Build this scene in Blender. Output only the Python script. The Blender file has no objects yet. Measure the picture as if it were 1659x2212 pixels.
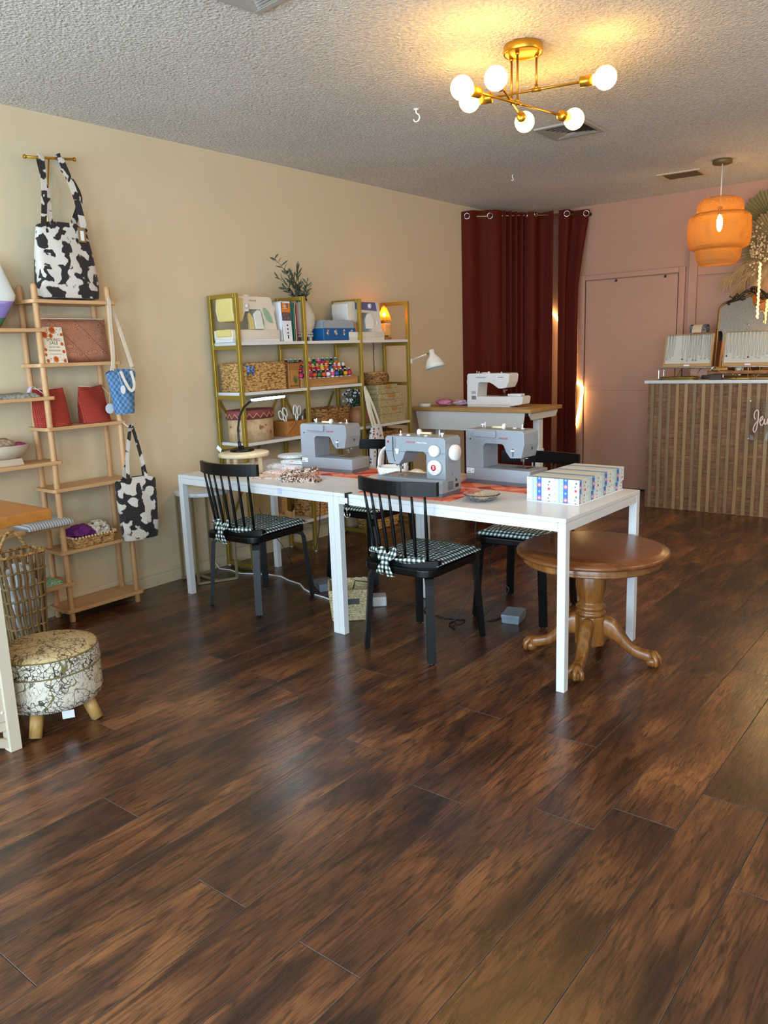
import bpy, bmesh, math, random
from mathutils import Vector, Matrix
random.seed(7)
PI = math.pi
SC = bpy.context.scene
COL = SC.collection
def R(d): return math.radians(d)

# ---------------------------------------------------------------- mesh builder
class MB:
    def __init__(s): s.v = []; s.f = []; s.m = []; s.sm = []
    def add(s, vs, fs, mi=0, smooth=True):
        o = len(s.v); s.v += [tuple(p) for p in vs]
        for f in fs:
            s.f.append(tuple(i + o for i in f)); s.m.append(mi); s.sm.append(smooth)
        return s
    def from_bm(s, bm, mi=0, smooth=False):
        bm.verts.index_update()
        s.add([v.co[:] for v in bm.verts], [[v.index for v in f.verts] for f in bm.faces], mi, smooth)
        bm.free(); return s
    def box(s, x0, x1, y0, y1, z0, z1, mi=0, bev=0.0, seg=2, M=None):
        bm = bmesh.new(); bmesh.ops.create_cube(bm, size=1)
        for v in bm.verts:
            v.co = Vector((x0 + (v.co.x + .5) * (x1 - x0), y0 + (v.co.y + .5) * (y1 - y0), z0 + (v.co.z + .5) * (z1 - z0)))
        if bev > 0:
            bmesh.ops.bevel(bm, geom=bm.edges[:], offset=bev, segments=seg, profile=.6, affect='EDGES', clamp_overlap=True)
        if M is not None: bmesh.ops.transform(bm, matrix=M, verts=bm.verts)
        return s.from_bm(bm, mi, bev > 0 and seg > 1)
    def prism(s, poly, axis, d0, d1, mi=0, bev=0.0, seg=2, M=None):
        # poly in the plane perpendicular to axis: 'x'->(y,z) 'y'->(x,z) 'z'->(x,y)
        bm = bmesh.new()
        def P(a, b, d): return {'x': (d, a, b), 'y': (a, d, b), 'z': (a, b, d)}[axis]
        A = [bm.verts.new(P(a, b, d0)) for a, b in poly]; B = [bm.verts.new(P(a, b, d1)) for a, b in poly]
        n = len(poly)
        bm.faces.new(A); bm.faces.new(B[::-1])
        for i in range(n): bm.faces.new((A[i], B[i], B[(i + 1) % n], A[(i + 1) % n]))
        bmesh.ops.recalc_face_normals(bm, faces=bm.faces)
        if bev > 0:
            bmesh.ops.bevel(bm, geom=bm.edges[:], offset=bev, segments=seg, profile=.6, affect='EDGES', clamp_overlap=True)
        if M is not None: bmesh.ops.transform(bm, matrix=M, verts=bm.verts)
        return s.from_bm(bm, mi, False)
    def cyl(s, p0, p1, r0, r1=None, n=16, mi=0, caps=True):
        return s.tube([p0, p1], [r0, r0 if r1 is None else r1], n, mi, caps)
    def tube(s, pts, r, n=8, mi=0, caps=True, closed=False, sx=1.0, sy=1.0, up=None):
        pts = [Vector(p) for p in pts]; k = len(pts)
        rs = r if isinstance(r, (list, tuple)) else [r] * k
        T = []
        for i in range(k):
            a = pts[(i - 1) % k] if closed else pts[max(i - 1, 0)]
            b = pts[(i + 1) % k] if closed else pts[min(i + 1, k - 1)]
            t = b - a
            if t.length < 1e-9: t = Vector((0, 0, 1))
            T.append(t.normalized())
        u = Vector(up) if up is not None else (Vector((0, 0, 1)) if abs(T[0].z) < .9 else Vector((1, 0, 0)))
        u = (u - T[0] * u.dot(T[0])).normalized()
        vs = []
        for i in range(k):
            u = u - T[i] * u.dot(T[i])
            if u.length < 1e-6: u = T[i].orthogonal()
            u.normalize(); w = T[i].cross(u)
            for j in range(n):
                a = 2 * PI * j / n + (PI / 4 if n == 4 else 0)
                vs.append(pts[i] + (u * math.cos(a) * sx + w * math.sin(a) * sy) * rs[i])
        fs = []
        m = k if closed else k - 1
        for i in range(m):
            i2 = (i + 1) % k
            for j in range(n):
                j2 = (j + 1) % n
                fs.append((i * n + j, i * n + j2, i2 * n + j2, i2 * n + j))
        s.add(vs, fs, mi, n > 4)
        if caps and not closed:
            o = len(s.v) - k * n
            s.f.append(tuple(o + j for j in range(n))[::-1]); s.m.append(mi); s.sm.append(False)
            s.f.append(tuple(o + (k - 1) * n + j for j in range(n))); s.m.append(mi); s.sm.append(False)
        return s
    def lathe(s, prof, c=(0, 0, 0), n=32, mi=0, ax='z', smooth=True, sx=1.0, sy=1.0, M=None):
        vs = []; rows = []
        for r, z in prof:
            if r < 1e-6:
                rows.append([len(vs)]); vs.append((0, 0, z))
            else:
                rows.append(list(range(len(vs), len(vs) + n)))
                for j in range(n):
                    a = 2 * PI * j / n; vs.append((r * math.cos(a) * sx, r * math.sin(a) * sy, z))
        fs = []
        for a, b in zip(rows, rows[1:]):
            for j in range(n):
                j2 = (j + 1) % n
                if len(a) == 1 and len(b) == 1: continue
                if len(a) == 1: fs.append((a[0], b[j2], b[j]))
                elif len(b) == 1: fs.append((a[j], a[j2], b[0]))
                else: fs.append((a[j], a[j2], b[j2], b[j]))
        def tr(p):
            x, y, z = p
            if ax == 'x': x, y, z = z, x, y
            elif ax == 'y': x, y, z = x, z, -y
            elif ax == '-y': x, y, z = x, -z, y
            q = Vector((x, y, z))
            if M is not None: q = M @ q
            return (q.x + c[0], q.y + c[1], q.z + c[2])
        return s.add([tr(p) for p in vs], fs, mi, smooth)
    def ball(s, c, r, n=16, m=10, mi=0, sz=1.0, sx=1.0, sy=1.0):
        prof = [(r * math.sin(PI * i / m), -r * sz * math.cos(PI * i / m)) for i in range(m + 1)]
        prof[0] = (0, prof[0][1]); prof[-1] = (0, prof[-1][1])
        return s.lathe(prof, c, n, mi, sx=sx, sy=sy)
    def grid(s, fn, nu, nv, mi=0, cu=False, cv=False, smooth=True):
        U = nu if cu else nu + 1; V = nv if cv else nv + 1
        vs = [fn(i / nu, j / nv) for i in range(U) for j in range(V)]
        fs = []
        for i in range(nu):
            for j in range(nv):
                a = i * V + j; b = ((i + 1) % U) * V + j; c = ((i + 1) % U) * V + (j + 1) % V; d = i * V + (j + 1) % V
                fs.append((a, b, c, d))
        return s.add(vs, fs, mi, smooth)
    def torus(s, c, Rr, r, axis='z', n=24, m=8, mi=0, M=None):
        pts = []
        for i in range(n):
            a = 2 * PI * i / n; p = Vector((Rr * math.cos(a), Rr * math.sin(a), 0))
            if axis == 'x': p = Vector((0, p.x, p.y))
            if axis == 'y': p = Vector((p.x, 0, p.y))
            if M is not None: p = M @ p
            pts.append(p + Vector(c))
        return s.tube(pts, r, m, mi, closed=True)
    def xf(s, M):
        s.v = [tuple(M @ Vector(p)) for p in s.v]; return s
    def merge(s, o, mi=None):
        k = len(s.v); s.v += o.v; s.f += [tuple(i + k for i in f) for f in o.f]
        s.m += o.m if mi is None else [mi] * len(o.m); s.sm += o.sm; return s

def mesh_of(name, mb, mats):
    me = bpy.data.meshes.new(name); me.from_pydata(mb.v, [], mb.f)
    if not isinstance(mats, (list, tuple)): mats = [mats]
    for m in mats: me.materials.append(m)
    me.polygons.foreach_set('material_index', mb.m)
    me.polygons.foreach_set('use_smooth', mb.sm)
    me.validate(); me.update()
    return me

def tagit(o, label=None, cat=None, group=None, kind=None):
    if label: o['label'] = label
    if cat: o['category'] = cat
    if group: o['group'] = group
    if kind: o['kind'] = kind
    return o
def thing(name, label, cat, loc=(0, 0, 0), rz=0.0, group=None):
    o = bpy.data.objects.new(name, None); o.empty_display_size = .05
    o.location = loc; o.rotation_euler = (0, 0, rz); COL.objects.link(o)
    return tagit(o, label, cat, group)
def rootM(o):
    M = Matrix.Translation(o.location) @ o.rotation_euler.to_matrix().to_4x4()
    return rootM(o.parent) @ M if o.parent else M
def part(par, name, mb, mats, world=False, label=None, kind=None):
    if world: mb.xf(rootM(par).inverted())
    o = bpy.data.objects.new(name, mesh_of(name, mb, mats)); COL.objects.link(o); o.parent = par
    return tagit(o, label, None, None, kind)
def solo(name, label, cat, mb, mats, group=None, kind=None):
    xs = [p[0] for p in mb.v]; ys = [p[1] for p in mb.v]; zs = [p[2] for p in mb.v]
    c = Vector(((min(xs) + max(xs)) / 2, (min(ys) + max(ys)) / 2, min(zs)))
    mb.xf(Matrix.Translation(-c))
    o = bpy.data.objects.new(name, mesh_of(name, mb, mats)); o.location = c; COL.objects.link(o)
    return tagit(o, label, cat, group, kind)
def struct(name, mb, mats, par=None):
    o = bpy.data.objects.new(name, mesh_of(name, mb, mats)); COL.objects.link(o)
    if par: o.parent = par
    else: o['kind'] = 'structure'
    return o
def dup(root, loc, rz=None, label=None, group=None):
    r = root.copy(); COL.objects.link(r); r.location = loc
    if rz is not None: r.rotation_euler = (0, 0, rz)
    if label: r['label'] = label
    if group: r['group'] = group
    for ch in list(root.children):
        c = ch.copy(); COL.objects.link(c); c.parent = r
        for g in list(ch.children):
            d = g.copy(); COL.objects.link(d); d.parent = c
    return r
def text_mb(txt, size, M, depth=.0006, mi=0, align='CENTER', shear=0, sp=1.0):
    cu = bpy.data.curves.new('lettering', 'FONT'); cu.body = txt; cu.size = size; cu.extrude = depth
    cu.align_x = align; cu.align_y = 'CENTER'; cu.shear = shear; cu.space_character = sp; cu.resolution_u = 3
    o = bpy.data.objects.new('lettering', cu); COL.objects.link(o)
    dg = bpy.context.evaluated_depsgraph_get(); dg.update()
    me = bpy.data.meshes.new_from_object(o.evaluated_get(dg))
    mb = MB(); mb.add([tuple(M @ v.co) for v in me.vertices], [tuple(p.vertices) for p in me.polygons], mi, False)
    bpy.data.objects.remove(o); bpy.data.meshes.remove(me); bpy.data.curves.remove(cu)
    return mb
def frame(origin, xdir, ydir):
    x = Vector(xdir).normalized(); y = Vector(ydir).normalized(); z = x.cross(y).normalized(); y = z.cross(x)
    M = Matrix((x, y, z)).transposed().to_4x4(); M.translation = Vector(origin); return M

# ---------------------------------------------------------------- materials
def lin(h):
    if isinstance(h, (tuple, list)): return tuple(h[:3]) + (1,)
    h = h.lstrip('#'); c = [int(h[i:i + 2], 16) / 255 for i in (0, 2, 4)]
    return tuple(x / 12.92 if x <= .04045 else ((x + .055) / 1.055) ** 2.4 for x in c) + (1,)
class NT:
    def __init__(s, name):
        s.m = bpy.data.materials.new(name); s.m.use_nodes = True; s.t = s.m.node_tree
        s.b = s.t.nodes['Principled BSDF']; s.out = s.t.nodes['Material Output']; s._c = None
    def n(s, typ, _d=None, **kw):
        nd = s.t.nodes.new('ShaderNode' + typ)
        for k, v in (_d or {}).items(): setattr(nd, k, v)
        for k, v in kw.items():
            k = k.replace('_', ' ')
            s.set(nd, k, v)
        return nd
    def set(s, nd, k, v):
        i = nd.inputs[int(k[1:])] if k[0] == 'i' and k[1:].isdigit() else nd.inputs[k]
        if isinstance(v, bpy.types.NodeSocket): s.t.links.new(v, i)
        elif isinstance(v, bpy.types.Node): s.t.links.new(v.outputs[0], i)
        else:
            try: i.default_value = v
            except Exception: i.default_value = tuple(v)[:3]
    @property
    def co(s):
        if s._c is None: s._c = s.n('TexCoord').outputs['Object']
        return s._c
    def map(s, src=None, scale=(1, 1, 1), rot=(0, 0, 0), loc=(0, 0, 0)):
        nd = s.n('Mapping', Scale=scale, Rotation=rot, Location=loc); s.set(nd, 'Vector', src or s.co); return nd.outputs[0]
    def noise(s, scale, detail=3, rough=.55, vec=None, dist=0):
        return s.n('TexNoise', Vector=vec or s.co, Scale=scale, Detail=detail, Roughness=rough, Distortion=dist).outputs['Fac']
    def vor(s, scale, vec=None, out='Distance', feature='F1', rnd=1.0):
        return s.n('TexVoronoi', {'feature': feature}, Vector=vec or s.co, Scale=scale, Randomness=rnd).outputs[out]
    def ramp(s, fac, stops, mode='LINEAR'):
        nd = s.n('ValToRGB'); cr = nd.color_ramp; cr.interpolation = mode
        while len(cr.elements) < len(stops): cr.elements.new(.5)
        for e, (p, c) in zip(cr.elements, sorted(stops, key=lambda q: q[0])):
            e.position = p; e.color = lin(c) if isinstance(c, (str, tuple, list)) else (c, c, c, 1)
        s.set(nd, 'Fac', fac); return nd.outputs['Color']
    def mix(s, fac, a, b, mode='MIX'):
        nd = s.n('Mix', {'data_type': 'RGBA', 'blend_type': mode})
        s.set(nd, 'i0', fac)
        for i, c in ((6, a), (7, b)):
            s.set(nd, 'i%d' % i, lin(c) if isinstance(c, str) else c)
        return nd.outputs[2]
    def math(s, op, a, b=None, c=None):
        nd = s.n('Math', {'operation': op}); s.set(nd, 'i0', a)
        if b is not None: s.set(nd, 'i1', b)
        if c is not None: s.set(nd, 'i2', c)
        return nd.outputs[0]
    def sep(s, vec=None):
        nd = s.n('SeparateXYZ'); s.set(nd, 'Vector', vec or s.co); return nd.outputs
    def xyz(s, x, y, z):
        nd = s.n('CombineXYZ'); s.set(nd, 'X', x); s.set(nd, 'Y', y); s.set(nd, 'Z', z); return nd.outputs[0]
    def bump(s, h, strength=.5, dist=.005):
        nd = s.n('Bump', Strength=strength, Distance=dist, Height=h); s.set(s.b, 'Normal', nd.outputs[0]); return nd
    def fin(s, color=None, rough=None, metal=None, **kw):
        if color is not None: s.set(s.b, 'Base Color', lin(color) if isinstance(color, (str, tuple, list)) else color)
        if rough is not None: s.set(s.b, 'Roughness', rough)
        if metal is not None: s.set(s.b, 'Metallic', metal)
        for k, v in kw.items(): s.set(s.b, k.replace('_', ' '), v)
        return s.m
def plain(name, c, rough=.5, metal=0.0, var=.06, vs=30, bump=0, bs=200, bd=.001, **kw):
    t = NT(name); a = lin(c)
    dark = tuple(x * (1 - var) for x in a[:3]) + (1,); light = tuple(min(1, x * (1 + var)) for x in a[:3]) + (1,)
    col = t.mix(t.noise(vs, 3), dark, light)
    if bump: t.bump(t.noise(bs, 3), bump, bd)
    return t.fin(col, rough, metal, **kw)
def wood(name, c1, c2, axis='x', scale=1.0, rough=.45, c3=None, bump=.15):
    t = NT(name)
    sc = {'x': (1.2, 14, 14), 'y': (14, 1.2, 14), 'z': (14, 14, 1.2)}[axis]
    v = t.map(scale=tuple(q * scale for q in sc))
    w = t.noise(1.6, 5, .62, v, 1.2); f = t.noise(14, 3, .5, v)
    g = t.math('ADD', t.math('MULTIPLY', w, .75), t.math('MULTIPLY', f, .25))
    st = [(.32, c2), (.68, c1)]
    if c3: st = [(.30, c3), (.42, c2), (.66, c1)]
    t.bump(f, bump, .001)
    return t.fin(t.ramp(g, st), rough)
def emit(name, c, strength):
    t = NT(name); a = lin(c); t.set(t.b, 'Emission Color', a); t.set(t.b, 'Emission Strength', strength)
    return t.fin(c, .4)
def gingham(name, cell, ax=('X', 'Y'), dark='#0d1512', light='#e9eeea', rot=0, mid=None):
    t = NT(name); s = t.sep(t.map(rot=(0, 0, rot)))
    def st(k):
        o = {'X': s[0], 'Y': s[1], 'Z': s[2]}[k]
        return t.math('GREATER_THAN', t.math('FRACT', t.math('MULTIPLY', o, .5 / cell)), .5)
    q = t.math('MULTIPLY', t.math('ADD', st(ax[0]), st(ax[1])), .5)
    col = t.ramp(q, [(0, dark), (.3, mid or '#5f6f69'), (.7, light)], 'CONSTANT')
    t.bump(t.noise(600, 2), .2, .0005)
    return t.fin(col, .9)
def woven(name, c1, c2, c3, scale=60, rough=.8):
    t = NT(name)
    v = t.map(scale=(1, 1, 1.9))
    n = t.noise(scale, 2, .5, v); b = t.noise(6, 2)
    col = t.ramp(t.math('ADD', t.math('MULTIPLY', n, .85), t.math('MULTIPLY', b, .15)), [(.36, c3), (.46, c2), (.60, c1)])
    t.bump(n, .35, .002)
    return t.fin(col, rough)
def cow(name, seedloc=(0, 0, 0), thr=.5, sc=7):
    t = NT(name); v = t.map(loc=seedloc)
    n = t.noise(sc, 1.6, .5, v, .35); e = t.noise(140, 2)
    k = t.math('ADD', n, t.math('MULTIPLY', t.math('SUBTRACT', e, .5), .06))
    col = t.ramp(k, [(thr - .012, '#d6cfc6'), (thr + .012, '#1d1516')])
    col = t.mix(t.math('MULTIPLY', e, .35), col, '#8d8580', 'SOFT_LIGHT')
    t.bump(e, .25, .001)
    return t.fin(col, .75, Sheen_Weight=.2)
# ---------------------------------------------------------------- shared materials
m_white = plain('white_laminate', '#dadada', .3, var=.015)
m_whitegloss = plain('white_plastic', '#ececec', .28, var=.01)
m_cream = plain('cream_plastic', '#ddd6c8', .35, var=.02)
m_black = plain('black_lacquer', '#070708', .33, var=.15, vs=60, Specular_IOR_Level=.28)
m_blackmat = plain('black_plastic', '#0d0d0f', .45, var=.1)
m_gold = plain('gold_metal', '#a1893a', .38, .55, var=.06)
m_brass = plain('brass', '#c9962f', .28, .9, var=.05)
m_steel = plain('steel', '#c8c8ca', .22, 1.0, var=.03)
m_silver = plain('silver_chain', '#a5a5a3', .35, .9, var=.03)
m_grey = plain('grey_plastic', '#8f949b', .42, var=.02)
m_greydark = plain('dark_grey_plastic', '#63656a', .45, var=.03)
m_red = plain('red_print', '#c0283a', .5, var=.02)
m_oak = wood('light_oak', '#d6ac7c', '#bd8b5c', 'y', .8, .5)
m_oakz = wood('light_oak_post', '#d4aa7a', '#b98758', 'z', .8, .5)
m_bamboo = wood('bamboo', '#c3955a', '#9a6a36', 'y', 1.0, .45)
m_wick = woven('water_hyacinth', '#d3ab70', '#ad8045', '#6b4820', 46)
m_wickd = woven('brown_wicker', '#a57a45', '#7c5428', '#42290f', 46)
m_seag = woven('seagrass', '#cdbd94', '#b09f77', '#83734f', 85)
m_tanw = woven('tan_seagrass', '#bcab80', '#a39268', '#83744e', 90)
m_text = plain('dark_print', '#33302f', .6, var=0)
m_whitet = plain('white_print', '#eef2f6', .5, var=0)
m_paper = plain('white_paper', '#e9eaee', .7, var=.03)
m_canvas = plain('natural_canvas', '#e5dccb', .9, var=.05, bump=.3, bs=900, bd=.0006)
m_glass = NT('clear_glass').fin('#ffffff', .03, 0, Transmission_Weight=1.0, IOR=1.45)

# ---------------------------------------------------------------- the room
CEIL = 2.69; YB = 5.265; XR = 6.6; YF = -4.0
def floor_mat():
    t = NT('dark_hickory_laminate')
    rnd = t.n('NewGeometry').outputs['Random Per Island']
    off = t.xyz(t.math('MULTIPLY', rnd, 13.7), t.math('MULTIPLY', rnd, 51.3), 0.0)
    va = t.n('VectorMath', {'operation': 'ADD'}); t.set(va, 'i0', t.co); t.set(va, 'i1', off); v = va.outputs[0]
    sx, sy, sz = t.sep(v)
    tear = t.noise(1.0, 3, .6, t.map(v, (95, 2.6, 1)))
    yy = t.math('ADD', sy, t.math('MULTIPLY', t.math('SUBTRACT', tear, .5), .22))
    vt = t.xyz(sx, yy, 0.0)
    big = t.noise(1.0, 3, .55, t.map(vt, (6.5, 1.5, 1)), .9)
    blot = t.noise(1.0, 2, .5, t.map(vt, (3.2, 2.0, 1), loc=(4, 9, 0)), .5)
    ring = t.math('ABSOLUTE', t.math('SUBTRACT', t.math('FRACT', t.math('MULTIPLY', t.noise(1.0, 1, .4, t.map(vt, (3.6, .8, 1)), .6), 17.0)), .5))
    fine = t.noise(1.0, 4, .65, t.map(v, (150, 7, 1)), .3)
    fleck = t.noise(1.0, 2, .5, t.map(v, (60, 9, 1), loc=(3, 1, 0)), .8)
    knot = t.vor(1.0, t.map(vt, (3.4, 1.2, 1)))
    base = t.ramp(t.math('ADD', t.math('MULTIPLY', big, .65), t.math('MULTIPLY', blot, .35)), [(.34, '#281710'), (.44, '#482b1c'), (.53, '#6a3f25'), (.64, '#8e5b34')])
    base = t.mix(t.math('MULTIPLY', t.ramp(ring, [(.03, 1.0), (.13, 0.0)]), .55), base, '#22140e')
    base = t.mix(t.math('MULTIPLY', t.ramp(fleck, [(.34, 1.0), (.44, 0.0)]), .6), base, '#21130d')
    base = t.mix(t.math('MULTIPLY', t.ramp(fine, [(.40, 1.0), (.55, 0.0)]), .45), base, '#22140e')
    base = t.mix(t.math('MULTIPLY', t.ramp(knot, [(.04, 1.0), (.20, 0.0)]), .8), base, '#1b100c')
    tone = t.ramp(rnd, [(0, (.66, .63, .62)), (.5, (.90, .90, .90)), (1, (1.15, 1.12, 1.08))])
    base = t.mix(1.0, base, tone, 'MULTIPLY')
    h = t.math('ADD', t.math('MULTIPLY', fine, .4), t.math('ADD', t.math('MULTIPLY', fleck, .4), t.math('MULTIPLY', t.ramp(ring, [(.0, 0.0), (.2, 1.0)]), .3)))
    t.bump(h, .22, .0022)
    ro = t.math('ADD', .20, t.math('MULTIPLY', fine, .16))
    return t.fin(base, ro, 0, Specular_IOR_Level=.72)
fl = MB(); PW = .1955; X0 = 3.303
seams = {-8: .0, 2: -.215, 1: .187, 0: -.045, -1: -.185, -2: -1.023, -3: -.294, -4: .283, -5: -1.481, -6: -.227, -7: -.938}
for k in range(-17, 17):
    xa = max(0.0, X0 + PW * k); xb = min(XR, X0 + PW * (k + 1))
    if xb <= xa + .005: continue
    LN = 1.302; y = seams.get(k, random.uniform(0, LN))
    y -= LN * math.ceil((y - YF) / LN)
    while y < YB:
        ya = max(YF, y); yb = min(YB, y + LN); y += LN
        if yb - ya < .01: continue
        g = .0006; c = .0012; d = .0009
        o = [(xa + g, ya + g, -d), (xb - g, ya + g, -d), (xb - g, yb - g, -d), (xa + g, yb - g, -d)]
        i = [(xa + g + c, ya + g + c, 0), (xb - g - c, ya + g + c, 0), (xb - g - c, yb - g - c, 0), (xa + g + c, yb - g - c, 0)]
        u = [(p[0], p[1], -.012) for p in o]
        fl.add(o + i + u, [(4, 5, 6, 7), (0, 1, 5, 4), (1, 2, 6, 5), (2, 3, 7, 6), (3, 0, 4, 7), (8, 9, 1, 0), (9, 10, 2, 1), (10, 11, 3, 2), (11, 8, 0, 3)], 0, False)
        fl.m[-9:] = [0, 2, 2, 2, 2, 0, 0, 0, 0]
fl.box(0, XR, YF, YB, -.06, -.0125, 1)
struct('floor', fl, [floor_mat(), plain('subfloor', '#3a2c26', .8), plain('seam_sheen', '#51453e', .5)])  # grey chamfer colour paints in the reflection along the plank seams

def popcorn():
    t = NT('popcorn_ceiling')
    n1 = t.noise(62, 4, .65); n2 = t.vor(85, None, 'Distance', 'SMOOTH_F1'); n3 = t.noise(1.1, 2)
    h = t.math('SUBTRACT', t.math('MULTIPLY', n1, 1.2), t.math('MULTIPLY', n2, .6))
    col = t.ramp(t.math('ADD', t.math('MULTIPLY', n1, .8), t.math('MULTIPLY', n3, .2)), [(.34, '#c6bfb6'), (.62, '#efe9e0')])
    t.bump(h, 1.0, .016)
    return t.fin(col, .95)
struct('ceiling', MB().box(-.1, XR + .1, YF - .1, YB + .1, CEIL, CEIL + .08), popcorn())
m_beige = plain('beige_wall_paint', '#d5c3a3', .8, var=.02, vs=3, bump=.12, bs=160, bd=.002)
m_pink = plain('pink_wall_paint', '#b88973', .75, var=.02, vs=3, bump=.1, bs=160, bd=.002)
m_offw = plain('off_white_paint', '#d9d4ca', .8, var=.02)
struct('wall_left', MB().box(-.1, 0, YF, YB, 0, CEIL), m_beige)
struct('wall_back', MB().box(-.1, XR + .1, YB, YB + .1, 0, CEIL), m_pink)
struct('wall_right', MB().box(XR, XR + .1, YF, YB, 0, CEIL), m_offw)
wf = MB()
WX = [(.5, 2.3), (2.7, 4.1), (4.5, 6.3)]; WZ = (.35, 2.40)
xs = 0
for a, b in WX + [(XR, XR)]:
    wf.box(xs, a, YF - .1, YF, 0, CEIL); xs = b
for a, b in WX:
    wf.box(a, b, YF - .1, YF, 0, WZ[0]); wf.box(a, b, YF - .1, YF, WZ[1], CEIL)
struct('wall_front', wf, m_offw)
for i, (a, b) in enumerate(WX):
    w = MB(); y0, y1 = YF - .08, YF - .03
    for q in ((a, a + .05), (b - .05, b), ((a + b) / 2 - .02, (a + b) / 2 + .02)): w.box(q[0], q[1], y0, y1, *WZ)
    w.box(a, b, y0, y1, WZ[0], WZ[0] + .05); w.box(a, b, y0, y1, WZ[1] - .05, WZ[1])
    struct('window_%d' % (i + 1), w, m_blackmat)
# skirting along the left wall, grooved near its top
poly = [(0, 0), (.013, 0), (.013, .062), (.010, .065), (.010, .070), (.013, .073), (.013, .088), (.009, .092), (.009, .098), (0, .102)]
struct('baseboard_left', MB().prism(poly, 'y', YF, YB), plain('beige_gloss_paint', '#d3c4a4', .5, var=.02))
struct('baseboard_back', MB().box(.9, 1.75, YB - .012, YB, 0, .03), m_blackmat)
# pink panelling on the back wall: a flush door, its casing and the boards
dr = MB().box(.795, 1.673, YB - .028, YB - .002, .012, 1.998, 0, .003, 1)
d1 = struct('door_1', dr, m_pink)
struct('door_rail', MB().box(.797, 1.671, YB - .036, YB - .028, .958, 1.004, 0, .003, 1), m_pink, d1)
for hx in (1.10, 1.562):
    struct('door_hook', MB().box(hx - .007, hx + .007, YB - .045, YB - .028, 1.972, 1.996, 0, .003, 2).box(hx - .005, hx + .005, YB - .06, YB - .045, 1.972, 1.980, 0, .002, 1), m_blackmat, d1)
cs = MB()
cs.box(.715, .785, YB - .034, YB, 0, 2.055, 0, .006, 2).box(1.680, 1.735, YB - .034, YB, 0, 2.055, 0, .006, 2).box(.786, 1.679, YB - .034, YB, 2.006, 2.055, 0, .006, 2)
struct('trim_1', cs, m_pink)
tb = MB()
tb.box(1.765, 1.838, YB - .03, YB, 0, 2.25, 0, .003, 1).box(1.839, 4.5, YB - .02, YB, 1.968, 2.05, 0, .003, 1).box(1.839, 4.5, YB - .02, YB, .958, 1.004, 0, .003, 1)
struct('trim_2', tb, m_pink)

# ---------------------------------------------------------------- camera
def setup_camera():
    f = 1703.5; yaw, pit, rol = -.6766, -.2002, -.0348
    cd = bpy.data.cameras.new('camera'); cam = bpy.data.objects.new('camera', cd); COL.objects.link(cam)
    cd.sensor_fit = 'VERTICAL'; cd.sensor_height = 36; cd.lens = f / 2212 * 36; cd.clip_start = .02; cd.clip_end = 60
    fw = Vector((math.sin(yaw) * math.cos(pit), math.cos(yaw) * math.cos(pit), math.sin(pit)))
    r0 = Vector((math.cos(yaw), -math.sin(yaw), 0)); u0 = r0.cross(fw)
    r = r0 * math.cos(rol) + u0 * math.sin(rol); u = -r0 * math.sin(rol) + u0 * math.cos(rol)
    M = Matrix((r, u, -fw)).transposed().to_4x4(); M.translation = (4.152, -2.177, 1.3998)
    cam.matrix_world = M; SC.camera = cam
setup_camera()

# ---------------------------------------------------------------- daylight and added warm lights
def area(name, loc, rot, sx, sy, power, col):
    l = bpy.data.lights.new(name, 'AREA'); l.shape = 'RECTANGLE'; l.size = sx; l.size_y = sy; l.energy = power; l.color = col
    o = bpy.data.objects.new(name, l); o.location = loc; o.rotation_euler = rot; COL.objects.link(o)
for i, (a, b) in enumerate(WX):
    area('window_daylight', ((a + b) / 2, YF - .14, (WZ[0] + WZ[1]) / 2), (R(99), 0, 0), b - a, WZ[1] - WZ[0], 150 * (b - a) / 1.8, (.62, .83, 1.0))
def pt(name, loc, power, col, rad):
    l = bpy.data.lights.new(name, 'POINT'); l.energy = power; l.color = col; l.shadow_soft_size = rad
    o = bpy.data.objects.new(name, l); o.location = loc; COL.objects.link(o)
pt('added_warm_light', (4.7, 1.6, 2.40), 26, (1, .70, .36), .14)  # three added warm fill lights, outside the view and without fixtures
pt('added_warm_light', (4.4, 3.7, 2.40), 22, (1, .74, .45), .14)
pt('added_warm_light', (4.6, -2.6, 2.45), 22, (1, .80, .55), .14)
w = bpy.data.worlds.new('world'); SC.world = w; w.use_nodes = True
w.node_tree.nodes['Background'].inputs[0].default_value = (.7, .85, 1, 1); w.node_tree.nodes['Background'].inputs[1].default_value = 1.0
vs = SC.view_settings; vs.view_transform = 'Standard'; vs.look = 'None'; vs.exposure = 0.32; vs.gamma = 1.0; vs.use_curve_mapping = False

# ---------------------------------------------------------------- white tables
def table(label, loc, rz):
    t = thing('white_table', label, 'table', loc, rz, 'white tables joined end to end')
    L, D, H, w = 1.249, .75, .732, .036
    part(t, 'tabletop', MB().box(0, L, 0, D, H - .018, H, 0, .0015, 1), m_white)
    e = .004; zt = H - .0196
    for x, y in ((0, 0), (L - w, 0), (0, D - w), (L - w, D - w)):
        part(t, 'leg', MB().box(x, x + w, y, y + w, 0, zt, 0, .0012, 1).box(x + e, x + w - e, y + e, y + w - e, zt - .002, H - .0181), m_white)
    z0 = H - .055
    for x0, x1, y0, y1 in ((w + .0008, L - w - .0008, .001, .02), (w + .0008, L - w - .0008, D - .02, D - .001), (.001, .02, w + .0008, D - w - .0008), (L - .02, L - .001, w + .0008, D - w - .0008)):
        part(t, 'apron', MB().box(x0, x1, y0, y1, z0, zt, 0, .001, 1).box(x0 + e, x1 - e, y0 + e, y1 - e, zt - .002, H - .0181), m_white)
    return t
TX, TY, TH = .3157, .6668, -.0162
TZ = .732
def tl(x, y, z=0.0):
    return (TX + x * math.cos(TH) - y * math.sin(TH), TY + x * math.sin(TH) + y * math.cos(TH), z)
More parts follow.
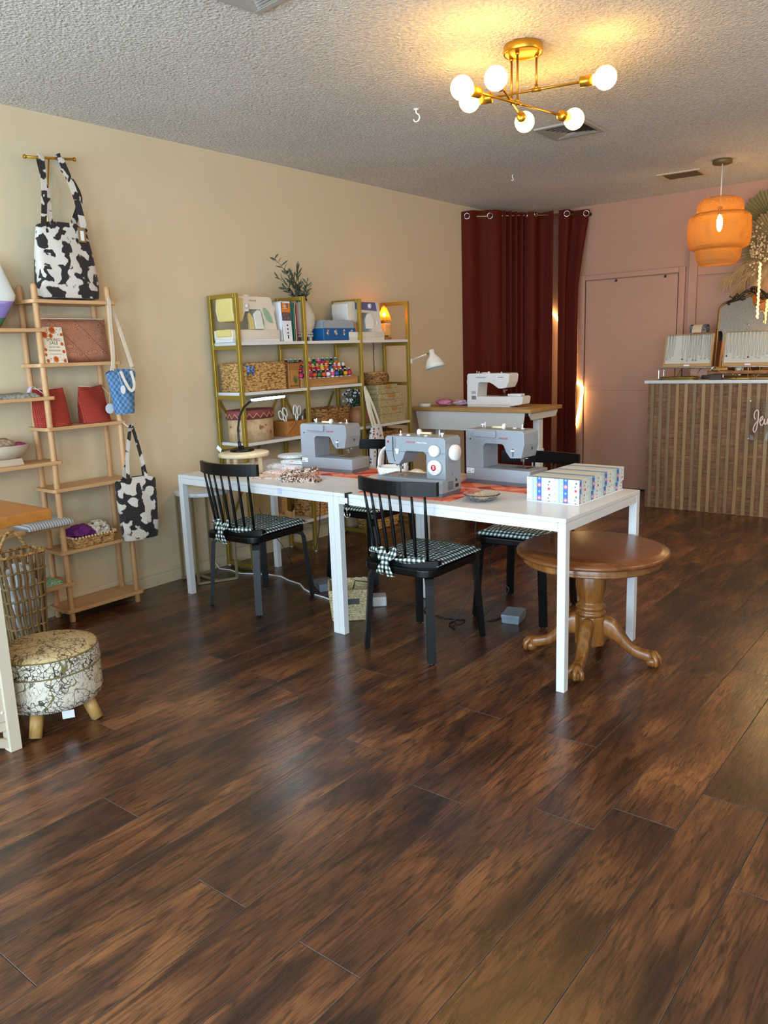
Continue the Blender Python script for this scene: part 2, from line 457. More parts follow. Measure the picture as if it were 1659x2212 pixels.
ta = table('white rectangular table nearest the beige wall, with the black magnifier lamp on it', tl(0, 0), TH)
part(ta, 'tape_square', MB().box(.855, .885, -.0008, 0, .692, .722), plain('pale_tape', '#b9c2df', .5), label='small pale blue tape square')
tb_ = table('white rectangular table with a striped gift box on it, above the round wooden table', tl(1.2505, 0), TH)

# ---------------------------------------------------------------- black spindle chairs
m_ging = gingham('green_gingham', .0112)
m_gingv = gingham('green_gingham_tie', .011, ('X', 'Z'))
def spindle_chair(label, loc, rz):
    t = thing('spindle_chair', label, 'chair', loc, rz, 'black spindle chairs round the white tables')
    # seat: rounded slab, 0.40 wide
    def rr(w, y0, y1, r, n=6):
        p = []
        for cx, cy, a0 in ((w - r, y1 - r, 0), (-w + r, y1 - r, 90), (-w + r, y0 + r, 180), (w - r, y0 + r, 270)):
            for i in range(n + 1):
                a = R(a0 + 90 * i / n); p.append((cx + r * math.cos(a), cy + r * math.sin(a)))
        return p
    part(t, 'seat', MB().prism(rr(.203, -.235, .205, .07), 'z', .405, .440, 0, .006, 2), m_black)
    # a bent rail of even section following the curve of the back
    def arc(z0, z1, half, ymid, bow, th, n=18):
        mb = MB()
        def pos(u, o):
            x = -half + 2 * half * u
            y = ymid + bow * (abs(x) / half) ** 2.2
            return x, y + o
        vs = []; fs = []
        for i in range(n + 1):
            u = i / n
            x, y = pos(u, 0)
            vs += [(x, y, z0), (x, y, z1), (x, y + th, z1), (x, y + th, z0)]
        for i in range(n):
            a = i * 4; b = a + 4
            for j in range(4): fs.append((a + j, b + j, b + (j + 1) % 4, a + (j + 1) % 4))
        fs += [(0, 1, 2, 3), (n * 4 + 3, n * 4 + 2, n * 4 + 1, n * 4)]
        mb.add(vs, fs, 0, False); return mb
    part(t, 'top_rail', arc(.775, .838, .222, -.262, .062, .020), m_black)
    part(t, 'back_bow', arc(.441, .472, .196, -.222, .062, .026), m_black)
    for k in range(7):
        q = (k - 3) / 3
        xt = .172 * q; xb = .150 * q
        yt = -.252 + .062 * abs(xt / .222) ** 2.2; yb = -.209 + .062 * abs(xb / .196) ** 2.2
        a = Vector((xb, yb, .470)); b = Vector((xt, yt, .778)); mid = a.lerp(b, .42)
        part(t, 'spindle', MB().tube([a, a.lerp(b, .2), mid, a.lerp(b, .75), b], [.0058, .0075, .0085, .0068, .0052], 10), m_black)
    for sx in (-1, 1):
        for sy in (-1, 1):
            pts = [(sx * .105, sy * .118, .397), (sx * .145, sy * .165, .396), (sx * .163, sy * .185, .386), (sx * .170, sy * .193, .365), (sx * .180, sy * .205, .2), (sx * .191, sy * .218, .008)]
            tg = Vector((-sy * .75, sx * .66, 0))
            lb = MB()
            vs = []
            for i, p in enumerate(pts):
                p = Vector(p); d = Vector((sx * .66, sy * .75, 0))
                a = Vector(pts[min(i + 1, 5)]) - Vector(pts[max(i - 1, 0)]); a.normalize()
                nrm = a.cross(tg).normalized()
                for s1, s2 in ((-1, -1), (1, -1), (1, 1), (-1, 1)): vs.append(p + tg.normalized() * s1 * .0195 + nrm * s2 * .0115)
            fs = [(0, 1, 2, 3), (20 + 3, 20 + 2, 20 + 1, 20)]
            for i in range(5):
                a = i * 4; b = a + 4
                for j in range(4): fs.append((a + j, a + (j + 1) % 4, b + (j + 1) % 4, b + j))
            lb.add(vs, fs, 0, False)
            lg = part(t, 'leg', lb, m_black)
            e = Vector(pts[-1]); part(lg, 'foot_pad', MB().cyl((e.x, e.y, 0), (e.x, e.y, .009), .011, n=12), m_blackmat)
    # puffed cushion
    def cu(u, v):
        x = -.198 + .396 * u; y = -.165 + .372 * v
        e = min(u, 1 - u, v, 1 - v); k = min(1, e / .16)
        wob = .004 * math.sin(23 * u + 9 * v) * math.sin(17 * v - 5 * u) * k
        rx = 1 - .05 * (1 - math.sin(PI * v)) * 0
        return (x * rx, y, .449 + .026 * (1 - (1 - k) ** 2) + wob)
    c = MB().grid(cu, 30, 30)
    c.grid(lambda u, v: (-.198 + .396 * (1 - u), -.165 + .372 * v, .449 - .006 * min(1, min(u, 1 - u, v, 1 - v) / .1)), 10, 10)
    cs = part(t, 'cushion', c, m_ging)
    # ties: a band along the foot of the spindles and a bow with tails at the left rear
    tie = MB()
    def band(u, v):
        x = -.19 + .34 * u; y = -.228 + .062 * abs(x / .196) ** 2.2
        return (x, y - .002 - .006 * math.sin(PI * v), .472 + .028 * v * (.7 + .3 * math.sin(9 * u)) + .012 * math.sin(PI * u * 2))
    tie.grid(band, 24, 3)
    bx, by, bz = -.035, -.228, .484
    tie.ball((bx, by - .012, bz), .013, 10, 8)
    for sx, ln, dz in ((-1, .055, .018), (1, .06, .025)):
        tie.grid(lambda u, v: (bx + sx * ln * u, by - .012 - .016 * math.sin(PI * u) * math.cos(PI * v), bz + dz * u + (.006 + .022 * math.sin(PI * min(1, u * .9))) * (v - .5) * 2), 8, 8)
    for sx, ln in ((-.6, .085), (.35, .095)):
        tie.grid(lambda u, v: (bx + sx * .07 * u + (v - .5) * (.014 + .030 * u), by - .014 - .012 * math.sin(PI * u), bz - ln * u + .01 * v * sx), 8, 4)
    part(t, 'cushion_tie', tie, m_gingv)
    return t
c1 = spindle_chair('black spindle chair left of the seagrass floor basket, back to the camera', (.812, .822, 0), R(2))
dup(c1, (2.002, .790, 0), R(0), 'black spindle chair in front of the middle grey sewing machine, back to the camera')
dup(c1, (1.00, 1.615, 0), R(181), 'black spindle chair facing the camera between the gold shelf and the white tables')
dup(c1, (2.18, 1.474, 0), R(185), 'black spindle chair facing the camera, partly behind the round wooden table')
cy = SC.cycles
cy.max_bounces = 6; cy.diffuse_bounces = 4; cy.glossy_bounces = 3; cy.transmission_bounces = 6; cy.transparent_max_bounces = 6
cy.adaptive_threshold = .02
cy.caustics_reflective = False; cy.caustics_refractive = False; cy.sample_clamp_indirect = 6.0
# ---------------------------------------------------------------- woven shells
def rr_path(w, d, r):
    """closed rounded rectangle, centred; u in 0..1 -> x, y, nx, ny"""
    a, b = w / 2 - r, d / 2 - r
    segs = [('l', (a + r, -b), (a + r, b), (1, 0)), ('c', (a, b), 0), ('l', (a, b + r), (-a, b + r), (0, 1)), ('c', (-a, b), 90),
            ('l', (-a - r, b), (-a - r, -b), (-1, 0)), ('c', (-a, -b), 180), ('l', (-a, -b - r), (a, -b - r), (0, -1)), ('c', (a, -b), 270)]
    ln = [2 * b if i in (0, 4) else 2 * a if i in (2, 6) else PI * r / 2 for i in range(8)]
    tot = sum(ln)
    def fn(u):
        t = (u % 1) * tot
        for sg, l in zip(segs, ln):
            if t <= l or sg is segs[-1]:
                if sg[0] == 'l':
                    k = t / max(l, 1e-9)
                    return sg[1][0] + (sg[2][0] - sg[1][0]) * k, sg[1][1] + (sg[2][1] - sg[1][1]) * k, sg[3][0], sg[3][1]
                an = R(sg[2]) + t / r
                return sg[1][0] + r * math.cos(an), sg[1][1] + r * math.sin(an), math.cos(an), math.sin(an)
            t -= l
    fn.total = tot
    return fn
def weave(path, z0, z1, rows, st, amp=.004, taper=None, wall=.008, c=(0, 0), rim=.006, mb=None, twist=0.0, inner=True, su=3, sv=3):
    mb = mb or MB(); taper = taper or (lambda v: 1.0)
    nu = st * su; nv = rows * sv
    def o(u, v):
        x, y, nx, ny = path(u); k = taper(v); fr = (v * rows) % 1 if v < 1 else 0
        row = min(int(v * rows), rows - 1)
        d = amp * math.sin(PI * fr) * (.3 + .7 * abs(math.sin(PI * (st * u + .5 * (row % 2) + twist * fr)))) if 0 < v < 1 else 0
        return (c[0] + x * k + nx * d, c[1] + y * k + ny * d, z0 + (z1 - z0) * v)
    mb.grid(o, nu, nv, cu=True)
    N = max(24, st)
    if inner:
        def inn(u, v):
            x, y, nx, ny = path(u); k = taper(v)
            return (c[0] + x * k - nx * wall, c[1] + y * k - ny * wall, z1 - (z1 - z0 - wall) * (1 - v))
        mb.grid(lambda u, v: inn(1 - u, v), N, 4, cu=True)
        n0 = len(mb.v); vs = [inn(i / N, 0) for i in range(N)]
        mb.add(vs, [tuple(range(N))], 0, False)
    vs = []; k0 = taper(0)
    for i in range(N):
        x, y, nx, ny = path(i / N); vs.append((c[0] + x * k0, c[1] + y * k0, z0))
    mb.add(vs, [tuple(range(N))[::-1]], 0, False)
    if rim > 0:
        pts = []
        for i in range(N * 2):
            x, y, nx, ny = path(i / (N * 2)); k = taper(1)
            pts.append((c[0] + x * k - nx * wall * .5, c[1] + y * k - ny * wall * .5, z1 + (.3 * rim * math.sin(i * 2.1))))
        mb.tube(pts, rim, 6, closed=True)
    return mb
def circ(r, sx=1.0, sy=1.0):
    def fn(u):
        a = 2 * PI * u; return r * sx * math.cos(a), r * sy * math.sin(a), math.cos(a), math.sin(a)
    return fn
def cloth_blob(c, rx, ry, rz, sd, n=26, m=16, amp=.22):
    rd = random.Random(sd); w = [(rd.uniform(2, 6), rd.uniform(2, 5), rd.uniform(0, 6), rd.uniform(.4, 1)) for _ in range(6)]
    def fn(u, v):
        a = 2 * PI * u; b = PI * v
        k = 1 + amp * sum(q[3] * math.sin(q[0] // 1 * a + q[2]) * math.sin(q[1] * b + q[2] * 2) for q in w) / 2.2 * math.sin(b)
        fz = sum(q[3] * abs(math.sin((q[0] // 1 + 5) * a + q[2] * 3 + 2 * math.sin(q[1] * b)) * math.sin((q[1] + 4) * b + q[2])) for q in w[:4]) / 2.6
        k += amp * 1.1 * (fz - .35) * math.sin(b)
        z = -math.cos(b) * rz * (k if v > .5 else 1)
        return (c[0] + rx * k * math.sin(b) * math.cos(a), c[1] + ry * k * math.sin(b) * math.sin(a), c[2] + rz + z)
    return MB().grid(fn, n, m, cu=True)

# ---------------------------------------------------------------- oak stepped shelf by the left wall
sh = thing('stepped_shelf', 'light oak stepped shelf with round posts standing against the beige wall', 'shelf', (.115, 0, 0))
PX = (.04, .19); ZR = (.070, .400, .742, 1.070, 1.400, 1.722); ZL = (.225, .555, .893, 1.232, 1.578)
def rrect(x0, x1, y0, y1, r, n=5):
    p = []
    for cx, cy, a0 in ((x1 - r, y1 - r, 0), (x0 + r, y1 - r, 90), (x0 + r, y0 + r, 180), (x1 - r, y0 + r, 270)):
        for i in range(n + 1):
            a = R(a0 + 90 * i / n); p.append((cx + r * math.cos(a), cy + r * math.sin(a)))
    return p
for z in ZR: part(sh, 'shelf_board', MB().prism(rrect(.012, .218, -.055, .435, .022), 'z', z - .018, z, 0, .002, 2), m_oak, True)
for z in ZL: part(sh, 'shelf_board', MB().prism(rrect(.012, .218, -.60, .015, .012), 'z', z - .018, z, 0, .002, 2), m_oak, True)
for x in PX:
    for y in (-.02, .398):
        part(sh, 'post', MB().lathe([(.0145, 0), (.0155, .01), (.0155, 1.785), (.012, 1.797), (.005, 1.802), (0, 1.803)], (x, y, 0), 18), m_oakz, True)
    part(sh, 'post', MB().lathe([(.0145, 0), (.0155, .01), (.0155, 1.665), (.012, 1.677), (0, 1.683)], (x, -.56, 0), 18), m_oakz, True)

# T-shaped gold display stand on its top board
ds = thing('display_stand', 'slim gold T-bar display stand on the top board of the oak shelf', 'stand', (.025, .19, 1.722))
part(ds, 'base', MB().lathe([(0, 0), (.022, 0), (.022, .006), (.006, .012), (0, .012)], (.025, .19, 1.722), 24, sy=2.4), m_brass, True)
part(ds, 'pole', MB().tube([(.022, .19, 1.73), (.022, .19, 2.12), (.045, .193, 2.25), (.09, .20, 2.445)], .0045, 12), m_brass, True)
part(ds, 'crossbar', MB().cyl((.09, .070, 2.433), (.09, .345, 2.462), .0065).cyl((.09, .064, 2.433), (.09, .072, 2.4335), .011).cyl((.09, .343, 2.4615), (.09, .351, 2.4625), .011), m_brass, True)

m_cow1 = cow('cow_print_hide', (3, 1, 2), .500, 17)
m_cow2 = cow('cow_print_hide_small', (7, 4, 5), .495, 16)
def tote(par, c, w_top, w_bot, d, h, mat, name='body', yaw=0.0, sag=.02):
    """soft open bag: width along Y, depth along X; c = centre of the bottom"""
    mb = MB()
    def sec(a, v):
        w = (w_bot + (w_top - w_bot) * v ** 1.4) / 2; dd = d / 2 * (.95 if v < .25 else .95 - .62 * ((v - .25) / .75) ** .8)
        k = 1 - .10 * (1 - v) ** 6
        x = abs(math.cos(a)) ** .62 * math.copysign(1, math.cos(a)) * dd * k
        y = abs(math.sin(a)) ** .62 * math.copysign(1, math.sin(a)) * w * k
        x += .006 * math.sin(5 * y / w + 3 * v) * math.sin(PI * v)
        return x, y
    def o(u, v):
        x, y = sec(2 * PI * u, v); z = h * v - sag * 0 + (.012 * math.cos(2 * PI * u * 2) * v ** 4)
        return (x, y, z + .01 * (1 - v) ** 8)
    def i(u, v):
        x, y = sec(2 * PI * (1 - u), .25 + .75 * v); z = h * (.25 + .75 * v) + .012 * math.cos(2 * PI * u * 2) * v ** 4
        return (x * .93, y * .985, z)
    mb.grid(o, 48, 20, cu=True); mb.grid(i, 48, 8, cu=True)
    n = 48; vs = [o(k / n, 0) for k in range(n)]; mb.add(vs, [tuple(range(n))[::-1]], 0, False)
    vs = [i(k / n, 0) for k in range(n)]; mb.add(vs, [tuple(range(n))], 0, False)
    mb.xf(Matrix.Translation(c) @ Matrix.Rotation(yaw, 4, 'Z'))
    return part(par, name, mb, mat, True)
def strap(par, pts, w, mat, name='strap', up=(1, 0, 0), th=.0022, world=True):
    """flat ribbon following pts, its width lying across `up`"""
    P = [Vector(p) for p in pts]; Q = []
    for i in range(len(P) - 1):       # Catmull-Rom smoothing
        p0 = P[max(i - 1, 0)]; p1 = P[i]; p2 = P[i + 1]; p3 = P[min(i + 2, len(P) - 1)]
        for k in range(6):
            t = k / 6; Q.append(.5 * ((2 * p1) + (p2 - p0) * t + (2 * p0 - 5 * p1 + 4 * p2 - p3) * t * t + (3 * p1 - p0 - 3 * p2 + p3) * t ** 3))
    Q.append(P[-1]); mb = MB(); vs = []
    up = Vector(up)
    for i, p in enumerate(Q):
        t = (Q[min(i + 1, len(Q) - 1)] - Q[max(i - 1, 0)]).normalized()
        s = t.cross(up); s = s.normalized() if s.length > 1e-4 else Vector((0, 1, 0)); nn = s.cross(t).normalized()
        for a, b in ((-1, -1), (1, -1), (1, 1), (-1, 1)): vs.append(p + s * a * w / 2 + nn * b * th / 2)
    fs = []
    for i in range(len(Q) - 1):
        a = i * 4; b = a + 4
        for j in range(4): fs.append((a + j, b + j, b + (j + 1) % 4, a + (j + 1) % 4))
    e = (len(Q) - 1) * 4; fs += [(0, 1, 2, 3), (e + 3, e + 2, e + 1, e)]
    mb.add(vs, fs, 0, False)
    return part(par, name, mb, mat, world)
bt = thing('tote_bag', 'large cow print tote hanging from the gold T-bar above the oak shelf', 'tote bag', (.11, .215, 1.728))
tote(bt, (.112, .215, 1.728), .275, .365, .155, .385, m_cow1)
for ye, yb, xo, w in ((.150, .10, .055, .030), (.262, .335, .055, .036)):
    strap(bt, [(.112 + .028, yb, 2.085), (.112 + .03, yb * .5 + ye * .5, 2.27), (.108, ye, 2.435), (.09, ye + .004, 2.462 - (.0 if ye > .2 else .01)), (.072, ye + .006, 2.435), (.085, yb * .6 + ye * .4 + .05, 2.27), (.09, yb + (.07 if ye < .2 else -.06), 2.085)], w, m_cow1, up=(1, 0, 0))
tg = part(bt, 'tag', MB().box(.150, .153, .285, .330, 2.030, 2.105, 0, .001, 1), plain('kraft_card', '#8f6a3f', .8), True, 'brown card price tag')
part(tg, 'tag_label', MB().box(.153, .1538, .297, .318, 2.038, 2.088), m_paper, True)

# quilted clutch and the sale card on the second board
def quilt():
    t = NT('rose_gold_quilt'); s = t.sep()
    d = t.vor(15, t.map(scale=(1, 1, 1.7)), rnd=.55)
    w = t.math('ABSOLUTE', t.math('SUBTRACT', t.math('FRACT', t.math('MULTIPLY', d, 7.0)), .5))
    g1 = t.math('ABSOLUTE', t.math('SUBTRACT', t.math('FRACT', t.math('MULTIPLY', t.math('ADD', s[1], t.math('MULTIPLY', s[2], .9)), 7.0)), .5))
    h = t.math('MULTIPLY', t.ramp(w, [(.02, 0.0), (.16, 1.0)]), t.ramp(g1, [(.010, 0.0), (.03, 1.0)]))
    t.bump(h, .5, .004)
    return t.fin(t.mix(t.ramp(h, [(.1, 0.0), (.8, 1.0)]), '#8f5f4a', '#b58069'), .45, .25)
cl = thing('clutch_bag', 'rose gold quilted clutch leaning behind the sale card on the oak shelf', 'clutch', (.10, .22, 1.40))
def pillow(w, h, th, e=.14, n=22):
    mb = MB()
    for s in (1, -1):
        def f(u, v, s=s):
            k = min(1, min(u, 1 - u) / e) ; q = min(1, min(v, 1 - v) / e)
            b = (1 - (1 - k) ** 2) * (1 - (1 - q) ** 2)
            return (s * (th / 2 * b + .001), (u - .5) * w * (1 - .03 * math.sin(PI * v)), v * h)
        g = MB().grid(f, n, n)
        if s < 0: g.f = [q[::-1] for q in g.f]
        mb.merge(g)
    return mb
Mc = Matrix.Translation((.125, .232, 1.4005)) @ Matrix.Rotation(R(-9), 4, 'Y')
part(cl, 'body', pillow(.395, .235, .05).xf(Mc), quilt(), True)
part(cl, 'zip', MB().box(-.003, .003, -.185, .185, .229, .238).xf(Mc), m_canvas, True)
cd = thing('sale_card', 'printed spring sale card with orange flowers leaning on the rose gold clutch', 'card', (.19, .055, 1.40))
Mk = Matrix.Translation((.192, .060, 1.4005)) @ Matrix.Rotation(R(-9), 4, 'Y') @ Matrix.Rotation(R(6), 4, 'Z')
part(cd, 'card', MB().box(-.0012, .0012, -.066, .066, 0, .188, 0, .0005, 1).xf(Mk), plain('cream_card', '#efe3cf', .7, var=.01), True)
m_or = plain('orange_print', '#d9742c', .7, var=.1); m_or2 = plain('dark_orange_print', '#c2481f', .7, var=.1); m_gp = plain('slate_print', '#5b5a68', .7, var=.1)
pr = MB(); rd = random.Random(4)
for yy, zz, rr in ((.005, .172, .020), (-.042, .146, .018), (-.002, .020, .017), (-.05, .012, .011), (.05, .10, .010), (-.052, .07, .009), (.057, .15, .009), (.052, .06, .010), (.05, .012, .010), (-.056, .044, .008), (-.008, .142, .013)):
    for q in range(6):
        a = q * PI / 3 + rr * 90; pr.cyl((.0012, yy + rr * .55 * math.cos(a), zz + rr * .55 * math.sin(a)), (.0016, yy + rr * .55 * math.cos(a), zz + rr * .55 * math.sin(a)), rr * .46, n=10, mi=0)
    pr.cyl((.0012, yy, zz), (.0019, yy, zz), rr * .36, n=10, mi=1)
for _ in range(70):
    yy = rd.uniform(-.062, .062); zz = rd.uniform(.003, .185)
    if abs(yy) < .043 and .035 < zz < .135: continue
    a = rd.uniform(0, PI); l = .006
    pr.tube([(.0014, yy, zz), (.0014, yy + l * math.cos(a), zz + l * math.sin(a))], .0013, 4, 2 if rd.random() < .7 else 1)
part(cd, 'flower_print', pr.xf(Mk), [m_or, m_or2, m_gp], True)
F0 = lambda z: Mk @ frame((.0016, .002, z), (0, 1, 0), (0, 0, 1))
tx = MB()
for s, z, sz in (('SPRING', .121, .0215), ('SALE', .104, .0215), ('20% OFF SALE', .083, .0095)): tx.merge(text_mb(s, sz, F0(z), .0002, sp=1.15))
for z in (.068, .063, .047): tx.box(.0012, .0015, -.036, .036, z - .0008, z + .0008)
for v in tx.v: pass
tx2 = MB()
tx2.v = tx.v; tx2.f = tx.f; tx2.m = tx.m; tx2.sm = tx.sm
n_l = 3 * 8
o_ = tx2.v[-n_l:]; tx2.v[-n_l:] = [tuple(Mk @ Vector(p)) for p in o_]
part(cd, 'lettering', tx2, m_text, True)

# red gingham pouches on the third board
m_redg = gingham('red_gingham', .0038, ('Y', 'Z'), '#74190f', '#b94c38', mid='#962c1e')
def pouch(label, c, w, h, d, yaw, lean=0.0, tag=False):
    t = thing('zip_pouch', label, 'pouch', c, yaw, 'red gingham pouches on the oak shelf')
    def f(u, v):
        a = 2 * PI * u; dd = d / 2 * (1 - .93 * v ** .9) + .002; ww = w / 2 * (1 - .10 * v + .10 * math.sin(PI * min(1, v * 1.1)) * .6)
        x = abs(math.cos(a)) ** .7 * math.copysign(1, math.cos(a)) * dd; y = abs(math.sin(a)) ** .7 * math.copysign(1, math.sin(a)) * ww
        return (x + lean * v + .004 * math.sin(7 * y / w + 4 * v), y, h * v * (1 - .03 * math.cos(2 * a)))
    mb = MB().grid(f, 40, 16, cu=True); vs = [f(i / 40, 0) for i in range(40)]; mb.add(vs, [tuple(range(40))[::-1]], 0, False)
    vs = [f(i / 40, 1) for i in range(40)]; mb.add(vs, [tuple(range(40))], 0, False)
    part(t, 'body', mb, m_redg)
    part(t, 'zip', MB().tube([(lean, -w * .42, h * 1.028), (lean, 0, h * 1.0), (lean, w * .42, h * 1.028)], .003, 6), plain('pink_zip', '#e0b9a8', .6))
    if tag:
        s = part(t, 'tag', MB().tube([(lean + .002, w * .42, h), (d * .35, w * .47, h * .75), (d * .565, w * .30, h * .48)], .0008, 4), m_paper, label='round white swing tag')
        part(s, 'disc', MB().lathe([(0, 0), (.028, 0), (.028, .0012), (0, .0012)], (d * .56, w * .30, h * .36), 28, 0, 'x', False), m_paper)
pouch('red gingham zip pouch behind the left post on the third oak shelf board', (.125, .035, 1.071), .185, .195, .12, R(-4), -.02)
pouch('red gingham zip pouch with a round white tag on the third oak shelf board', (.125, .285, 1.071), .175, .195, .12, R(6), -.015, True)

# soft goods of the left tower
def noisefab(name, cols, sc=60, rough=.9):
    t = NT(name); n = t.noise(sc, 2, .6)
    st = [(.30 + .40 * i / max(1, len(cols) - 1), c) for i, c in enumerate(cols)]
    t.bump(t.noise(14, 3), .4, .01)
    return t.fin(t.ramp(n, st, 'CONSTANT'), rough)
def flatpad(w, d, th, wav=.006, sd=1, n=20):
    rd = random.Random(sd); p = [rd.uniform(0, 6) for _ in range(4)]
    mb = MB()
    def hh(u, v):
        e = min(u, 1 - u, v, 1 - v); k = min(1, e / .12); return th * (.35 + .65 * (1 - (1 - k) ** 2)) + wav * math.sin(6 * u + p[0]) * math.sin(5 * v + p[1]) * k
    mb.grid(lambda u, v: ((u - .5) * w, (v - .5) * d, hh(u, v)), n, n)
    mb.grid(lambda u, v: ((.5 - u) * w, (v - .5) * d, 0), n, n)
    b = [(i / n, 0) for i in range(n)] + [(1, i / n) for i in range(n)] + [(1 - i / n, 1) for i in range(n)] + [(0, 1 - i / n) for i in range(n)]
    lo = [((u - .5) * w, (v - .5) * d, 0) for u, v in b]; up_ = [((u - .5) * w, (v - .5) * d, hh(u, v)) for u, v in b]; k = len(b)
    mb.add(lo + up_, [(i, (i + 1) % k, k + (i + 1) % k, k + i) for i in range(k)])
    return mb
ff = MB().merge(flatpad(.19, .26, .022, .004, 3)).xf(Matrix.Translation((.115, -.195, 1.2325)))
f1 = thing('folded_pouch', 'grey patterned fabric pouch lying flat on the left arm of the oak shelf', 'pouch', (.115, -.195, 1.2325))
part(f1, 'body', ff, noisefab('grey_sprig_fabric', ['#6f716b', '#8f8f86', '#a7a79c', '#55574f'], 70), True)
strap(f1, [(.16, -.10, 1.256), (.15, -.075, 1.285), (.16, -.05, 1.272), (.185, -.02, 1.238)], .018, plain('lilac_ribbon', '#c9b8d8', .6), 'loop', (0, 0, 1))
bw = thing('fabric_bowl', 'beige stoneware bowl of fabric offcuts on the left arm of the oak shelf', 'bowl', (.118, -.235, .8935))
part(bw, 'bowl', MB().lathe([(0, .028), (.05, .028), (.095, .05), (.128, .105), (.124, .105), (.09, .058), (0, .04)], (.118, -.235, .8935), 40, sx=.76), plain('stoneware', '#b6a58f', .7, var=.08, vs=200), True)
part(bw, 'foot', MB().prism([(-.075, .0), (.065, .0), (.055, .034), (-.065, .034)], 'x', -.05, .05).xf(Matrix.Translation((.118, -.235, .8935))), plain('stoneware_foot', '#c4b29c', .7), True)
offc = [(noisefab('pink_offcut', ['#c9b3a5', '#b06a80', '#e6dcd5'], 60), 'pink sprigged fabric offcut in the stoneware bowl'), (noisefab('tan_offcut', ['#a98d75', '#8a6f58', '#c8b19a'], 80), 'tan fabric offcut in the stoneware bowl'), (noisefab('magenta_offcut', ['#8c2d52', '#a43d62'], 30), 'magenta fabric offcut at the edge of the stoneware bowl')]
for (mt, lb), (yy, xx, zz, r) in zip(offc, ((-.30, .11, .955, .05), (-.245, .10, .95, .055), (-.165, .125, .955, .034))):
    solo('fabric_offcut', lb, 'fabric', cloth_blob((xx, yy, zz + .004), r * 1.05, r * 1.15, r * .72, int(abs(yy) * 1000)), mt, 'fabric offcuts in the stoneware bowl')
def stripes(name, c1, c2, f, ax='Y'):
    t = NT(name); s = t.sep()[{'X': 0, 'Y': 1, 'Z': 2}[ax]]
    q = t.math('GREATER_THAN', t.math('FRACT', t.math('MULTIPLY', s, f)), .6)
    return t.fin(t.mix(q, c1, c2), .85)
solo('striped_cushion', 'pale striped flat cushion poking out behind the butcher block corner', 'cushion', flatpad(.235, .26, .03, .004, 8).xf(Matrix.Translation((.135, -.105, .5555))), stripes('ticking', '#c5c8cc', '#7e858c', 70))
solo('green_pouch', 'small green patterned pouch lying on the lowest left arm of the oak shelf', 'pouch', flatpad(.13, .17, .022, .003, 9).xf(Matrix.Translation((.125, -.13, .2255))), noisefab('green_leaf_fabric', ['#6f9a7c', '#a9c9ac', '#4f7a5e', '#8bb594'], 90))
# purple and white tote standing on the top left arm
wt = thing('tote_bag', 'white and purple canvas tote at the left frame edge on the oak shelf', 'tote bag', (.12, -.27, 1.5785))
wm = MB()
def wtf(u, v):
    a = 2 * PI * u; hw = .105 + .105 * min(1, v / .48) if v < .48 else .210 - .055 * (v - .48) / .52
    d = .085 * (1 - .80 * max(0, v - .30) / .70)
    x = abs(math.cos(a)) ** .6 * math.copysign(1, math.cos(a)) * d * (1 - .25 * (1 - v) ** 5); y = abs(math.sin(a)) ** .5 * math.copysign(1, math.sin(a)) * hw
    return (.125 + x, -.305 + y, 1.5785 + .325 * v)
wm.grid(wtf, 40, 18, cu=True); vs_ = [wtf(i / 40, 0) for i in range(40)]; wm.add(vs_, [tuple(range(40))[::-1]]); vs_ = [wtf(i / 40, 1) for i in range(40)]; wm.add(vs_, [tuple(range(40))])
def wtmat():
    t = NT('lilac_and_white_canvas'); s = t.sep()
    wav = t.math('MULTIPLY', t.math('SINE', t.math('MULTIPLY', s[1], 24)), .014)
    z = t.math('ADD', s[2], wav)
    col = t.ramp(t.math('MULTIPLY', z, 3.2), [(0, '#9c4a52'), (.10, '#3c7a58'), (.20, '#8f83c8'), (.42, '#a99fd6')], 'CONSTANT')
    q = t.math('GREATER_THAN', t.math('ADD', s[2], t.math('MULTIPLY', s[1], -.9)), .24)
    hi = t.math('MULTIPLY', t.math('GREATER_THAN', s[2], .132), t.math('GREATER_THAN', t.math('ADD', t.math('MULTIPLY', s[2], .42), s[1]), .122))
    return t.fin(t.mix(hi, col, '#e6ebea'), .85)
part(wt, 'body', wm, wtmat(), True)
# scrunchie basket on the second-lowest board
sb = thing('woven_tray', 'small rectangular beaded wicker tray holding scrunchies on the oak shelf', 'basket', (.125, .16, .4005))
part(sb, 'tray', weave(rr_path(.17, .26, .03), .4005, .452, 5, 30, .005, lambda v: .93 + .09 * v, .01, (.128, .165), 0), m_wick, True)
bd = MB(); p_ = rr_path(.175, .268, .03)
for i in range(44):
    x, y, _, _ = p_(i / 44); bd.ball((.128 + x, .165 + y, .457), .0078, 8, 6)
part(sb, 'beaded_rim', bd, plain('wood_bead', '#d8b988', .5), True)
m_purp = noisefab('purple_batik', ['#4a1d6a', '#7a1f6e', '#5b2a8c', '#8f2450', '#331a5c'], 34)
solo('scrunchie', 'purple and magenta silky scrunchie heap in the beaded wicker tray', 'scrunchie', cloth_blob((.128, .115, .418), .068, .075, .048, 21, 72, 44, .34), m_purp)
solo('scrunchie', 'cream floral scrunchie at the right end of the beaded wicker tray', 'scrunchie', cloth_blob((.115, .232, .420), .05, .05, .048, 22, 64, 40, .36), noisefab('cream_floral', ['#d9cfc0', '#e9e2d6', '#8f6f55', '#cfc0ab'], 40))

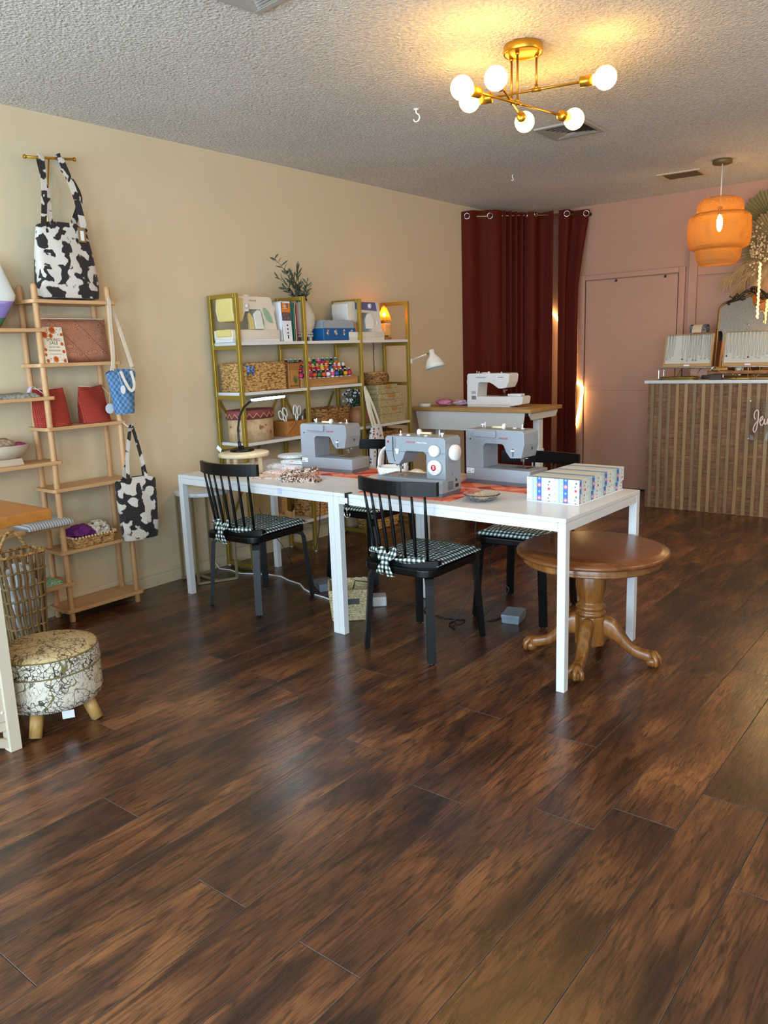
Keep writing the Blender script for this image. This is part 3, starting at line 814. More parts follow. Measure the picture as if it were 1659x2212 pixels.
# bags hanging from the right post
m_bluec = None
def bluechk():
    t = NT('blue_checkerboard'); s = t.sep()
    a = t.math('GREATER_THAN', t.math('FRACT', t.math('MULTIPLY', t.math('ADD', s[1], t.math('MULTIPLY', s[0], 1.0)), 29)), .5); b = t.math('GREATER_THAN', t.math('FRACT', t.math('MULTIPLY', s[2], 29)), .5)
    q = t.math('ABSOLUTE', t.math('SUBTRACT', a, b))
    return t.fin(t.mix(q, '#6590ba', '#47698d'), .85)
bb = thing('bucket_bag', 'small blue checkered bag hanging by a cream strap from the oak shelf', 'bag', (.20, .405, 1.10))
tote(bb, (.235, .405, 1.10), .185, .105, .10, .245, bluechk(), yaw=R(0))
strap(bb, [(.272, .330, 1.352), (.262, .352, 1.44), (.235, .372, 1.60), (.223, .385, 1.728), (.19, .412, 1.735), (.165, .425, 1.725), (.20, .455, 1.55), (.232, .487, 1.352)], .024, m_canvas, 'strap', (1, .2, 0))
strap(bb, [(.280, .375, 1.345), (.291, .392, 1.285), (.292, .418, 1.240), (.292, .438, 1.245), (.291, .446, 1.28), (.280, .440, 1.345)], .016, m_canvas, 'handle', (1, 0, 0))
part(bb, 'ring', MB().torus((.27, .331, 1.352), .010, .0018, 'x', 18, 6).torus((.236, .487, 1.355), .010, .0018, 'x', 18, 6), m_steel, True)
part(bb, 'tag', MB().lathe([(0, 0), (.016, 0), (.016, .001), (0, .001)], (.291, .372, 1.245), 18, 0, 'x', False, sx=1.0, sy=1.5).tube([(.285, .355, 1.34), (.292, .37, 1.262)], .0007, 4), m_paper, True)
hk = thing('wall_hook', 'thin white wire hook on the right post holding the hanging cow print tote', 'hook', (.205, .405, 1.05))
part(hk, 'wire', MB().tube([(.206, .398, 1.075), (.215, .400, 1.06), (.235, .412, 1.038), (.25, .43, 1.035), (.252, .437, 1.05)], .0022, 6), m_whitegloss, True)
ct = thing('tote_bag', 'small cow print tote hanging low at the right end of the oak shelf', 'tote bag', (.26, .42, .38))
tote(ct, (.262, .412, .385), .25, .225, .11, .355, m_cow2, yaw=R(-6))
for (a, b) in (((.285, .352, .735), (.285, .475, .735)), ((.243, .348, .735), (.243, .485, .735))):
    strap(ct, [a, (.262, .378, .88), (.249, .415, 1.005), (.249, .428, 1.036), (.249, .442, 1.005), (.262, .462, .88), b], .021, m_cow2, up=(1, 0, 0))

# openwork rope basket full of white paper
rb = thing('rope_basket', 'tall openwork rope basket of crumpled white paper beside the cream cabinet', 'basket', (.292, -.335, 0))
B0, B1, BW0, BW1 = .006, .475, .165, .225
def bk(u, z, off=0.0):
    k = (z - B0) / (B1 - B0); w = BW0 + (BW1 - BW0) * k
    x, y, nx, ny = rr_path(.13 + .03 * k, w, .03)(u); return Vector((.302 + x + nx * off, -.335 + y + ny * off, z))
sl = MB(); rd = random.Random(5)
for i in range(20):
    u = i / 20; ph = rd.uniform(0, 6)
    sl.tube([bk(u + .006 * math.sin(ph + z * 40), z, .002 * math.sin(z * 60 + ph)) for z in [B0 + (B1 - B0) * q / 8 for q in range(9)]], .0064, 6)
    sl.tube([bk(u + .010 + .006 * math.cos(ph + z * 40), z) for z in [B0 + (B1 - B0) * q / 8 for q in range(9)]], .0052, 6)
part(rb, 'upright', sl, plain('grey_rope', '#8f7550', .85, var=.2), True)
rg = MB()
for z in (B0 + .004, .10, .175, .245, .315, .39):
    rg.tube([bk(i / 78, z + .003 * math.sin(i * 2.4), .004 * math.cos(i * 1.2)) for i in range(78)], .0056, 6, closed=True)
part(rb, 'band', rg, plain('tan_rope', '#9c8355', .85, var=.2), True)
part(rb, 'rim', MB().tube([bk(i / 96, B1 + .002 * math.sin(i * 2.2), .002 * math.cos(i * 2.2)) for i in range(96)], [.0075 + .002 * math.sin(i * 2.2) for i in range(96)], 7, closed=True), m_wick, True)
hp = [(.245, -.40 + .15 * q, B1 + .10 * math.sin(PI * q)) for q in [k / 20 for k in range(21)]]
part(rb, 'handle', MB().tube(hp, [.0075 + .0025 * (k % 2) for k in range(21)], 8), m_wick, True)
part(rb, 'base', MB().box(.25, .35, -.41, -.26, 0, B0 + .004), m_wickd, True)
cp = MB().merge(cloth_blob((.302, -.335, .012), .056, .084, .205, 31, 60, 60, .20))
solo('crumpled_paper', 'crumpled white tissue paper filling the openwork rope basket', 'paper', cp, m_paper)
# ---------------------------------------------------------------- sewing machines
def sewing(name, label, loc, rz, style, group=None):
    t = thing(name, label, 'sewing machine', loc, rz, group)
    st = dict(L=.375, D=.165, H=.272, base=.080, bw=0.0, body=m_grey, foot=m_greydark, dial=m_whitegloss)
    st.update(style); L, D, H, bh = st['L'], st['D'], st['H'], st['base']
    k = L / .375; body = st['body']
    part(t, 'base', MB().box(0, L, .0, D, .017, bh, 0, .004, 2), st.get('basemat', body))
    part(t, 'foot_plinth', MB().box(.003, L - .003, .003, D - .003, 0, .0172), st['foot'])
    b0, y0 = bh - .001, st.get('recess', .030)
    outl = st.get('outline') or [(.270, b0), (.375, b0), (.375, H - .012), (.364, H), (.046, H), (.036, H - .012), (.034, .205), (.050, .140), (.112, .136), (.136, .165), (.150, .196), (.160, .203), (.255, .203), (.270, .190)]
    outl = [(x * k, z) for x, z in outl]
    part(t, 'arm', MB().prism(outl, 'y', y0, D - .001, 0, .0035, 2), body)
    if 'handwheel' in st or 1:
        part(t, 'handwheel', MB().lathe([(0, L), (.033, L), (.037, L + .005), (.037, L + .022), (.033, L + .028), (0, L + .029)], (0, D * .55, H - .072), 28, 0, 'x'), st['dial'])
    # needle bar, presser foot and throat plate
    nx, ny = .095 * k, D * .42
    nb = MB().cyl((nx, ny, bh + .012), (nx, ny, .142), .0035, n=10).cyl((nx + .012, ny, bh + .03), (nx + .012, ny, .142), .0042, n=10)
    nb.box(nx - .011, nx + .013, ny - .012, ny + .012, bh + .003, bh + .007, 0, .001, 1).box(nx - .004, nx + .014, ny - .006, ny + .006, bh + .030, bh + .048, 0, .002, 1).cyl((nx - .003, ny - .002, bh + .045), (nx - .022, ny - .004, bh + .048), .0035, n=10)
    part(t, 'presser_foot', nb, m_steel)
    part(t, 'throat_plate', MB().box(nx - .045, nx + .05, ny - .035, ny + .035, bh, bh + .0012), m_steel)
    return t, st
def face_front(x, z, y=0.0): return frame((x, y - .0006, z), (1, 0, 0), (0, 0, 1))
def face_rear(x, z, y): return frame((x, y + .0006, z), (-1, 0, 0), (0, 0, 1))
def face_side(y, z, x): return frame((x + .0006, y, z), (0, 1, 0), (0, 0, 1))
def grey_machine(label, loc, rz):
    t, s = sewing('sewing_machine', label, loc, rz, {}, 'grey sewing machines on the white tables')
    L, D, H, yf = .375, .165, .272, .030
    d1 = part(t, 'dial', MB().lathe([(0, 0), (.0255, 0), (.0275, .004), (.0265, .018), (.024, .021), (0, .021)], (.322, yf, .212), 28, 0, '-y'), m_whitegloss)
    d2 = part(t, 'pattern_dial', MB().lathe([(0, 0), (.034, 0), (.036, .004), (.035, .016), (.032, .019), (0, .019)], (.322, yf, .135), 32, 0, '-y'), m_whitegloss)
    dp = MB().lathe([(0, 0), (.0145, 0), (.0145, .001), (0, .001)], (.322, yf - .019, .135), 24, 0, '-y')
    for q in range(16):
        a = 2 * PI * q / 16; x = .322 + .025 * math.cos(a); z = .135 + .025 * math.sin(a)
        dp.box(x - .0012, x + .0012, yf - .0196, yf - .019, z - .002, z + .002, 1)
    part(d2, 'dial_print', dp, [m_red, m_grey])
    part(d2, 'emblem', text_mb('S', .024, face_front(.322, .135, yf - .0201), .0003), m_whitet)
    for q in range(10):
        pass
    lt = MB().merge(text_mb('SINGER', .0135, face_front(.185, .246, yf), .0004, sp=1.25), 0)
    lt.merge(text_mb('Heavy Duty', .0115, face_front(.248, .2455, yf), .0004), 1)
    lt.box(.2125, .2132, yf - .001, yf, .239, .252, 1)
    lt.merge(text_mb('SINGER', .0125, face_rear(.150, .232, D), .0004, sp=1.25), 0)
    part(t, 'lettering', lt, [m_red, m_whitet])
    part(t, 'badge', MB().lathe([(0, 0), (.006, 0), (.006, .0008), (0, .0008)], (.053, yf, .244), 18, 0, '-y'), m_red)
    gv = MB().box(.079, .084, yf - .0012, yf + .002, .205, .268).box(.094, .0955, yf - .0008, yf + .002, .20, .268)
    gv.tube([(.080, yf - .001, .212), (.083, yf - .001, .18), (.088, yf - .001, .155), (.094, yf - .001, .153)], .0016, 6)
    gv.box(.037, L - .001, yf - .0006, yf + .001, .1990, .2002)
    part(t, 'thread_slot', gv, m_blackmat)
    part(t, 'tension_lever', MB().box(.098, .118, yf - .008, yf, .200, .213, 0, .002, 2).box(.104, .117, yf - .012, yf, .188, .200, 0, .002, 2), m_whitegloss)
    tp = MB()
    for x, r in ((.10, .009), (.145, .010), (.245, .010)): tp.lathe([(0, .006), (r, .003), (r, 0)], (x, .07, H), 16, 0)
    tp.cyl((.10, .07, H), (.10, .07, H + .016), .0025).ball((.10, .07, H + .018), .004, 8, 6)
    tp.cyl((.300, .10, H), (.300, .10, H + .028), .0025).cyl((.335, .07, H), (.335, .07, H + .010), .004).cyl((.335, .07, H + .010), (.335, .07, H + .018), .009)
    part(t, 'winder_knobs', tp, m_whitegloss)
    part(t, 'spool_pin', MB().cyl((.18, .115, H + .008), (.245, .115, H + .008), .006, mi=0).lathe([(0, -.006), (.016, -.005), (.014, .006), (0, .007)], (.178, .115, H + .012), 20, 1, 'x'), [plain('ivory_plastic', '#e6d3ae', .5), m_whitegloss])
    part(t, 'handle', MB().prism([(.195, .232), (.315, .236), (.322, .244), (.322, .268), (.190, .268), (.190, .238)], 'y', D - .012, D + .012, 0, .004, 2), m_grey)
    lv = MB().box(.083, .103, D, D + .012, .172, .179, 0, .002, 2)
    lv.box(.094, .0975, D - .001, D + .0008, .146, .185, 1)
    part(t, 'presser_lever', lv, [m_whitegloss, m_blackmat])
    part(t, 'rating_label', MB().box(.325, .368, D - .0002, D + .0008, .050, .074, 0).box(.345, .364, D, D + .0012, .054, .060, 1).box(.345, .366, D, D + .0012, .066, .069, 1).box(.330, .335, D, D + .0012, .058, .067, 1), [m_paper, m_grey])
    part(t, 'screw', MB().lathe([(0, 0), (.004, 0), (.004, .0008), (0, .0008)], (.345, D + .0008, .222), 12, 0, 'y').lathe([(0, 0), (.002, 0), (.002, .001), (0, .001)], (.036, .09, .235), 10, 0, 'x').box(.0335, .0345, .088, .094, .176, .190), m_blackmat)
    vt = MB()
    for i in range(8):
        for j in range(8): vt.box(L, L + .0006, .05 + i * .006, .0525 + i * .006, .028 + j * .0052, .0315 + j * .0052)
    vt.box(L, L + .0012, .117, .127, .062, .074).box(L, L + .0012, .112, .140, .034, .050, 0, .0005, 1).box(L, L + .0008, .085, .092, .094, .096).box(L, L + .0008, .085, .092, .103, .105)
    part(t, 'socket_panel', vt, m_blackmat)
    return t
TZT = TZ + .0035
s1 = grey_machine('grey sewing machine nearest the gold shelf, its back turned to the camera', (1.268, 1.298, TZT), R(182.5))
dup(s1, (1.768, .745, TZT), R(1.5), 'grey sewing machine facing the camera with round white dials and handwheel')
dup(s1, (2.378, 1.332, TZT), R(177), 'grey sewing machine beside the striped gift box, its back turned to the camera')

# patchwork mats under the machines
def patch(name):
    t = NT(name)
    v = t.map(scale=(1, 1, 1), rot=(0, 0, .7))
    c = t.n('TexVoronoi', {'distance': 'CHEBYCHEV'}, Vector=v, Scale=17, Randomness=.25)
    s = t.sep(c.outputs['Color'])
    col = t.ramp(s[0], [(0, '#d9694f'), (.25, '#e39478'), (.45, '#b83a35'), (.6, '#e8846a'), (.75, '#c9563f'), (.9, '#9d3440')], 'CONSTANT')
    return t.fin(col, .9)
m_patch = patch('coral_patchwork')
def mat_cloth(lab, x0, x1, y0, y1, rz):
    cx, cy = (x0 + x1) / 2, (y0 + y1) / 2; w, d = x1 - x0, y1 - y0
    mb = MB().grid(lambda u, v: ((u - .5) * w, (v - .5) * d, .0030 + .0004 * math.sin(8 * u + 5 * v)), 12, 10).box(-w / 2, w / 2, -d / 2, d / 2, 0, .0025)
    mb.xf(Matrix.Translation((cx, cy, TZ + .0002)) @ Matrix.Rotation(rz, 4, 'Z'))
    solo('patchwork_mat', lab, 'mat', mb, m_patch, 'coral patchwork mats under the grey machines')
mat_cloth('coral patchwork mat under the grey machine nearest the gold shelf', .93, 1.40, 1.03, 1.34, R(1))
mat_cloth('coral patchwork mat under the middle grey machine with the dials', 1.68, 2.205, .705, 1.02, R(1))
mat_cloth('coral patchwork mat under the grey machine beside the striped gift box', 1.93, 2.44, 1.055, 1.37, R(-1))

# ---------------------------------------------------------------- gold shelving unit
gs = thing('gold_shelving', 'tall gold metal shelving with white boards along the beige wall', 'shelving', (.148, 2.135, 0))
FY = (1.243, 1.843, 2.436, 3.030); GX0, GX1, TW, GH = .018, .290, .026, 1.790
GZ = (1.492, 1.175, .848)
def bar(x0, x1, y0, y1, z0, z1): return MB().box(x0, x1, y0, y1, z0, z1, 0, .0015, 1)
for i, y in enumerate(FY):
    a, b = y - TW / 2, y + TW / 2
    f = part(gs, 'side_frame', MB().box(GX1 - TW, GX1, a, b, .008, GH, 0, .0015, 1).box(GX0, GX0 + TW, a, b, .008, GH, 0, .0015, 1).box(GX0 + TW, GX1 - TW, a, b, GH - TW, GH, 0, .0015, 1).box(GX0 + TW, GX1 - TW, a, b, .012, .012 + TW, 0, .0015, 1), m_gold, True)
    for z in GZ + (.245,): part(f, 'shelf_support', bar(GX0 + TW, GX1 - TW, a + .003, b - .003, z - .046, z - .0205), m_gold, True)
    for x in (GX0 + .013, GX1 - .013): part(f, 'levelling_foot', MB().cyl((x, y, 0), (x, y, .010), .011, n=14), m_whitegloss, True)
for i in range(3):
    y0, y1 = FY[i] + TW / 2 + .001, FY[i + 1] - TW / 2 - .001
    zs = [GZ[0], GZ[1], GZ[2], .245] if i < 2 else [GZ[0], GZ[2], .245]
    for z in zs: part(gs, 'shelf_board', MB().box(GX0 + .002, GX1 - .004, y0 - .012, y1 + .012, z - .020, z, 0, .001, 1), m_white, True)
for a, b in ((FY[0], FY[1]), (FY[1], FY[2])):
    part(gs, 'cross_brace', MB().box(GX0 - .004, GX0 - .001, -.5, .5, -.009, .009).xf(Matrix.Translation((0, (a + b) / 2, .69)) @ Matrix.Rotation(math.atan2(.90, .56), 4, 'X')), m_gold, True)
    part(gs, 'cross_brace', MB().box(GX0 - .009, GX0 - .006, -.5, .5, -.009, .009).xf(Matrix.Translation((0, (a + b) / 2, .69)) @ Matrix.Rotation(-math.atan2(.90, .56), 4, 'X')), m_gold, True)
part(gs, 'rear_rail', bar(GX0 + .002, GX0 + TW, FY[2] + TW / 2, FY[3] - TW / 2, 1.14, 1.166), m_gold, True)
S1, S2, S3, S4 = GZ[0], GZ[1], GZ[2], .245

# top board: cream machine, books, vase, blue box, blue and white machine, amber lamp
m_yel = plain('butter_yellow_plastic', '#d8c67c', .4); m_tan = plain('tan_plastic', '#c2a57c', .4)
cm, s = sewing('sewing_machine', 'cream and yellow sewing machine at the left end of the gold shelf top board', (.268, 1.205, S1 + .0005), R(90), dict(L=.415, D=.175, H=.285, base=.075, body=m_cream, foot=m_white, basemat=m_cream, recess=.02,
    outline=[(.262, .074), (.372, .074), (.352, .20), (.336, .275), (.32, .285), (.05, .285), (.03, .27), (.022, .20), (.034, .135), (.10, .13), (.118, .175), (.135, .205), (.245, .205), (.268, .13)]))
part(cm, 'head_cover', MB().prism([(.022, .272), (.020, .20), (.034, .128), (.105, .124), (.118, .17), (.122, .272)], 'y', .012, .165, 0, .012, 3), m_yel, label='butter yellow head cover')
part(cm, 'free_arm', MB().prism([(-.012, .072), (-.010, .036), (.03, .024), (.12, .02), (.17, .02), (.17, .078), (-.010, .078)], 'y', .006, .14, 0, .006, 2), m_yel, label='yellow accessory box')
part(cm, 'inner_panel', MB().prism([(.215, .080), (.285, .080), (.262, .195), (.235, .20), (.20, .175)], 'y', .008, .022, 0, .004, 2), plain('mint_white_plastic', '#dfe6df', .3), label='glossy pale inner panel')
part(cm, 'colour_stripe', MB().prism([(.165, .079), (.205, .079), (.197, .15), (.165, .185), (.155, .17)], 'y', .014, .021), m_yel)
def green_leaf():
    return MB().prism([(.288, .215), (.315, .212), (.345, .185), (.362, .150), (.372, .118), (.345, .122), (.318, .140), (.298, .175)], 'y', .0165, .0202)
part(cm, 'stitch_chart', green_leaf(), plain('sage_print', '#8fb59b', .5), label='green stitch chart')
part(cm, 'lettering', text_mb('SINGER', .016, face_front(.205, .258, .02), .0004, sp=1.2), m_red)
part(cm, 'top_knob', MB().lathe([(0, .018), (.022, .015), (.024, 0)], (.215, .09, .284), 20).lathe([(0, .014), (.005, .012), (.006, 0)], (.305, .09, .284), 12), m_cream)
part(cm, 'tension_dial', MB().lathe([(0, 0), (.013, 0), (.012, .014), (0, .015)], (.145, .018, .225), 18, 0, '-y').box(.13, .16, .006, .02, .19, .205, 0, .004, 2), m_whitegloss)
bks = [('orange and white sewing magazine, cover out, first of the books', .004, '#e9e7ea', .255), ('white softcover book second from the cream machine', .016, '#d6d6d8', .262), ('grey spiral book third from the cream machine', .014, '#9aa09c', .262), ('floral spined book in the middle of the book row', .016, '#7d6a72', .250), ('peach spined pattern book right of the floral one', .014, '#e0b088', .245), ('dark teal book with a pale top', .018, '#2f6b66', .262), ('green book next to the red one', .016, '#3f7d62', .255), ('white spined book before the red one', .010, '#dcd9d0', .250), ('thin red spined book, last of the row before the vase', .009, '#c33b3f', .245)]
yb = 1.652
for i, (lb, th, colr, h) in enumerate(bks):
    b = thing('book', lb, 'book', (.17, yb + th / 2, S1), 0, 'books on the gold shelf top board')
    mc = plain('book_cover_%d' % i, colr, .5, var=.05); x1 = .262 - .002 * (i % 3)
    part(b, 'cover', MB().box(x1 - .21, x1, yb, yb + .0018, S1, S1 + h).box(x1 - .21, x1, yb + th - .0018, yb + th, S1, S1 + h).box(x1 - .002, x1, yb, yb + th, S1, S1 + h), mc, True)
    part(b, 'pages', MB().box(x1 - .206, x1 - .002, yb + .0018, yb + th - .0018, S1 + .003, S1 + h - .003), m_paper, True)
    yb += th + .0035
mag = thing('magazine', 'magazine with an orange and white cover standing face out before the books', 'magazine', (.272, 1.690, S1), R(0), None)
Mm = Matrix.Translation((.272, 1.692, S1)) @ Matrix.Rotation(R(-3), 4, 'Y')
part(mag, 'pages', MB().box(-.004, 0, -.040, .040, 0, .262).xf(Mm), m_paper, True)
part(mag, 'cover', MB().box(0, .001, -.040, .040, .0, .135, 0).box(0, .001, -.040, .040, .135, .190, 1).box(0, .001, -.040, .040, .190, .250, 2).box(0, .001, -.040, .040, .250, .262, 0).xf(Mm), [plain('cover_white', '#e6e8f2', .4), noisefab('cover_photo', ['#2b2a30', '#5a4650', '#8a7f8c', '#1d1c22'], 120, .4), plain('cover_orange', '#e07a22', .4)], True)
mp = MB()
for z in (.235, .225, .215): mp.box(.001, .0014, -.02, .016, z, z + .003, 0)
for z in (.10, .075, .05, .03, .018): mp.box(.001, .0014, -.004, .008, z, z + .011, 1)
part(mag, 'print', mp.xf(Mm), [m_whitet, m_text], True)
vz = thing('vase', 'white ribbed ginger jar vase on a pierced stand behind the gold post', 'vase', (.155, 1.955, S1))
pf = [(0, .062), (.035, .062)]
for i in range(25):
    q = i / 24; r = .042 + .048 * math.sin(PI * (q * .86 + .12)) ** .8; pf += [(r + .0016 * (i % 2), .062 + .20 * q)]
pf += [(.038, .268), (.040, .285), (.034, .285), (.032, .26), (0, .25)]
part(vz, 'jar', MB().lathe(pf, (.155, 1.955, S1), 36), plain('white_bisque', '#d5cdc2', .6, var=.03), True)
std = MB().lathe([(0, .030), (.072, .030), (.074, .036), (.074, .056), (.060, .062), (0, .062)], (.155, 1.955, S1), 30)
for q in range(4):
    a = R(45 + 90 * q); std.box(.155 + .05 * math.cos(a) - .009, .155 + .05 * math.cos(a) + .009, 1.955 + .05 * math.sin(a) - .009, 1.955 + .05 * math.sin(a) + .009, S1, S1 + .031)
part(vz, 'stand', std, m_white, True)
pc = MB()
for q in range(30):
    a = 2 * PI * q / 30; pc.box(-.0008, .0014, -.0035, .0035, S1 + .040, S1 + .052, M=Matrix.Translation((.155 + .0735 * math.cos(a), 1.955 + .0735 * math.sin(a), 0)) @ Matrix.Rotation(a, 4, 'Z'))
part(vz, 'piercing', pc, m_text, True)
# olive sprigs
ol = thing('olive_branch', 'dark green olive branch with black olives standing in the white vase', 'plant', (.155, 1.955, S1 + .255))
rd = random.Random(11); stem = MB(); lf = MB(); fr = MB()
def leaf(mb, p, d, ln, wd, roll):
    d = d.normalized(); s = d.cross(Vector((math.cos(roll), math.sin(roll), .4))).normalized(); n = s.cross(d)
    k = 6; vs = []
    for i in range(k + 1):
        t = i / k; w = wd * math.sin(PI * (t * .94 + .03)) ** .8; c = p + d * ln * t - n * ln * .12 * t * t
        vs += [c - s * w, c + n * w * .25, c + s * w]
    fs = []
    for i in range(k):
        a = i * 3; fs += [(a, a + 1, a + 4, a + 3), (a + 1, a + 2, a + 5, a + 4)]
    mb.add(vs, fs)
sprigs = [((-.02, -.17, .29), 9), ((.0, -.06, .20), 7), ((.03, .0, .23), 8), ((.05, -.11, .13), 6), ((-.03, .03, .11), 6), ((.08, .02, .09), 6), ((.04, -.19, .16), 6), ((0, -.02, .30), 0), ((.05, -.05, .08), 6), ((-.02, -.09, .10), 6), ((.06, .05, .14), 6)]
for (dx, dy, dz), nl in sprigs:
    if nl == 0: continue
    p0 = Vector((.155 + rd.uniform(-.012, .012), 1.952 + rd.uniform(-.012, .012), S1 + .20)); p3 = p0 + Vector((dx, dy - .04, dz + .06)); p1 = p0 + Vector((dx * .15, dy * .12, dz * .5 + .06))
    P = [p0.lerp(p1, q / 8).lerp(p1.lerp(p3, q / 8), q / 8) for q in range(9)]
    stem.tube(P, [.0028 - .0002 * q for q in range(9)], 6)
    for i in range(nl * 2):
        q = .38 + .62 * i / (nl * 2 - 1); j = min(7, int(q * 8)); p = P[j].lerp(P[j + 1], q * 8 - j)
        d = (P[j + 1] - P[j]).normalized(); sd = Vector((rd.uniform(-1, 1), (1 if i % 2 else -1) * rd.uniform(.5, 1), rd.uniform(-.2, .7)))
        leaf(lf, p, d * .65 + sd * .8, rd.uniform(.040, .068), rd.uniform(.005, .008), rd.uniform(0, 6))
    for _ in range(2):
        q = rd.uniform(.35, .8); p = P[int(q * 8)] + Vector((rd.uniform(0, .02), rd.uniform(-.02, .02), -.005)); fr.ball(p, .0085, 10, 8, sz=1.25)
part(ol, 'stem', stem, plain('olive_bark', '#4c4a38', .8), True)
part(ol, 'leaves', lf, plain('olive_leaf', '#4a5240', .6, var=.25, vs=60), True, kind='stuff')
part(ol, 'olives', fr, plain('black_olive', '#1f1518', .35), True, kind='stuff')
m_blue = plain('painted_blue', '#15609c', .5, var=.08)
bx = thing('planter_box', 'bright blue painted wooden box with flower motifs on the gold shelf top board', 'box', (.175, 2.175, S1))
part(bx, 'box', MB().box(.085, .262, 2.055, 2.405, S1, S1 + .088, 0, .003, 1).box(.080, .267, 2.05, 2.41, S1 + .022, S1 + .027, 0, .001, 1), m_blue, True)
gr = MB()
for i in range(58): gr.box(.262, .2645, 2.058 + i * .006, 2.0612 + i * .006, S1 + .030, S1 + .084)
for i in range(50): gr.box(.262, .2640, 2.06 + i * .0069, 2.0632 + i * .0069, S1 + .003, S1 + .019)
part(bx, 'beading', gr, m_blue, True)
def scallop(x, y0, y1, zb, zt, n, ax='y'):
    pts = [(y0, zb)]
    for i in range(n):
        for q in range(9):
            a = PI * q / 8; c = y0 + (y1 - y0) * (i + .5) / n; h = (y1 - y0) / n / 2
            pts.append((c - h * math.cos(a), zt - h * .55 + h * .55 * math.sin(a)))
    pts.append((y1, zb)); return pts
m_bluegrey = plain('grey_blue_liner', '#9aa5ae', .6)
part(bx, 'scalloped_liner', MB().prism(scallop(0, 2.062, 2.40, S1 + .086, S1 + .145, 8), 'x', .250, .256, 0).prism(scallop(0, 2.062, 2.40, S1 + .086, S1 + .145, 8), 'x', .090, .096, 0).prism(scallop(0, .090, .256, S1 + .086, S1 + .145, 4), 'y', 2.058, 2.064, 0).prism(scallop(0, .090, .256, S1 + .086, S1 + .145, 4), 'y', 2.396, 2.402, 0), m_bluegrey, True)
fm = MB()
for i, y in enumerate((2.10, 2.185, 2.275, 2.355)):
    for q in range(7):
        a = q * .9; fm.lathe([(0, .0012), (.007, .0006), (.007, 0)], (.2645, y + (.012 if q else 0) * math.cos(a) * (1 if i % 2 else .7), S1 + .058 + (.014 if q else 0) * math.sin(a)), 8, [0, 1, 2][(q + i) % 3], 'x')
    fm.box(.2642, .2652, y - .001, y + .001, S1 + .032, S1 + .05, 2)
part(bx, 'flower_motifs', fm, [plain('salmon_print', '#c9776b', .6), plain('pale_print', '#dfe3e0', .6), plain('leaf_print', '#6f9a86', .6)], True)
m_ww = plain('pearl_white_plastic', '#dcd9d2', .3); m_viol = plain('violet_blue_plastic', '#565f95', .4)
bm_, s = sewing('sewing_machine', 'white sewing machine with a violet top band beside the amber lamp', (.268, 2.325, S1 + .0005), R(90), dict(L=.42, D=.175, H=.280, base=.060, body=m_ww, foot=m_cream, basemat=m_ww, recess=.02,
    outline=[(.262, .059), (.375, .059), (.352, .20), (.340, .268), (.33, .28), (.04, .28), (.012, .262), (.010, .20), (.022, .135), (.10, .13), (.13, .17), (.155, .20), (.235, .20), (.255, .15)]))
part(bm_, 'top_band', MB().prism([(.10, .279), (.335, .279), (.345, .250), (.352, .215), (.10, .225)], 'y', .0165, .0205), m_viol, label='violet control band')
part(bm_, 'stitch_dial', MB().lathe([(0, 0), (.019, 0), (.018, .012), (0, .014)], (.262, .018, .250), 20, 0, '-y'), m_whitegloss)
part(bm_, 'inner_panel', MB().prism([(.215, .082), (.29, .082), (.312, .11), (.300, .165), (.270, .195), (.235, .195), (.205, .15)], 'y', .010, .022, 0, .004, 2), m_whitegloss)
part(bm_, 'reverse_button', MB().lathe([(0, 0), (.015, 0), (.013, .004), (0, .005)], (.355, .018, .125), 18, 0, '-y', sx=.7), m_whitegloss)
al = thing('amber_lamp', 'small glowing amber glass lamp at the right end of the gold shelf', 'lamp', (.200, 2.838, S1))
part(al, 'base', MB().box(.165, .235, 2.795, 2.875, S1, S1 + .022, 0, .004, 2).box(.185, .215, 2.815, 2.860, S1 + .022, S1 + .034, 0, .002, 1), wood('lamp_wood', '#b07a42', '#8a5a2c', 'y'), True)
part(al, 'candle_block', MB().box(.180, .232, 2.800, 2.872, S1 + .034, S1 + .125, 0, .005, 2), plain('cream_wax', '#e2b26a', .5, Subsurface_Weight=.3), True)
part(al, 'pole', MB().tube([(.172, 2.80, S1 + .02), (.168, 2.795, S1 + .15), (.178, 2.80, S1 + .25), (.205, 2.825, S1 + .268)], .003, 8).cyl((.205, 2.825, S1 + .255), (.205, 2.825, S1 + .275), .006), m_brass, True)
sp = [(.010, .258), (.016, .254), (.034, .225), (.047, .185), (.052, .150), (.050, .150), (.044, .185), (.031, .222), (.013, .250)]
def shade_fn(u, v):
    a = 2 * PI * u; q = v; r = .011 + .043 * q ** .75; r *= 1 + .05 * math.cos(12 * a) * q; return (.205 + r * math.cos(a), 2.825 + r * math.sin(a), S1 + .257 - .108 * q + .005 * math.cos(12 * a) * q ** 4)
amber = NT('amber_glass')
at_ = amber.n('BsdfTransparent', Color=lin('#ffb24a')); ad_ = amber.n('BsdfTranslucent', Color=lin('#f08a22')); ag_ = amber.n('BsdfGlossy', Color=lin('#ffffff'), Roughness=.1)
am1 = amber.n('MixShader'); amber.set(am1, 'i0', .50); amber.t.links.new(at_.outputs[0], am1.inputs[1]); amber.t.links.new(ad_.outputs[0], am1.inputs[2])
am2 = amber.n('MixShader'); amber.set(am2, 'i0', .06); amber.t.links.new(am1.outputs[0], am2.inputs[1]); amber.t.links.new(ag_.outputs[0], am2.inputs[2]); amber.t.links.new(am2.outputs[0], amber.out.inputs['Surface'])
part(al, 'shade', MB().grid(shade_fn, 72, 14, cu=True), amber.m, True)
bulb_e = emit('warm_bulb', (1, .52, .16), 110)
part(al, 'bulb', MB().ball((.205, 2.825, S1 + .195), .017, 14, 10), bulb_e, True)
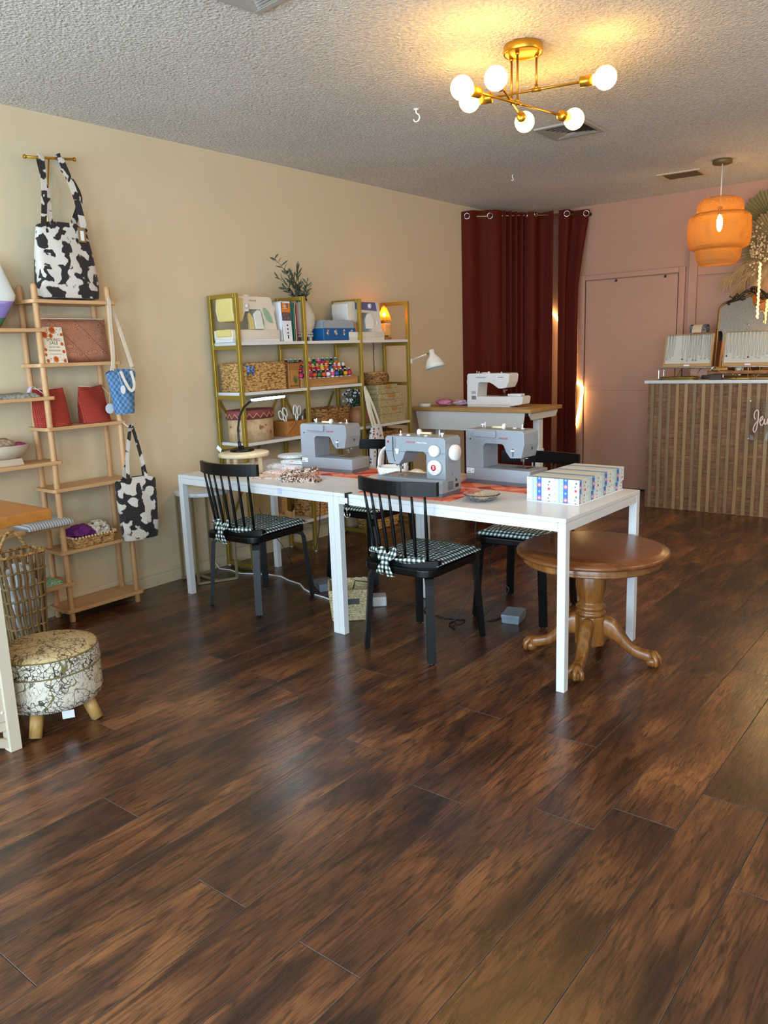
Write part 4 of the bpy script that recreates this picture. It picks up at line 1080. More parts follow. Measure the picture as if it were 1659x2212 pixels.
part(al, 'cable', MB().tube([(.17, 2.87, S1 + .008), (.12, 2.905, S1 + .010), (.05, 2.915, S1 + .006), (.012, 2.915, S1 - .02), (.010, 2.915, 1.0)], .0028, 6), m_blackmat, True)

# second board: hyacinth basket, aloe box, spool rack
wb = thing('wicker_basket', 'large rectangular water hyacinth basket on the gold shelf second board', 'basket', (.155, 1.475, S2))
part(wb, 'basket', weave(rr_path(.230, .380, .012), S2 + .001, S2 + .178, 12, 44, .0085, lambda v: .985 + .02 * v, .014, (.150, 1.470), .007), m_wick, True)
bo = MB()
for sx, r_ in ((-1, .03), (1, .03)):
    bo.grid(lambda u, v: (.276 + .010 * math.sin(PI * u), 1.33 + sx * .034 * u * (1 if u < .8 else .9), S2 + .145 + (.004 + .022 * math.sin(PI * min(1, u * .85))) * (v - .5) * 2), 8, 6)
bo.ball((.279, 1.33, S2 + .145), .010, 10, 8).grid(lambda u, v: (.274, 1.335 + .02 * u + .015 * (v - .5), S2 + .14 - .04 * u), 4, 2).grid(lambda u, v: (.274, 1.325 - .02 * u + .015 * (v - .5), S2 + .14 - .035 * u), 4, 2).tube([(.274, 1.33, S2 + .15), (.272, 1.29, S2 + .168), (.26, 1.27, S2 + .182)], .004, 6)
part(wb, 'ribbon_bow', bo, noisefab('blue_floral_ribbon', ['#2f4a86', '#6f86b8', '#22305c'], 60), True, label='blue patterned ribbon bow')
ab = thing('wooden_box', 'upright wooden box painted with an aloe plant beside the hyacinth basket', 'box', (.165, 1.735, S2))
part(ab, 'box', MB().box(.07, .262, 1.685, 1.786, S2, S2 + .165, 0, .002, 1), wood('box_wood', '#bb8647', '#9a6a33', 'z', .6), True)
part(ab, 'lid', MB().box(.066, .266, 1.681, 1.790, S2 + .128, S2 + .170, 0, .002, 1), wood('lid_wood', '#a87239', '#8a5827', 'y', .6), True)
ap = MB(); rd = random.Random(3)
for i in range(16):
    a = R(90 + rd.uniform(-42, 42)); l = rd.uniform(.03, .062); p = Vector((.2625, 1.748, S2 + .035)); ap.tube([p, p + Vector((0, l * .5 * math.cos(a), l * .5 * math.sin(a))), p + Vector((0, l * math.cos(a) * .9, l * math.sin(a)))], [.0024, .002, .0006], 5, 0)
for i in range(14): ap.tube([(.2625, 1.69 + i * .0066, S2 + .012), (.2625, 1.695 + i * .0066, S2 + .022)], .0012, 4, 1)
for i in range(16): ap.tube([(.2625, 1.783, S2 + .01 + i * .0072), (.2625, 1.779, S2 + .014 + i * .0072)], .0012, 4, 1)
part(ab, 'aloe_painting', ap, [plain('aloe_green', '#3f5a35', .7), plain('burnt_line', '#4a2a18', .7)], True)
rk = thing('spool_rack', 'stepped bamboo rack holding three rows of thread spools', 'rack', (.16, 2.135, S2))
for i, (xa, xb, zt) in enumerate(((.19, .262, .058), (.125, .19, .098), (.06, .125, .138))):
    part(rk, 'step', MB().box(xa, xb, 1.800, 2.410, S2 + .0005, S2 + zt, 0, .002, 1), m_bamboo, True)
tc = ['#1d1f2e', '#c0245e', '#1f7a4a', '#d9551f', '#2a5fa3', '#e04a92', '#e8a21f', '#7a1f34', '#d8d84a', '#2b8f8a', '#e9e4dc', '#5b2a7a', '#b81f2f', '#123a2c', '#f0c23a', '#1c1614', '#e88fae', '#384a8f']
tn = ['black', 'magenta', 'green', 'burnt orange', 'blue', 'pink', 'amber', 'wine red', 'lime yellow', 'teal', 'white', 'purple', 'red', 'bottle green', 'yellow', 'dark brown', 'pale pink', 'indigo']
tm = [plain('thread_' + n.replace(' ', '_'), c, .55, var=.05) for n, c in zip(tn, tc)]
rows = [('back', .093, .138, [(0, 3), (9, 1), (2, 0), (13, 3), (0, 3), (8, 1), (13, 2), (16, 1), (17, 1), (2, 3), (0, 2), (9, 3)]), ('middle', .158, .098, [(12, 4), (7, 1), (2, 5), (12, 3), (14, 1), (6, 1), (8, 14), (6, 3), (15, 4), (16, 3), (10, 3), (10, 15)]), ('front', .226, .058, [(12, 5), (16, 12), (5, 1), (15, 3), (0, 2), (15, 3), (11, 10), (10, 5), (15, 4), (13, 15), (15, 6), (7, 1)])]
ordn = ['first', 'second', 'third', 'fourth', 'fifth', 'sixth', 'seventh', 'eighth', 'ninth', 'tenth', 'eleventh', 'twelfth']
for rn, x, zt, cs in rows:
    for i, (a, b) in enumerate(cs):
        y = 1.832 + i * .0475 + (.012 if rn == 'middle' else 0)
        z = S2 + zt
        o = thing('thread_spool', '%s thread spool with a %s cover, %s along the %s row' % (tn[a], tn[b], ordn[i], rn), 'thread spool', (x, y, z), 0, 'thread spools on the bamboo rack')
        part(o, 'core', MB().lathe([(0, 0), (.016, 0), (.016, .004), (.008, .006), (.006, .050), (.008, .054), (.008, .060), (0, .060)], (0, 0, 0), 12), m_paper)
        part(o, 'thread', MB().lathe([(.013, .005), (.0155, .010), (.0145, .030), (.0095, .053), (.006, .055)], (0, 0, 0), 14), tm[a])
        part(o, 'thread_cover', MB().lathe([(.015, .010), (.0195, .016), (.0205, .024), (.0185, .032), (.0148, .037)], (0, 0, 0), 14), tm[b])
# third board: hat box, scissor caddy, wicker basket, flower vase, box stack
hb = thing('hat_box', 'round floral hat box with a maroon zigzag lid on the gold shelf', 'box', (.155, 1.415, S3))
def hatm():
    t = NT('hatbox_paper'); n = t.noise(26, 3); f = t.vor(16)
    c = t.ramp(n, [(.38, '#b99a72'), (.62, '#cbb38d')])
    c = t.mix(t.ramp(f, [(.20, 1.0), (.26, 0.0)]), c, '#8f5a58')
    s = t.sep(); b = t.math('MULTIPLY', t.math('GREATER_THAN', s[2], .03), t.math('LESS_THAN', s[2], .11))
    cc = t.mix(b, t.ramp(n, [(.38, '#b99a72'), (.62, '#cbb38d')]), c)
    return t.fin(cc, .6)
part(hb, 'box', MB().lathe([(0, 0), (.122, 0), (.122, .165), (0, .165)], (.155, 1.410, S3), 48, sy=1.38), hatm(), True)
part(hb, 'lid', MB().lathe([(.126, .150), (.128, .150), (.128, .205), (.124, .208), (0, .208)], (.155, 1.410, S3), 48, sy=1.38), plain('maroon_paper', '#7a3a3c', .6), True)
zz = MB(); N = 40
zp = [(.155 + .1295 * math.cos(2 * PI * i / N), 1.410 + .1295 * 1.38 * math.sin(2 * PI * i / N), S3 + (.158 if i % 2 else .188)) for i in range(N)]
zz.tube(zp, .0048, 5, closed=True)
part(hb, 'zigzag_band', zz, plain('tan_zigzag', '#c48f6d', .7), True)
sc = thing('tool_caddy', 'bamboo caddy with a swing handle holding scissors on the gold shelf', 'caddy', (.16, 1.765, S3))
cdm = wood('caddy_bamboo', '#b57a3e', '#8f5826', 'x', .7)
cb = MB()
for q in ((.085, .255, 1.655, 1.661), (.085, .255, 1.889, 1.895), (.085, .091, 1.661, 1.889), (.249, .255, 1.661, 1.889)): cb.box(q[0], q[1], q[2], q[3], S3, S3 + .105, 0, .001, 1)
cb.box(.09, .25, 1.66, 1.89, S3, S3 + .006).box(.10, .24, 1.76, 1.765, S3, S3 + .09)
part(sc, 'box', cb, cdm, True)
hp_ = MB().box(-.003, .003, -.010, .010, -.012, .105, 0, .003, 2).xf(Matrix.Translation((.259, 1.715, S3 + .085)) @ Matrix.Rotation(R(128), 4, 'X'))
part(sc, 'handle', hp_.cyl((.254, 1.715, S3 + .085), (.264, 1.715, S3 + .085), .003, n=8), cdm, True)
m_sage = plain('sage_rubber', '#93a494', .5)
for i, (lb, y, tilt, mm) in enumerate((('white handled scissors leaning left in the bamboo caddy', 1.735, 24, m_sage), ('white and sage handled scissors upright in the bamboo caddy', 1.785, -8, m_sage))):
    s_ = thing('scissors', lb, 'scissors', (.20, y, S3 + .0065), R(4 * i), 'scissors in the bamboo caddy')
    M_ = Matrix.Rotation(R(tilt), 4, 'X')
    hd = MB(); il = MB()
    for sg in (-1, 1):
        lp = [(0, sg * .022 + .018 * math.cos(2 * PI * q / 18), .165 + .033 * math.sin(2 * PI * q / 18)) for q in range(18)]
        hd.tube(lp, .0045, 7, closed=True); hd.tube([(0, sg * .014, .134), (0, sg * .004, .095)], [.005, .005], 7)
        il.tube([(.0, sg * .022 + .0128 * math.cos(2 * PI * q / 18), .165 + .027 * math.sin(2 * PI * q / 18)) for q in range(18)], .0028, 6, closed=True)
    part(s_, 'handle', hd.xf(M_), m_whitegloss); part(s_, 'grip', il.xf(M_), mm)
    part(s_, 'blade', MB().prism([(-.006, .10), (.006, .10), (.001, .012)], 'x', -.0015, .0015).xf(M_), m_steel)
solo('ruler', 'short white stick standing in the bamboo caddy', 'ruler', MB().box(.20, .203, 1.852, 1.862, S3 + .007, S3 + .128).xf(Matrix.Identity(4)), m_paper)
w2 = thing('wicker_basket', 'oval brown wicker basket below the spool rack on the gold shelf', 'basket', (.155, 2.165, S3))
part(w2, 'basket', weave(rr_path(.20, .355, .075), S3 + .001, S3 + .155, 8, 30, .010, lambda v: .93 + .09 * v, .012, (.155, 2.165), .008), m_wickd, True)
solo('paper_slip', 'cream paper slip sticking out of the oval brown wicker basket', 'paper', cloth_blob((.155, 2.17, S3 + .02), .07, .12, .065, 51, 24, 16, .12), noisefab('cream_scrap', ['#d8cbb4', '#b98f70', '#e3d9c8'], 30))
fv = thing('flower_vase', 'round terracotta vase on the gold shelf third board', 'vase', (.155, 2.475, S3))
fv.location = (.16, 2.395, S3)
part(fv, 'jar', MB().lathe([(0, 0), (.060, 0), (.084, .03), (.092, .075), (.080, .115), (.050, .136), (.042, .142), (.046, .150), (.040, .150), (.036, .140), (0, .10)], (.165, 2.490, S3), 40), plain('terracotta_tan', '#a47350', .65, var=.06), True)
fw = thing('flower_bunch', 'bunch of small white flowers with dark leaves in the terracotta vase', 'flowers', (.165, 2.490, S3 + .14))
rd = random.Random(9); st_ = MB(); lf2 = MB(); fl2 = MB()
for i in range(46):
    a = rd.uniform(0, 2 * PI); r = rd.uniform(.02, .125) ; z = rd.uniform(.02, .16) + .05 * (1 - r / .12)
    p = Vector((.165 + r * math.cos(a) * .65, 2.480 + r * math.sin(a) * 1.15, S3 + .15 + z)); p0 = Vector((.165, 2.490, S3 + .11))
    st_.tube([p0, p0.lerp(p, .5) + Vector((0, 0, .015)), p], .0014, 5)
    for q in range(5):
        leaf(lf2, p0.lerp(p, rd.uniform(.4, 1)), Vector((rd.uniform(-1, 1), rd.uniform(-1, 1), rd.uniform(-.2, 1))), rd.uniform(.02, .038), .006, rd.uniform(0, 6))
    if i % 1 == 0:
        for q in range(4): fl2.ball(p + Vector((rd.uniform(-.010, .010), rd.uniform(-.010, .010), rd.uniform(-.006, .010))), rd.uniform(.004, .0075), 7, 5)
part(fw, 'stem', st_, plain('flower_stem', '#3f4a35', .8), True, kind='stuff')
part(fw, 'leaves', lf2, plain('dark_leaf', '#39453a', .7, var=.2), True, kind='stuff')
part(fw, 'blossoms', fl2, plain('white_blossom', '#d9dbe0', .8), True, kind='stuff')
tz = S3
for i, (lb, y0, y1, h) in enumerate((('largest tan seagrass lidded box, bottom of the stack of three', 2.675, 3.000, .125), ('middle tan seagrass lidded box of the stack of three', 2.668, 2.955, .103), ('smallest tan seagrass lidded box, top of the stack of three', 2.655, 2.905, .072))):
    b = thing('seagrass_box', lb, 'box', (.165, (y0 + y1) / 2, tz), 0, 'tan seagrass boxes stacked on the gold shelf')
    w = .20 - .015 * i
    part(b, 'box', weave(rr_path(w, y1 - y0, .008), tz + .0005, tz + h * .60, 7 - i, 44, .0022, None, .008, (.162, (y0 + y1) / 2), 0, inner=False), m_tanw, True)
    part(b, 'lid', weave(rr_path(w + .012, y1 - y0 + .012, .009), tz + h * .56, tz + h - .001, 5, 44, .0022, None, .008, (.162, (y0 + y1) / 2), 0, inner=False).box(.162 - w / 2 - .004, .162 + w / 2 + .004, y0 - .004, y1 + .004, tz + h - .006, tz + h - .0005), m_tanw, True)
    part(b, 'tab', MB().box(.162 + w / 2 + .006, .162 + w / 2 + .0105, (y0 + y1) / 2 - .038, (y0 + y1) / 2 + .038, tz + h - .030, tz + h - .001, 0, .003, 2), plain('tan_leather', '#a87a35', .6), True, 'tan leather tab')
    tz += h
rbk = thing('round_basket', 'small round lidded wicker basket on top of the seagrass boxes', 'basket', (.16, 2.755, tz))
prof_b = lambda v: .80 + .26 * math.sin(PI * (v * .72 + .10))
part(rbk, 'basket', weave(circ(.088, 1, 1.32), tz + .0005, tz + .088, 10, 26, .004, prof_b, .006, (.162, 2.745), 0, inner=False, twist=.5), m_wickd, True)
part(rbk, 'lid', MB().lathe([(.0, .096), (.06, .098), (.084, .097), (.087, .091), (.082, .087), (0, .087)], (.162, 2.745, tz), 36, sy=1.28), m_wick, True)
# strawberry print tote hanging from the gold frame
def berry():
    t = NT('strawberry_canvas'); v = t.map(scale=(1, 1, 1))
    d = t.n('TexVoronoi', {'feature': 'F1'}, Vector=v, Scale=34, Randomness=.9); f = d.outputs['Distance']; s = t.sep(d.outputs['Color'])
    k = t.ramp(f, [(.28, 1.0), (.33, 0.0)])
    c = t.ramp(s[0], [(0, '#a8343a'), (.36, '#4a6350'), (.66, '#36455f'), (.75, '#dfe3ee')], 'CONSTANT')
    return t.fin(t.mix(k, '#dfe3ee', c), .9)
st = thing('tote_bag', 'white canvas tote with a strawberry print hanging from the gold shelf post', 'tote bag', (.32, 2.52, .50))
tote(st, (.335, 2.515, .515), .13, .215, .085, .335, berry(), yaw=R(3))
strap(st, [(.35, 2.465, .835), (.315, 2.452, .98), (.300, 2.440, 1.125), (.302, 2.448, 1.125), (.322, 2.475, .98), (.352, 2.495, .835)], .022, m_canvas, 'strap', (1, 0, 0))
strap(st, [(.34, 2.505, .835), (.318, 2.47, .98), (.302, 2.446, 1.12), (.304, 2.452, 1.12), (.326, 2.51, .98), (.345, 2.555, .835)], .022, m_canvas, 'strap', (1, 0, 0))
part(st, 'hook', MB().tube([(.290, 2.436, 1.13), (.300, 2.440, 1.128), (.306, 2.445, 1.122), (.308, 2.447, 1.135)], .002, 6), m_steel, True)
# lower board things glimpsed under and behind the tables
lb1 = thing('wicker_basket', 'wicker basket on the lowest gold shelf board, left of the double table legs', 'basket', (.155, 1.98, S4))
part(lb1, 'basket', weave(rr_path(.21, .24, .015), S4 + .001, S4 + .185, 10, 24, .009, None, .012, (.155, 1.985), .008), m_wick, True)
lb2 = thing('wicker_basket', 'small wicker basket on the floor under the gold shelf behind the middle chair', 'basket', (.16, 2.72, 0))
part(lb2, 'basket', weave(rr_path(.20, .36, .03), .002, .17, 8, 30, .009, lambda v: .9 + .1 * v, .012, (.155, 2.72), .008), m_wick, True)
lb3 = thing('wicker_basket', 'flat brown wicker basket on legs beneath the seagrass boxes', 'basket', (.16, 2.775, S4))
part(lb3, 'basket', weave(rr_path(.20, .31, .02), .70, .775, 5, 26, .006, None, .012, (.16, 2.80), .008), m_wickd, True)
part(lb3, 'stand', MB().cyl((.075, 2.66, S4), (.075, 2.66, .70), .006).cyl((.245, 2.66, S4), (.245, 2.66, .70), .006).cyl((.075, 2.94, S4), (.075, 2.94, .70), .006).cyl((.245, 2.94, S4), (.245, 2.94, .70), .006), m_brass, True)
lb4 = thing('wicker_basket', 'low dark wicker tray beside the strawberry tote on the lowest board', 'basket', (.155, 2.25, S4))
part(lb4, 'basket', weave(rr_path(.21, .28, .02), .50, .60, 6, 24, .006, None, .012, (.155, 2.26), .008), m_wickd, True)
part(lb4, 'stand', MB().box(.10, .21, 2.16, 2.36, S4, .499, 0, .004, 1), m_oak, True)
pb = thing('paper_bag', 'folded brown kraft paper bags on the lowest gold shelf board', 'bag', (.15, 1.55, S4))
part(pb, 'bag', MB().box(.07, .24, 1.46, 1.475, S4, S4 + .26).box(.07, .24, 1.485, 1.50, S4, S4 + .27).box(.08, .25, 1.56, 1.61, S4, S4 + .25), plain('kraft_paper', '#b8925f', .8, var=.1), True)
rf = MB()
for k_ in range(3): rf.grid(lambda u, v: (.262 + .008 * v + .004 * math.sin(30 * u + k_), 1.36 + .30 * u, S4 + .02 + .045 * v * (1 + .3 * math.sin(22 * u + k_ * 2)) + .012 * k_), 40, 4)
part(pb, 'ruffled_edge', rf, plain('kraft_ruffle', '#caa77c', .8, var=.1), True)
# ---------------------------------------------------------------- things on the white tables
gb = thing('gift_box', 'lidded storage box in striped floral paper on the corner of the white table', 'box', (2.625, 1.13, TZ), R(-1.5))
def bands(name, ax):
    t = NT(name); s = t.sep()
    o = s[{'X': 0, 'Y': 1}[ax]]
    P = .1265
    u = t.math('FRACT', t.math('MULTIPLY', t.math('ADD', o, 1.0 + (.118 if ax == 'X' else .02)), 1 / P))
    st = [(0, '#d3d7d6'), (.05, '#9fc9e0'), (.14, '#d3d7d6'), (.17, '#9cc39b'), (.24, '#3d69bd'), (.42, '#d5d8d7'), (.52, '#c9d9cf'), (.58, '#d7b9c0'), (.61, '#d6d9d7'), (.80, '#cfdcd6'), (.86, '#d6d9d7')]
    col = t.ramp(u, st, 'CONSTANT')
    z = s[2] if True else o
    w = t.xyz(u, t.math('MULTIPLY', z, 1 / .058), t.math('MULTIPLY', s[1] if ax == 'X' else s[0], 0.0)) if True else None
    def dots(cu, ru, off, cval, base, per=1.0):
        fz = t.math('FRACT', t.math('ADD', t.math('MULTIPLY', z, per / .058), off))
        du = t.math('MULTIPLY', t.math('SUBTRACT', u, cu), P); dz = t.math('MULTIPLY', t.math('SUBTRACT', fz, .5), .058 / per)
        r2 = t.math('ADD', t.math('POWER', t.math('ABSOLUTE', du), 2.0), t.math('POWER', t.math('ABSOLUTE', dz), 2.0))
        return t.mix(t.math('LESS_THAN', r2, ru * ru), base, cval)
    col = dots(.33, .0095, .2, '#d9737e', col); col = dots(.33, .004, .2, '#efe4e4', col); col = dots(.33, .005, .7, '#8fb3df', col)
    col = dots(.70, .0060, .45, '#c4404c', col); col = dots(.72, .0045, .9, '#5c7467', col); col = dots(.68, .0035, .15, '#5c7467', col)
    col = dots(.93, .005, .3, '#a59c94', col, 1.8); col = dots(.93, .0028, .3, '#d6d9d7', col, 1.8); col = dots(.205, .0028, 0, '#d7e6d2', col, 3.0); col = dots(.47, .0022, 0, '#8fae9c', col, 4.0)
    return t.fin(col, .5)
mbx, mby = bands('striped_paper_front', 'X'), bands('striped_paper_side', 'Y')
def papered(x0, x1, y0, y1, z0, z1):
    mb = MB(); e = .0006
    mb.box(x0, x1, y0, y1, z0, z1, 2)
    mb.box(x0, x1, y0 - e, y0, z0, z1, 0).box(x0, x1, y1, y1 + e, z0, z1, 0).box(x0 - e, x0, y0, y1, z0, z1, 1).box(x1, x1 + e, y0, y1, z0, z1, 1).box(x0, x1, y0, y1, z1, z1 + e, 1)
    return mb
part(gb, 'base', papered(-.120, .120, -.218, .222, .004, .102), [mbx, mby, m_paper])
part(gb, 'tray', MB().box(-.125, .125, -.229, .227, 0, .004), m_paper)
part(gb, 'lid', papered(-.1245, .1245, -.224, .227, .045, .107), [mbx, mby, m_paper])
part(gb, 'front_flap', papered(-.1245, .1245, -.2285, -.2245, .005, .107), [mbx, mbx, m_paper])
ds_ = thing('glass_dish', 'shallow scalloped glass pin dish at the front edge of the white table', 'dish', (2.315, .815, TZ))
def dishf(r0, z0, r1, z1):
    return lambda u, v: ((r0 + (r1 - r0) * v) * (1 + .035 * v * math.cos(24 * 2 * PI * u)) * math.cos(2 * PI * u), (r0 + (r1 - r0) * v) * (1 + .035 * v * math.cos(24 * 2 * PI * u)) * math.sin(2 * PI * u), z0 + (z1 - z0) * v ** 1.6 + .0015 * v * math.cos(24 * 2 * PI * u))
dm = MB().grid(dishf(.044, .001, .084, .030), 96, 6, cu=True)
g2 = MB().grid(dishf(.041, .005, .081, .0325), 96, 6, cu=True); g2.f = [q[::-1] for q in g2.f]; dm.merge(g2)
dm.lathe([(0, .001), (.044, .001)], (0, 0, 0), 48); dm.lathe([(.041, .005), (0, .005)], (0, 0, 0), 48)
gl2 = NT('pressed_glass'); gl2.bump(gl2.vor(90), .25, .002); gl2.fin('#fbfaf6', .05, 0, Transmission_Weight=.95, IOR=1.45)
part(ds_, 'dish', dm, gl2.m)
part(ds_, 'pins', cloth_blob((0, 0, .006), .038, .038, .006, 71, 24, 10, .3), plain('steel_pins', '#d0c6bb', .4, .3, var=.4, vs=300))
cdy = thing('caddy_basket', 'white moulded caddy with an arched handle behind the middle grey machine', 'caddy', (1.555, 1.145, TZ))
part(cdy, 'tub', MB().lathe([(0, .002), (.066, .002), (.078, .03), (.084, .062), (.080, .062), (.074, .03), (.06, .008), (0, .008)], (0, 0, 0), 40, sx=1.12, sy=.85), m_whitegloss)
hh = []
for i in range(21):
    a = PI * i / 20; hh.append((-.090 * math.cos(a), 0, .055 + .120 * math.sin(a) ** .8))
part(cdy, 'handle', MB().tube(hh, .016, 12, sx=.35, sy=1.0, up=(0, 0, 1)), m_whitegloss)
bl = MB(); rd = random.Random(2)
for i in range(40):
    a = rd.uniform(PI, 2 * PI); z = rd.uniform(.012, .055); r = .080; bl.ball((r * 1.11 * math.cos(a), r * .85 * math.sin(a), z), .0022, 6, 4)
part(cdy, 'sprig_print', bl, plain('grey_sprig', '#9aa0ae', .6))
solo('floral_scrap', 'cream floral fabric scrap beside the white caddy, seen through the machine arm', 'fabric', cloth_blob((1.70, 1.165, TZ + .001), .05, .035, .026, 41, 30, 20, .25), noisefab('cream_rose_fabric', ['#dfd0b4', '#e9dcc6', '#b98a68'], 55))
solo('folded_cloth', 'folded pale pink cloth lying on the white table beyond the floral scrap', 'fabric', flatpad(.20, .11, .03, .004, 14).xf(Matrix.Translation((1.87, 1.24, TZ + .0005))), plain('pale_pink_cloth', '#dfb7a4', .9, bump=.3))

# round pine riser with the magnifier lamp
rs = thing('round_riser', 'round pale pine riser on four pegs at the left of the white table', 'stand', (.668, .880, TZ))
pine = wood('pale_pine', '#e2d0ae', '#cbb48c', 'x', 1.0)
part(rs, 'top', MB().lathe([(0, .104), (.143, .104), (.146, .107), (.146, .122), (.143, .125), (0, .125)], (0, 0, 0), 48), pine)
for a in (20, 110, 200, 290): part(rs, 'peg', MB().lathe([(0, 0), (.013, 0), (.015, .02), (.013, .09), (.016, .104), (0, .104)], (.102 * math.cos(R(a)), .102 * math.sin(R(a)), 0), 16), pine)
lz = TZ + .1255
ml = thing('magnifier_lamp', 'black gooseneck magnifier lamp with a glowing ring head on the pine riser', 'lamp', (.62, .915, lz))
part(ml, 'base', MB().lathe([(0, 0), (.070, 0), (.072, .004), (.070, .012), (.058, .016), (.050, .013), (.012, .014), (.012, .030), (0, .032)], (.615, .915, lz), 40), m_black, True)
gn = [(.600, .915, lz + .02), (.592, .915, lz + .06), (.592, .915, lz + .13), (.612, .915, lz + .20), (.655, .915, lz + .255), (.705, .915, lz + .285), (.752, .915, lz + .300), (.770, .915, lz + .304)]
part(ml, 'gooseneck', MB().cyl((.600, .915, lz + .015), (.593, .915, lz + .055), .010).tube(gn, .0065, 10), m_blackmat, True)
Ml = Matrix.Translation((.862, .915, lz + .318)) @ Matrix.Rotation(R(-6), 4, 'Y')
part(ml, 'ring_frame', MB().lathe([(.070, .006), (.094, .006), (.097, .002), (.096, -.004), (.068, -.004), (.068, .004), (.070, .006)], (0, 0, 0), 48).xf(Ml), m_blackmat, True)
part(ml, 'led_ring', MB().lathe([(.069, -.0042), (.069, -.011), (.072, -.014), (.093, -.014), (.0955, -.011), (.0955, -.0042)], (0, 0, 0), 48).xf(Ml), emit('cool_led', (.80, .94, 1.0), 16), True)
part(ml, 'lens', MB().lathe([(0, .003), (.068, .001), (.068, -.001), (0, -.003)], (0, 0, 0), 32).xf(Ml), m_glass, True)
part(ml, 'cable', MB().tube([(.56, .90, lz + .008), (.535, .885, lz + .012), (.515, .86, lz + .003), (.505, .845, lz - .02), (.50, .84, TZ + .004), (.48, .86, TZ + .003)], .0022, 6), m_blackmat, True)
part(ml, 'cable_tag', MB().box(-.02, .02, -.0006, .0006, -.012, .012).xf(Matrix.Translation((.497, .842, lz + .015)) @ Matrix.Rotation(R(35), 4, 'Y')), m_paper, True)
# sewn goods at the left of the table
solo('fabric_stack', 'stack of folded white and pink floral fabric between the riser and the grey machine', 'fabric', MB().merge(flatpad(.25, .23, .030, .003, 31).xf(Matrix.Translation((.775, 1.175, TZ + .0005)))).merge(flatpad(.20, .18, .022, .003, 32).xf(Matrix.Translation((.805, 1.215, TZ + .0325)) @ Matrix.Rotation(R(8), 4, 'Z'))), noisefab('white_pink_floral', ['#cfd3d8', '#e2e3e4', '#d2a9a8', '#e6e6e6'], 40))
solo('round_potholder', 'white speckled round potholder on top of the folded fabric stack', 'potholder', MB().lathe([(0, 0), (.078, 0), (.088, .006), (.088, .014), (.078, .020), (.04, .021), (0, .021)], (.735, 1.205, TZ + .058), 40), noisefab('speckled_white', ['#c3c7c6', '#e3e4e2', '#8f9896'], 110))
solo('coaster_pad', 'small pink and tan floral quilted pad lying nearest the front of the white table', 'pad', flatpad(.21, .12, .010, .001, 33).xf(Matrix.Translation((.92, .835, TZ + .0005)) @ Matrix.Rotation(R(18), 4, 'Z')), noisefab('pink_tan_floral', ['#c99a80', '#e5d6cd', '#b9745f', '#d9b9a6'], 60))
solo('quilted_pad', 'pink floral quilted pad between the folded fabric stack and the front pad', 'pad', flatpad(.26, .13, .016, .002, 34).xf(Matrix.Translation((.90, .985, TZ + .0005)) @ Matrix.Rotation(R(10), 4, 'Z')), noisefab('pink_floral', ['#dcb7a9', '#e9dcd8', '#b96a66', '#d7b0a4'], 70))
brf = noisefab('brown_floral', ['#3a2420', '#5f3d34', '#d8c4b4', '#2d1b19', '#8a5f52'], 75)
solo('fabric_pouch', 'brown floral soft pouch lying flat, nearest the table edge', 'pouch', flatpad(.205, .075, .024, .004, 35).xf(Matrix.Translation((1.185, .822, TZ + .0005)) @ Matrix.Rotation(R(20), 4, 'Z')), brf, 'brown floral pouches on the white table')
solo('fabric_pouch', 'brown floral soft pouch tilted on top of the flat one, tag showing', 'pouch', flatpad(.215, .07, .022, .004, 36).xf(Matrix.Translation((1.115, .878, TZ + .030)) @ Matrix.Rotation(R(38), 4, 'Z') @ Matrix.Rotation(R(-9), 4, 'Y')), brf, 'brown floral pouches on the white table')
solo('fabric_pouch', 'coral floral soft pouch half under the brown floral ones', 'pouch', flatpad(.20, .08, .030, .004, 37).xf(Matrix.Translation((1.035, .955, TZ + .0005)) @ Matrix.Rotation(R(28), 4, 'Z')), noisefab('coral_floral', ['#c98f78', '#e0bfa8', '#a65048', '#d9a98f'], 70), 'brown floral pouches on the white table')
sx_ = thing('scissors', 'black handled scissors lying by the left end of the nearest grey machine', 'scissors', (.865, 1.19, TZ + .034))
lp_ = lambda cx, cy: [(cx + .022 * math.cos(2 * PI * q / 16), cy + .012 * math.sin(2 * PI * q / 16), .034 + .012 * math.sin(2 * PI * q / 16)) for q in range(16)]
part(sx_, 'handle', MB().tube(lp_(0, .012), .0035, 6, closed=True).tube(lp_(.004, -.016), .0035, 6, closed=True), m_blackmat)
part(sx_, 'blade', MB().box(-.11, -.015, -.004, .004, .028, .031), m_steel)
# clamp hook on the table edge
kc = tl(1.345, 0)
ck = thing('clamp_hook', 'black screw clamp with a chrome double hook on the front edge of the white table', 'hook', (kc[0], kc[1], .62))
part(ck, 'clamp', MB().box(-.008, .008, -.0095, .030, .1125, .117, 0, .001, 1).box(-.009, .009, -.0105, -.0015, .055, .117, 0, .001, 1).box(-.008, .008, -.0095, .020, .050, .056, 0, .001, 1).cyl((0, .012, .056), (0, .012, .076), .004), m_blackmat)
part(ck, 'label', MB().box(-.0085, .0085, -.0115, -.0105, .068, .094), m_paper)
part(ck, 'hook', MB().cyl((0, -.006, .05), (0, -.006, .015), .0022).tube([(-.018, -.006, .022), (-.018, -.006, .008), (-.010, -.006, -.002), (0, -.006, -.004), (.010, -.006, -.002), (.018, -.006, .008), (.018, -.006, .020)], .0026, 8).cyl((0, -.006, .02), (0, -.006, -.004), .0022), m_steel)

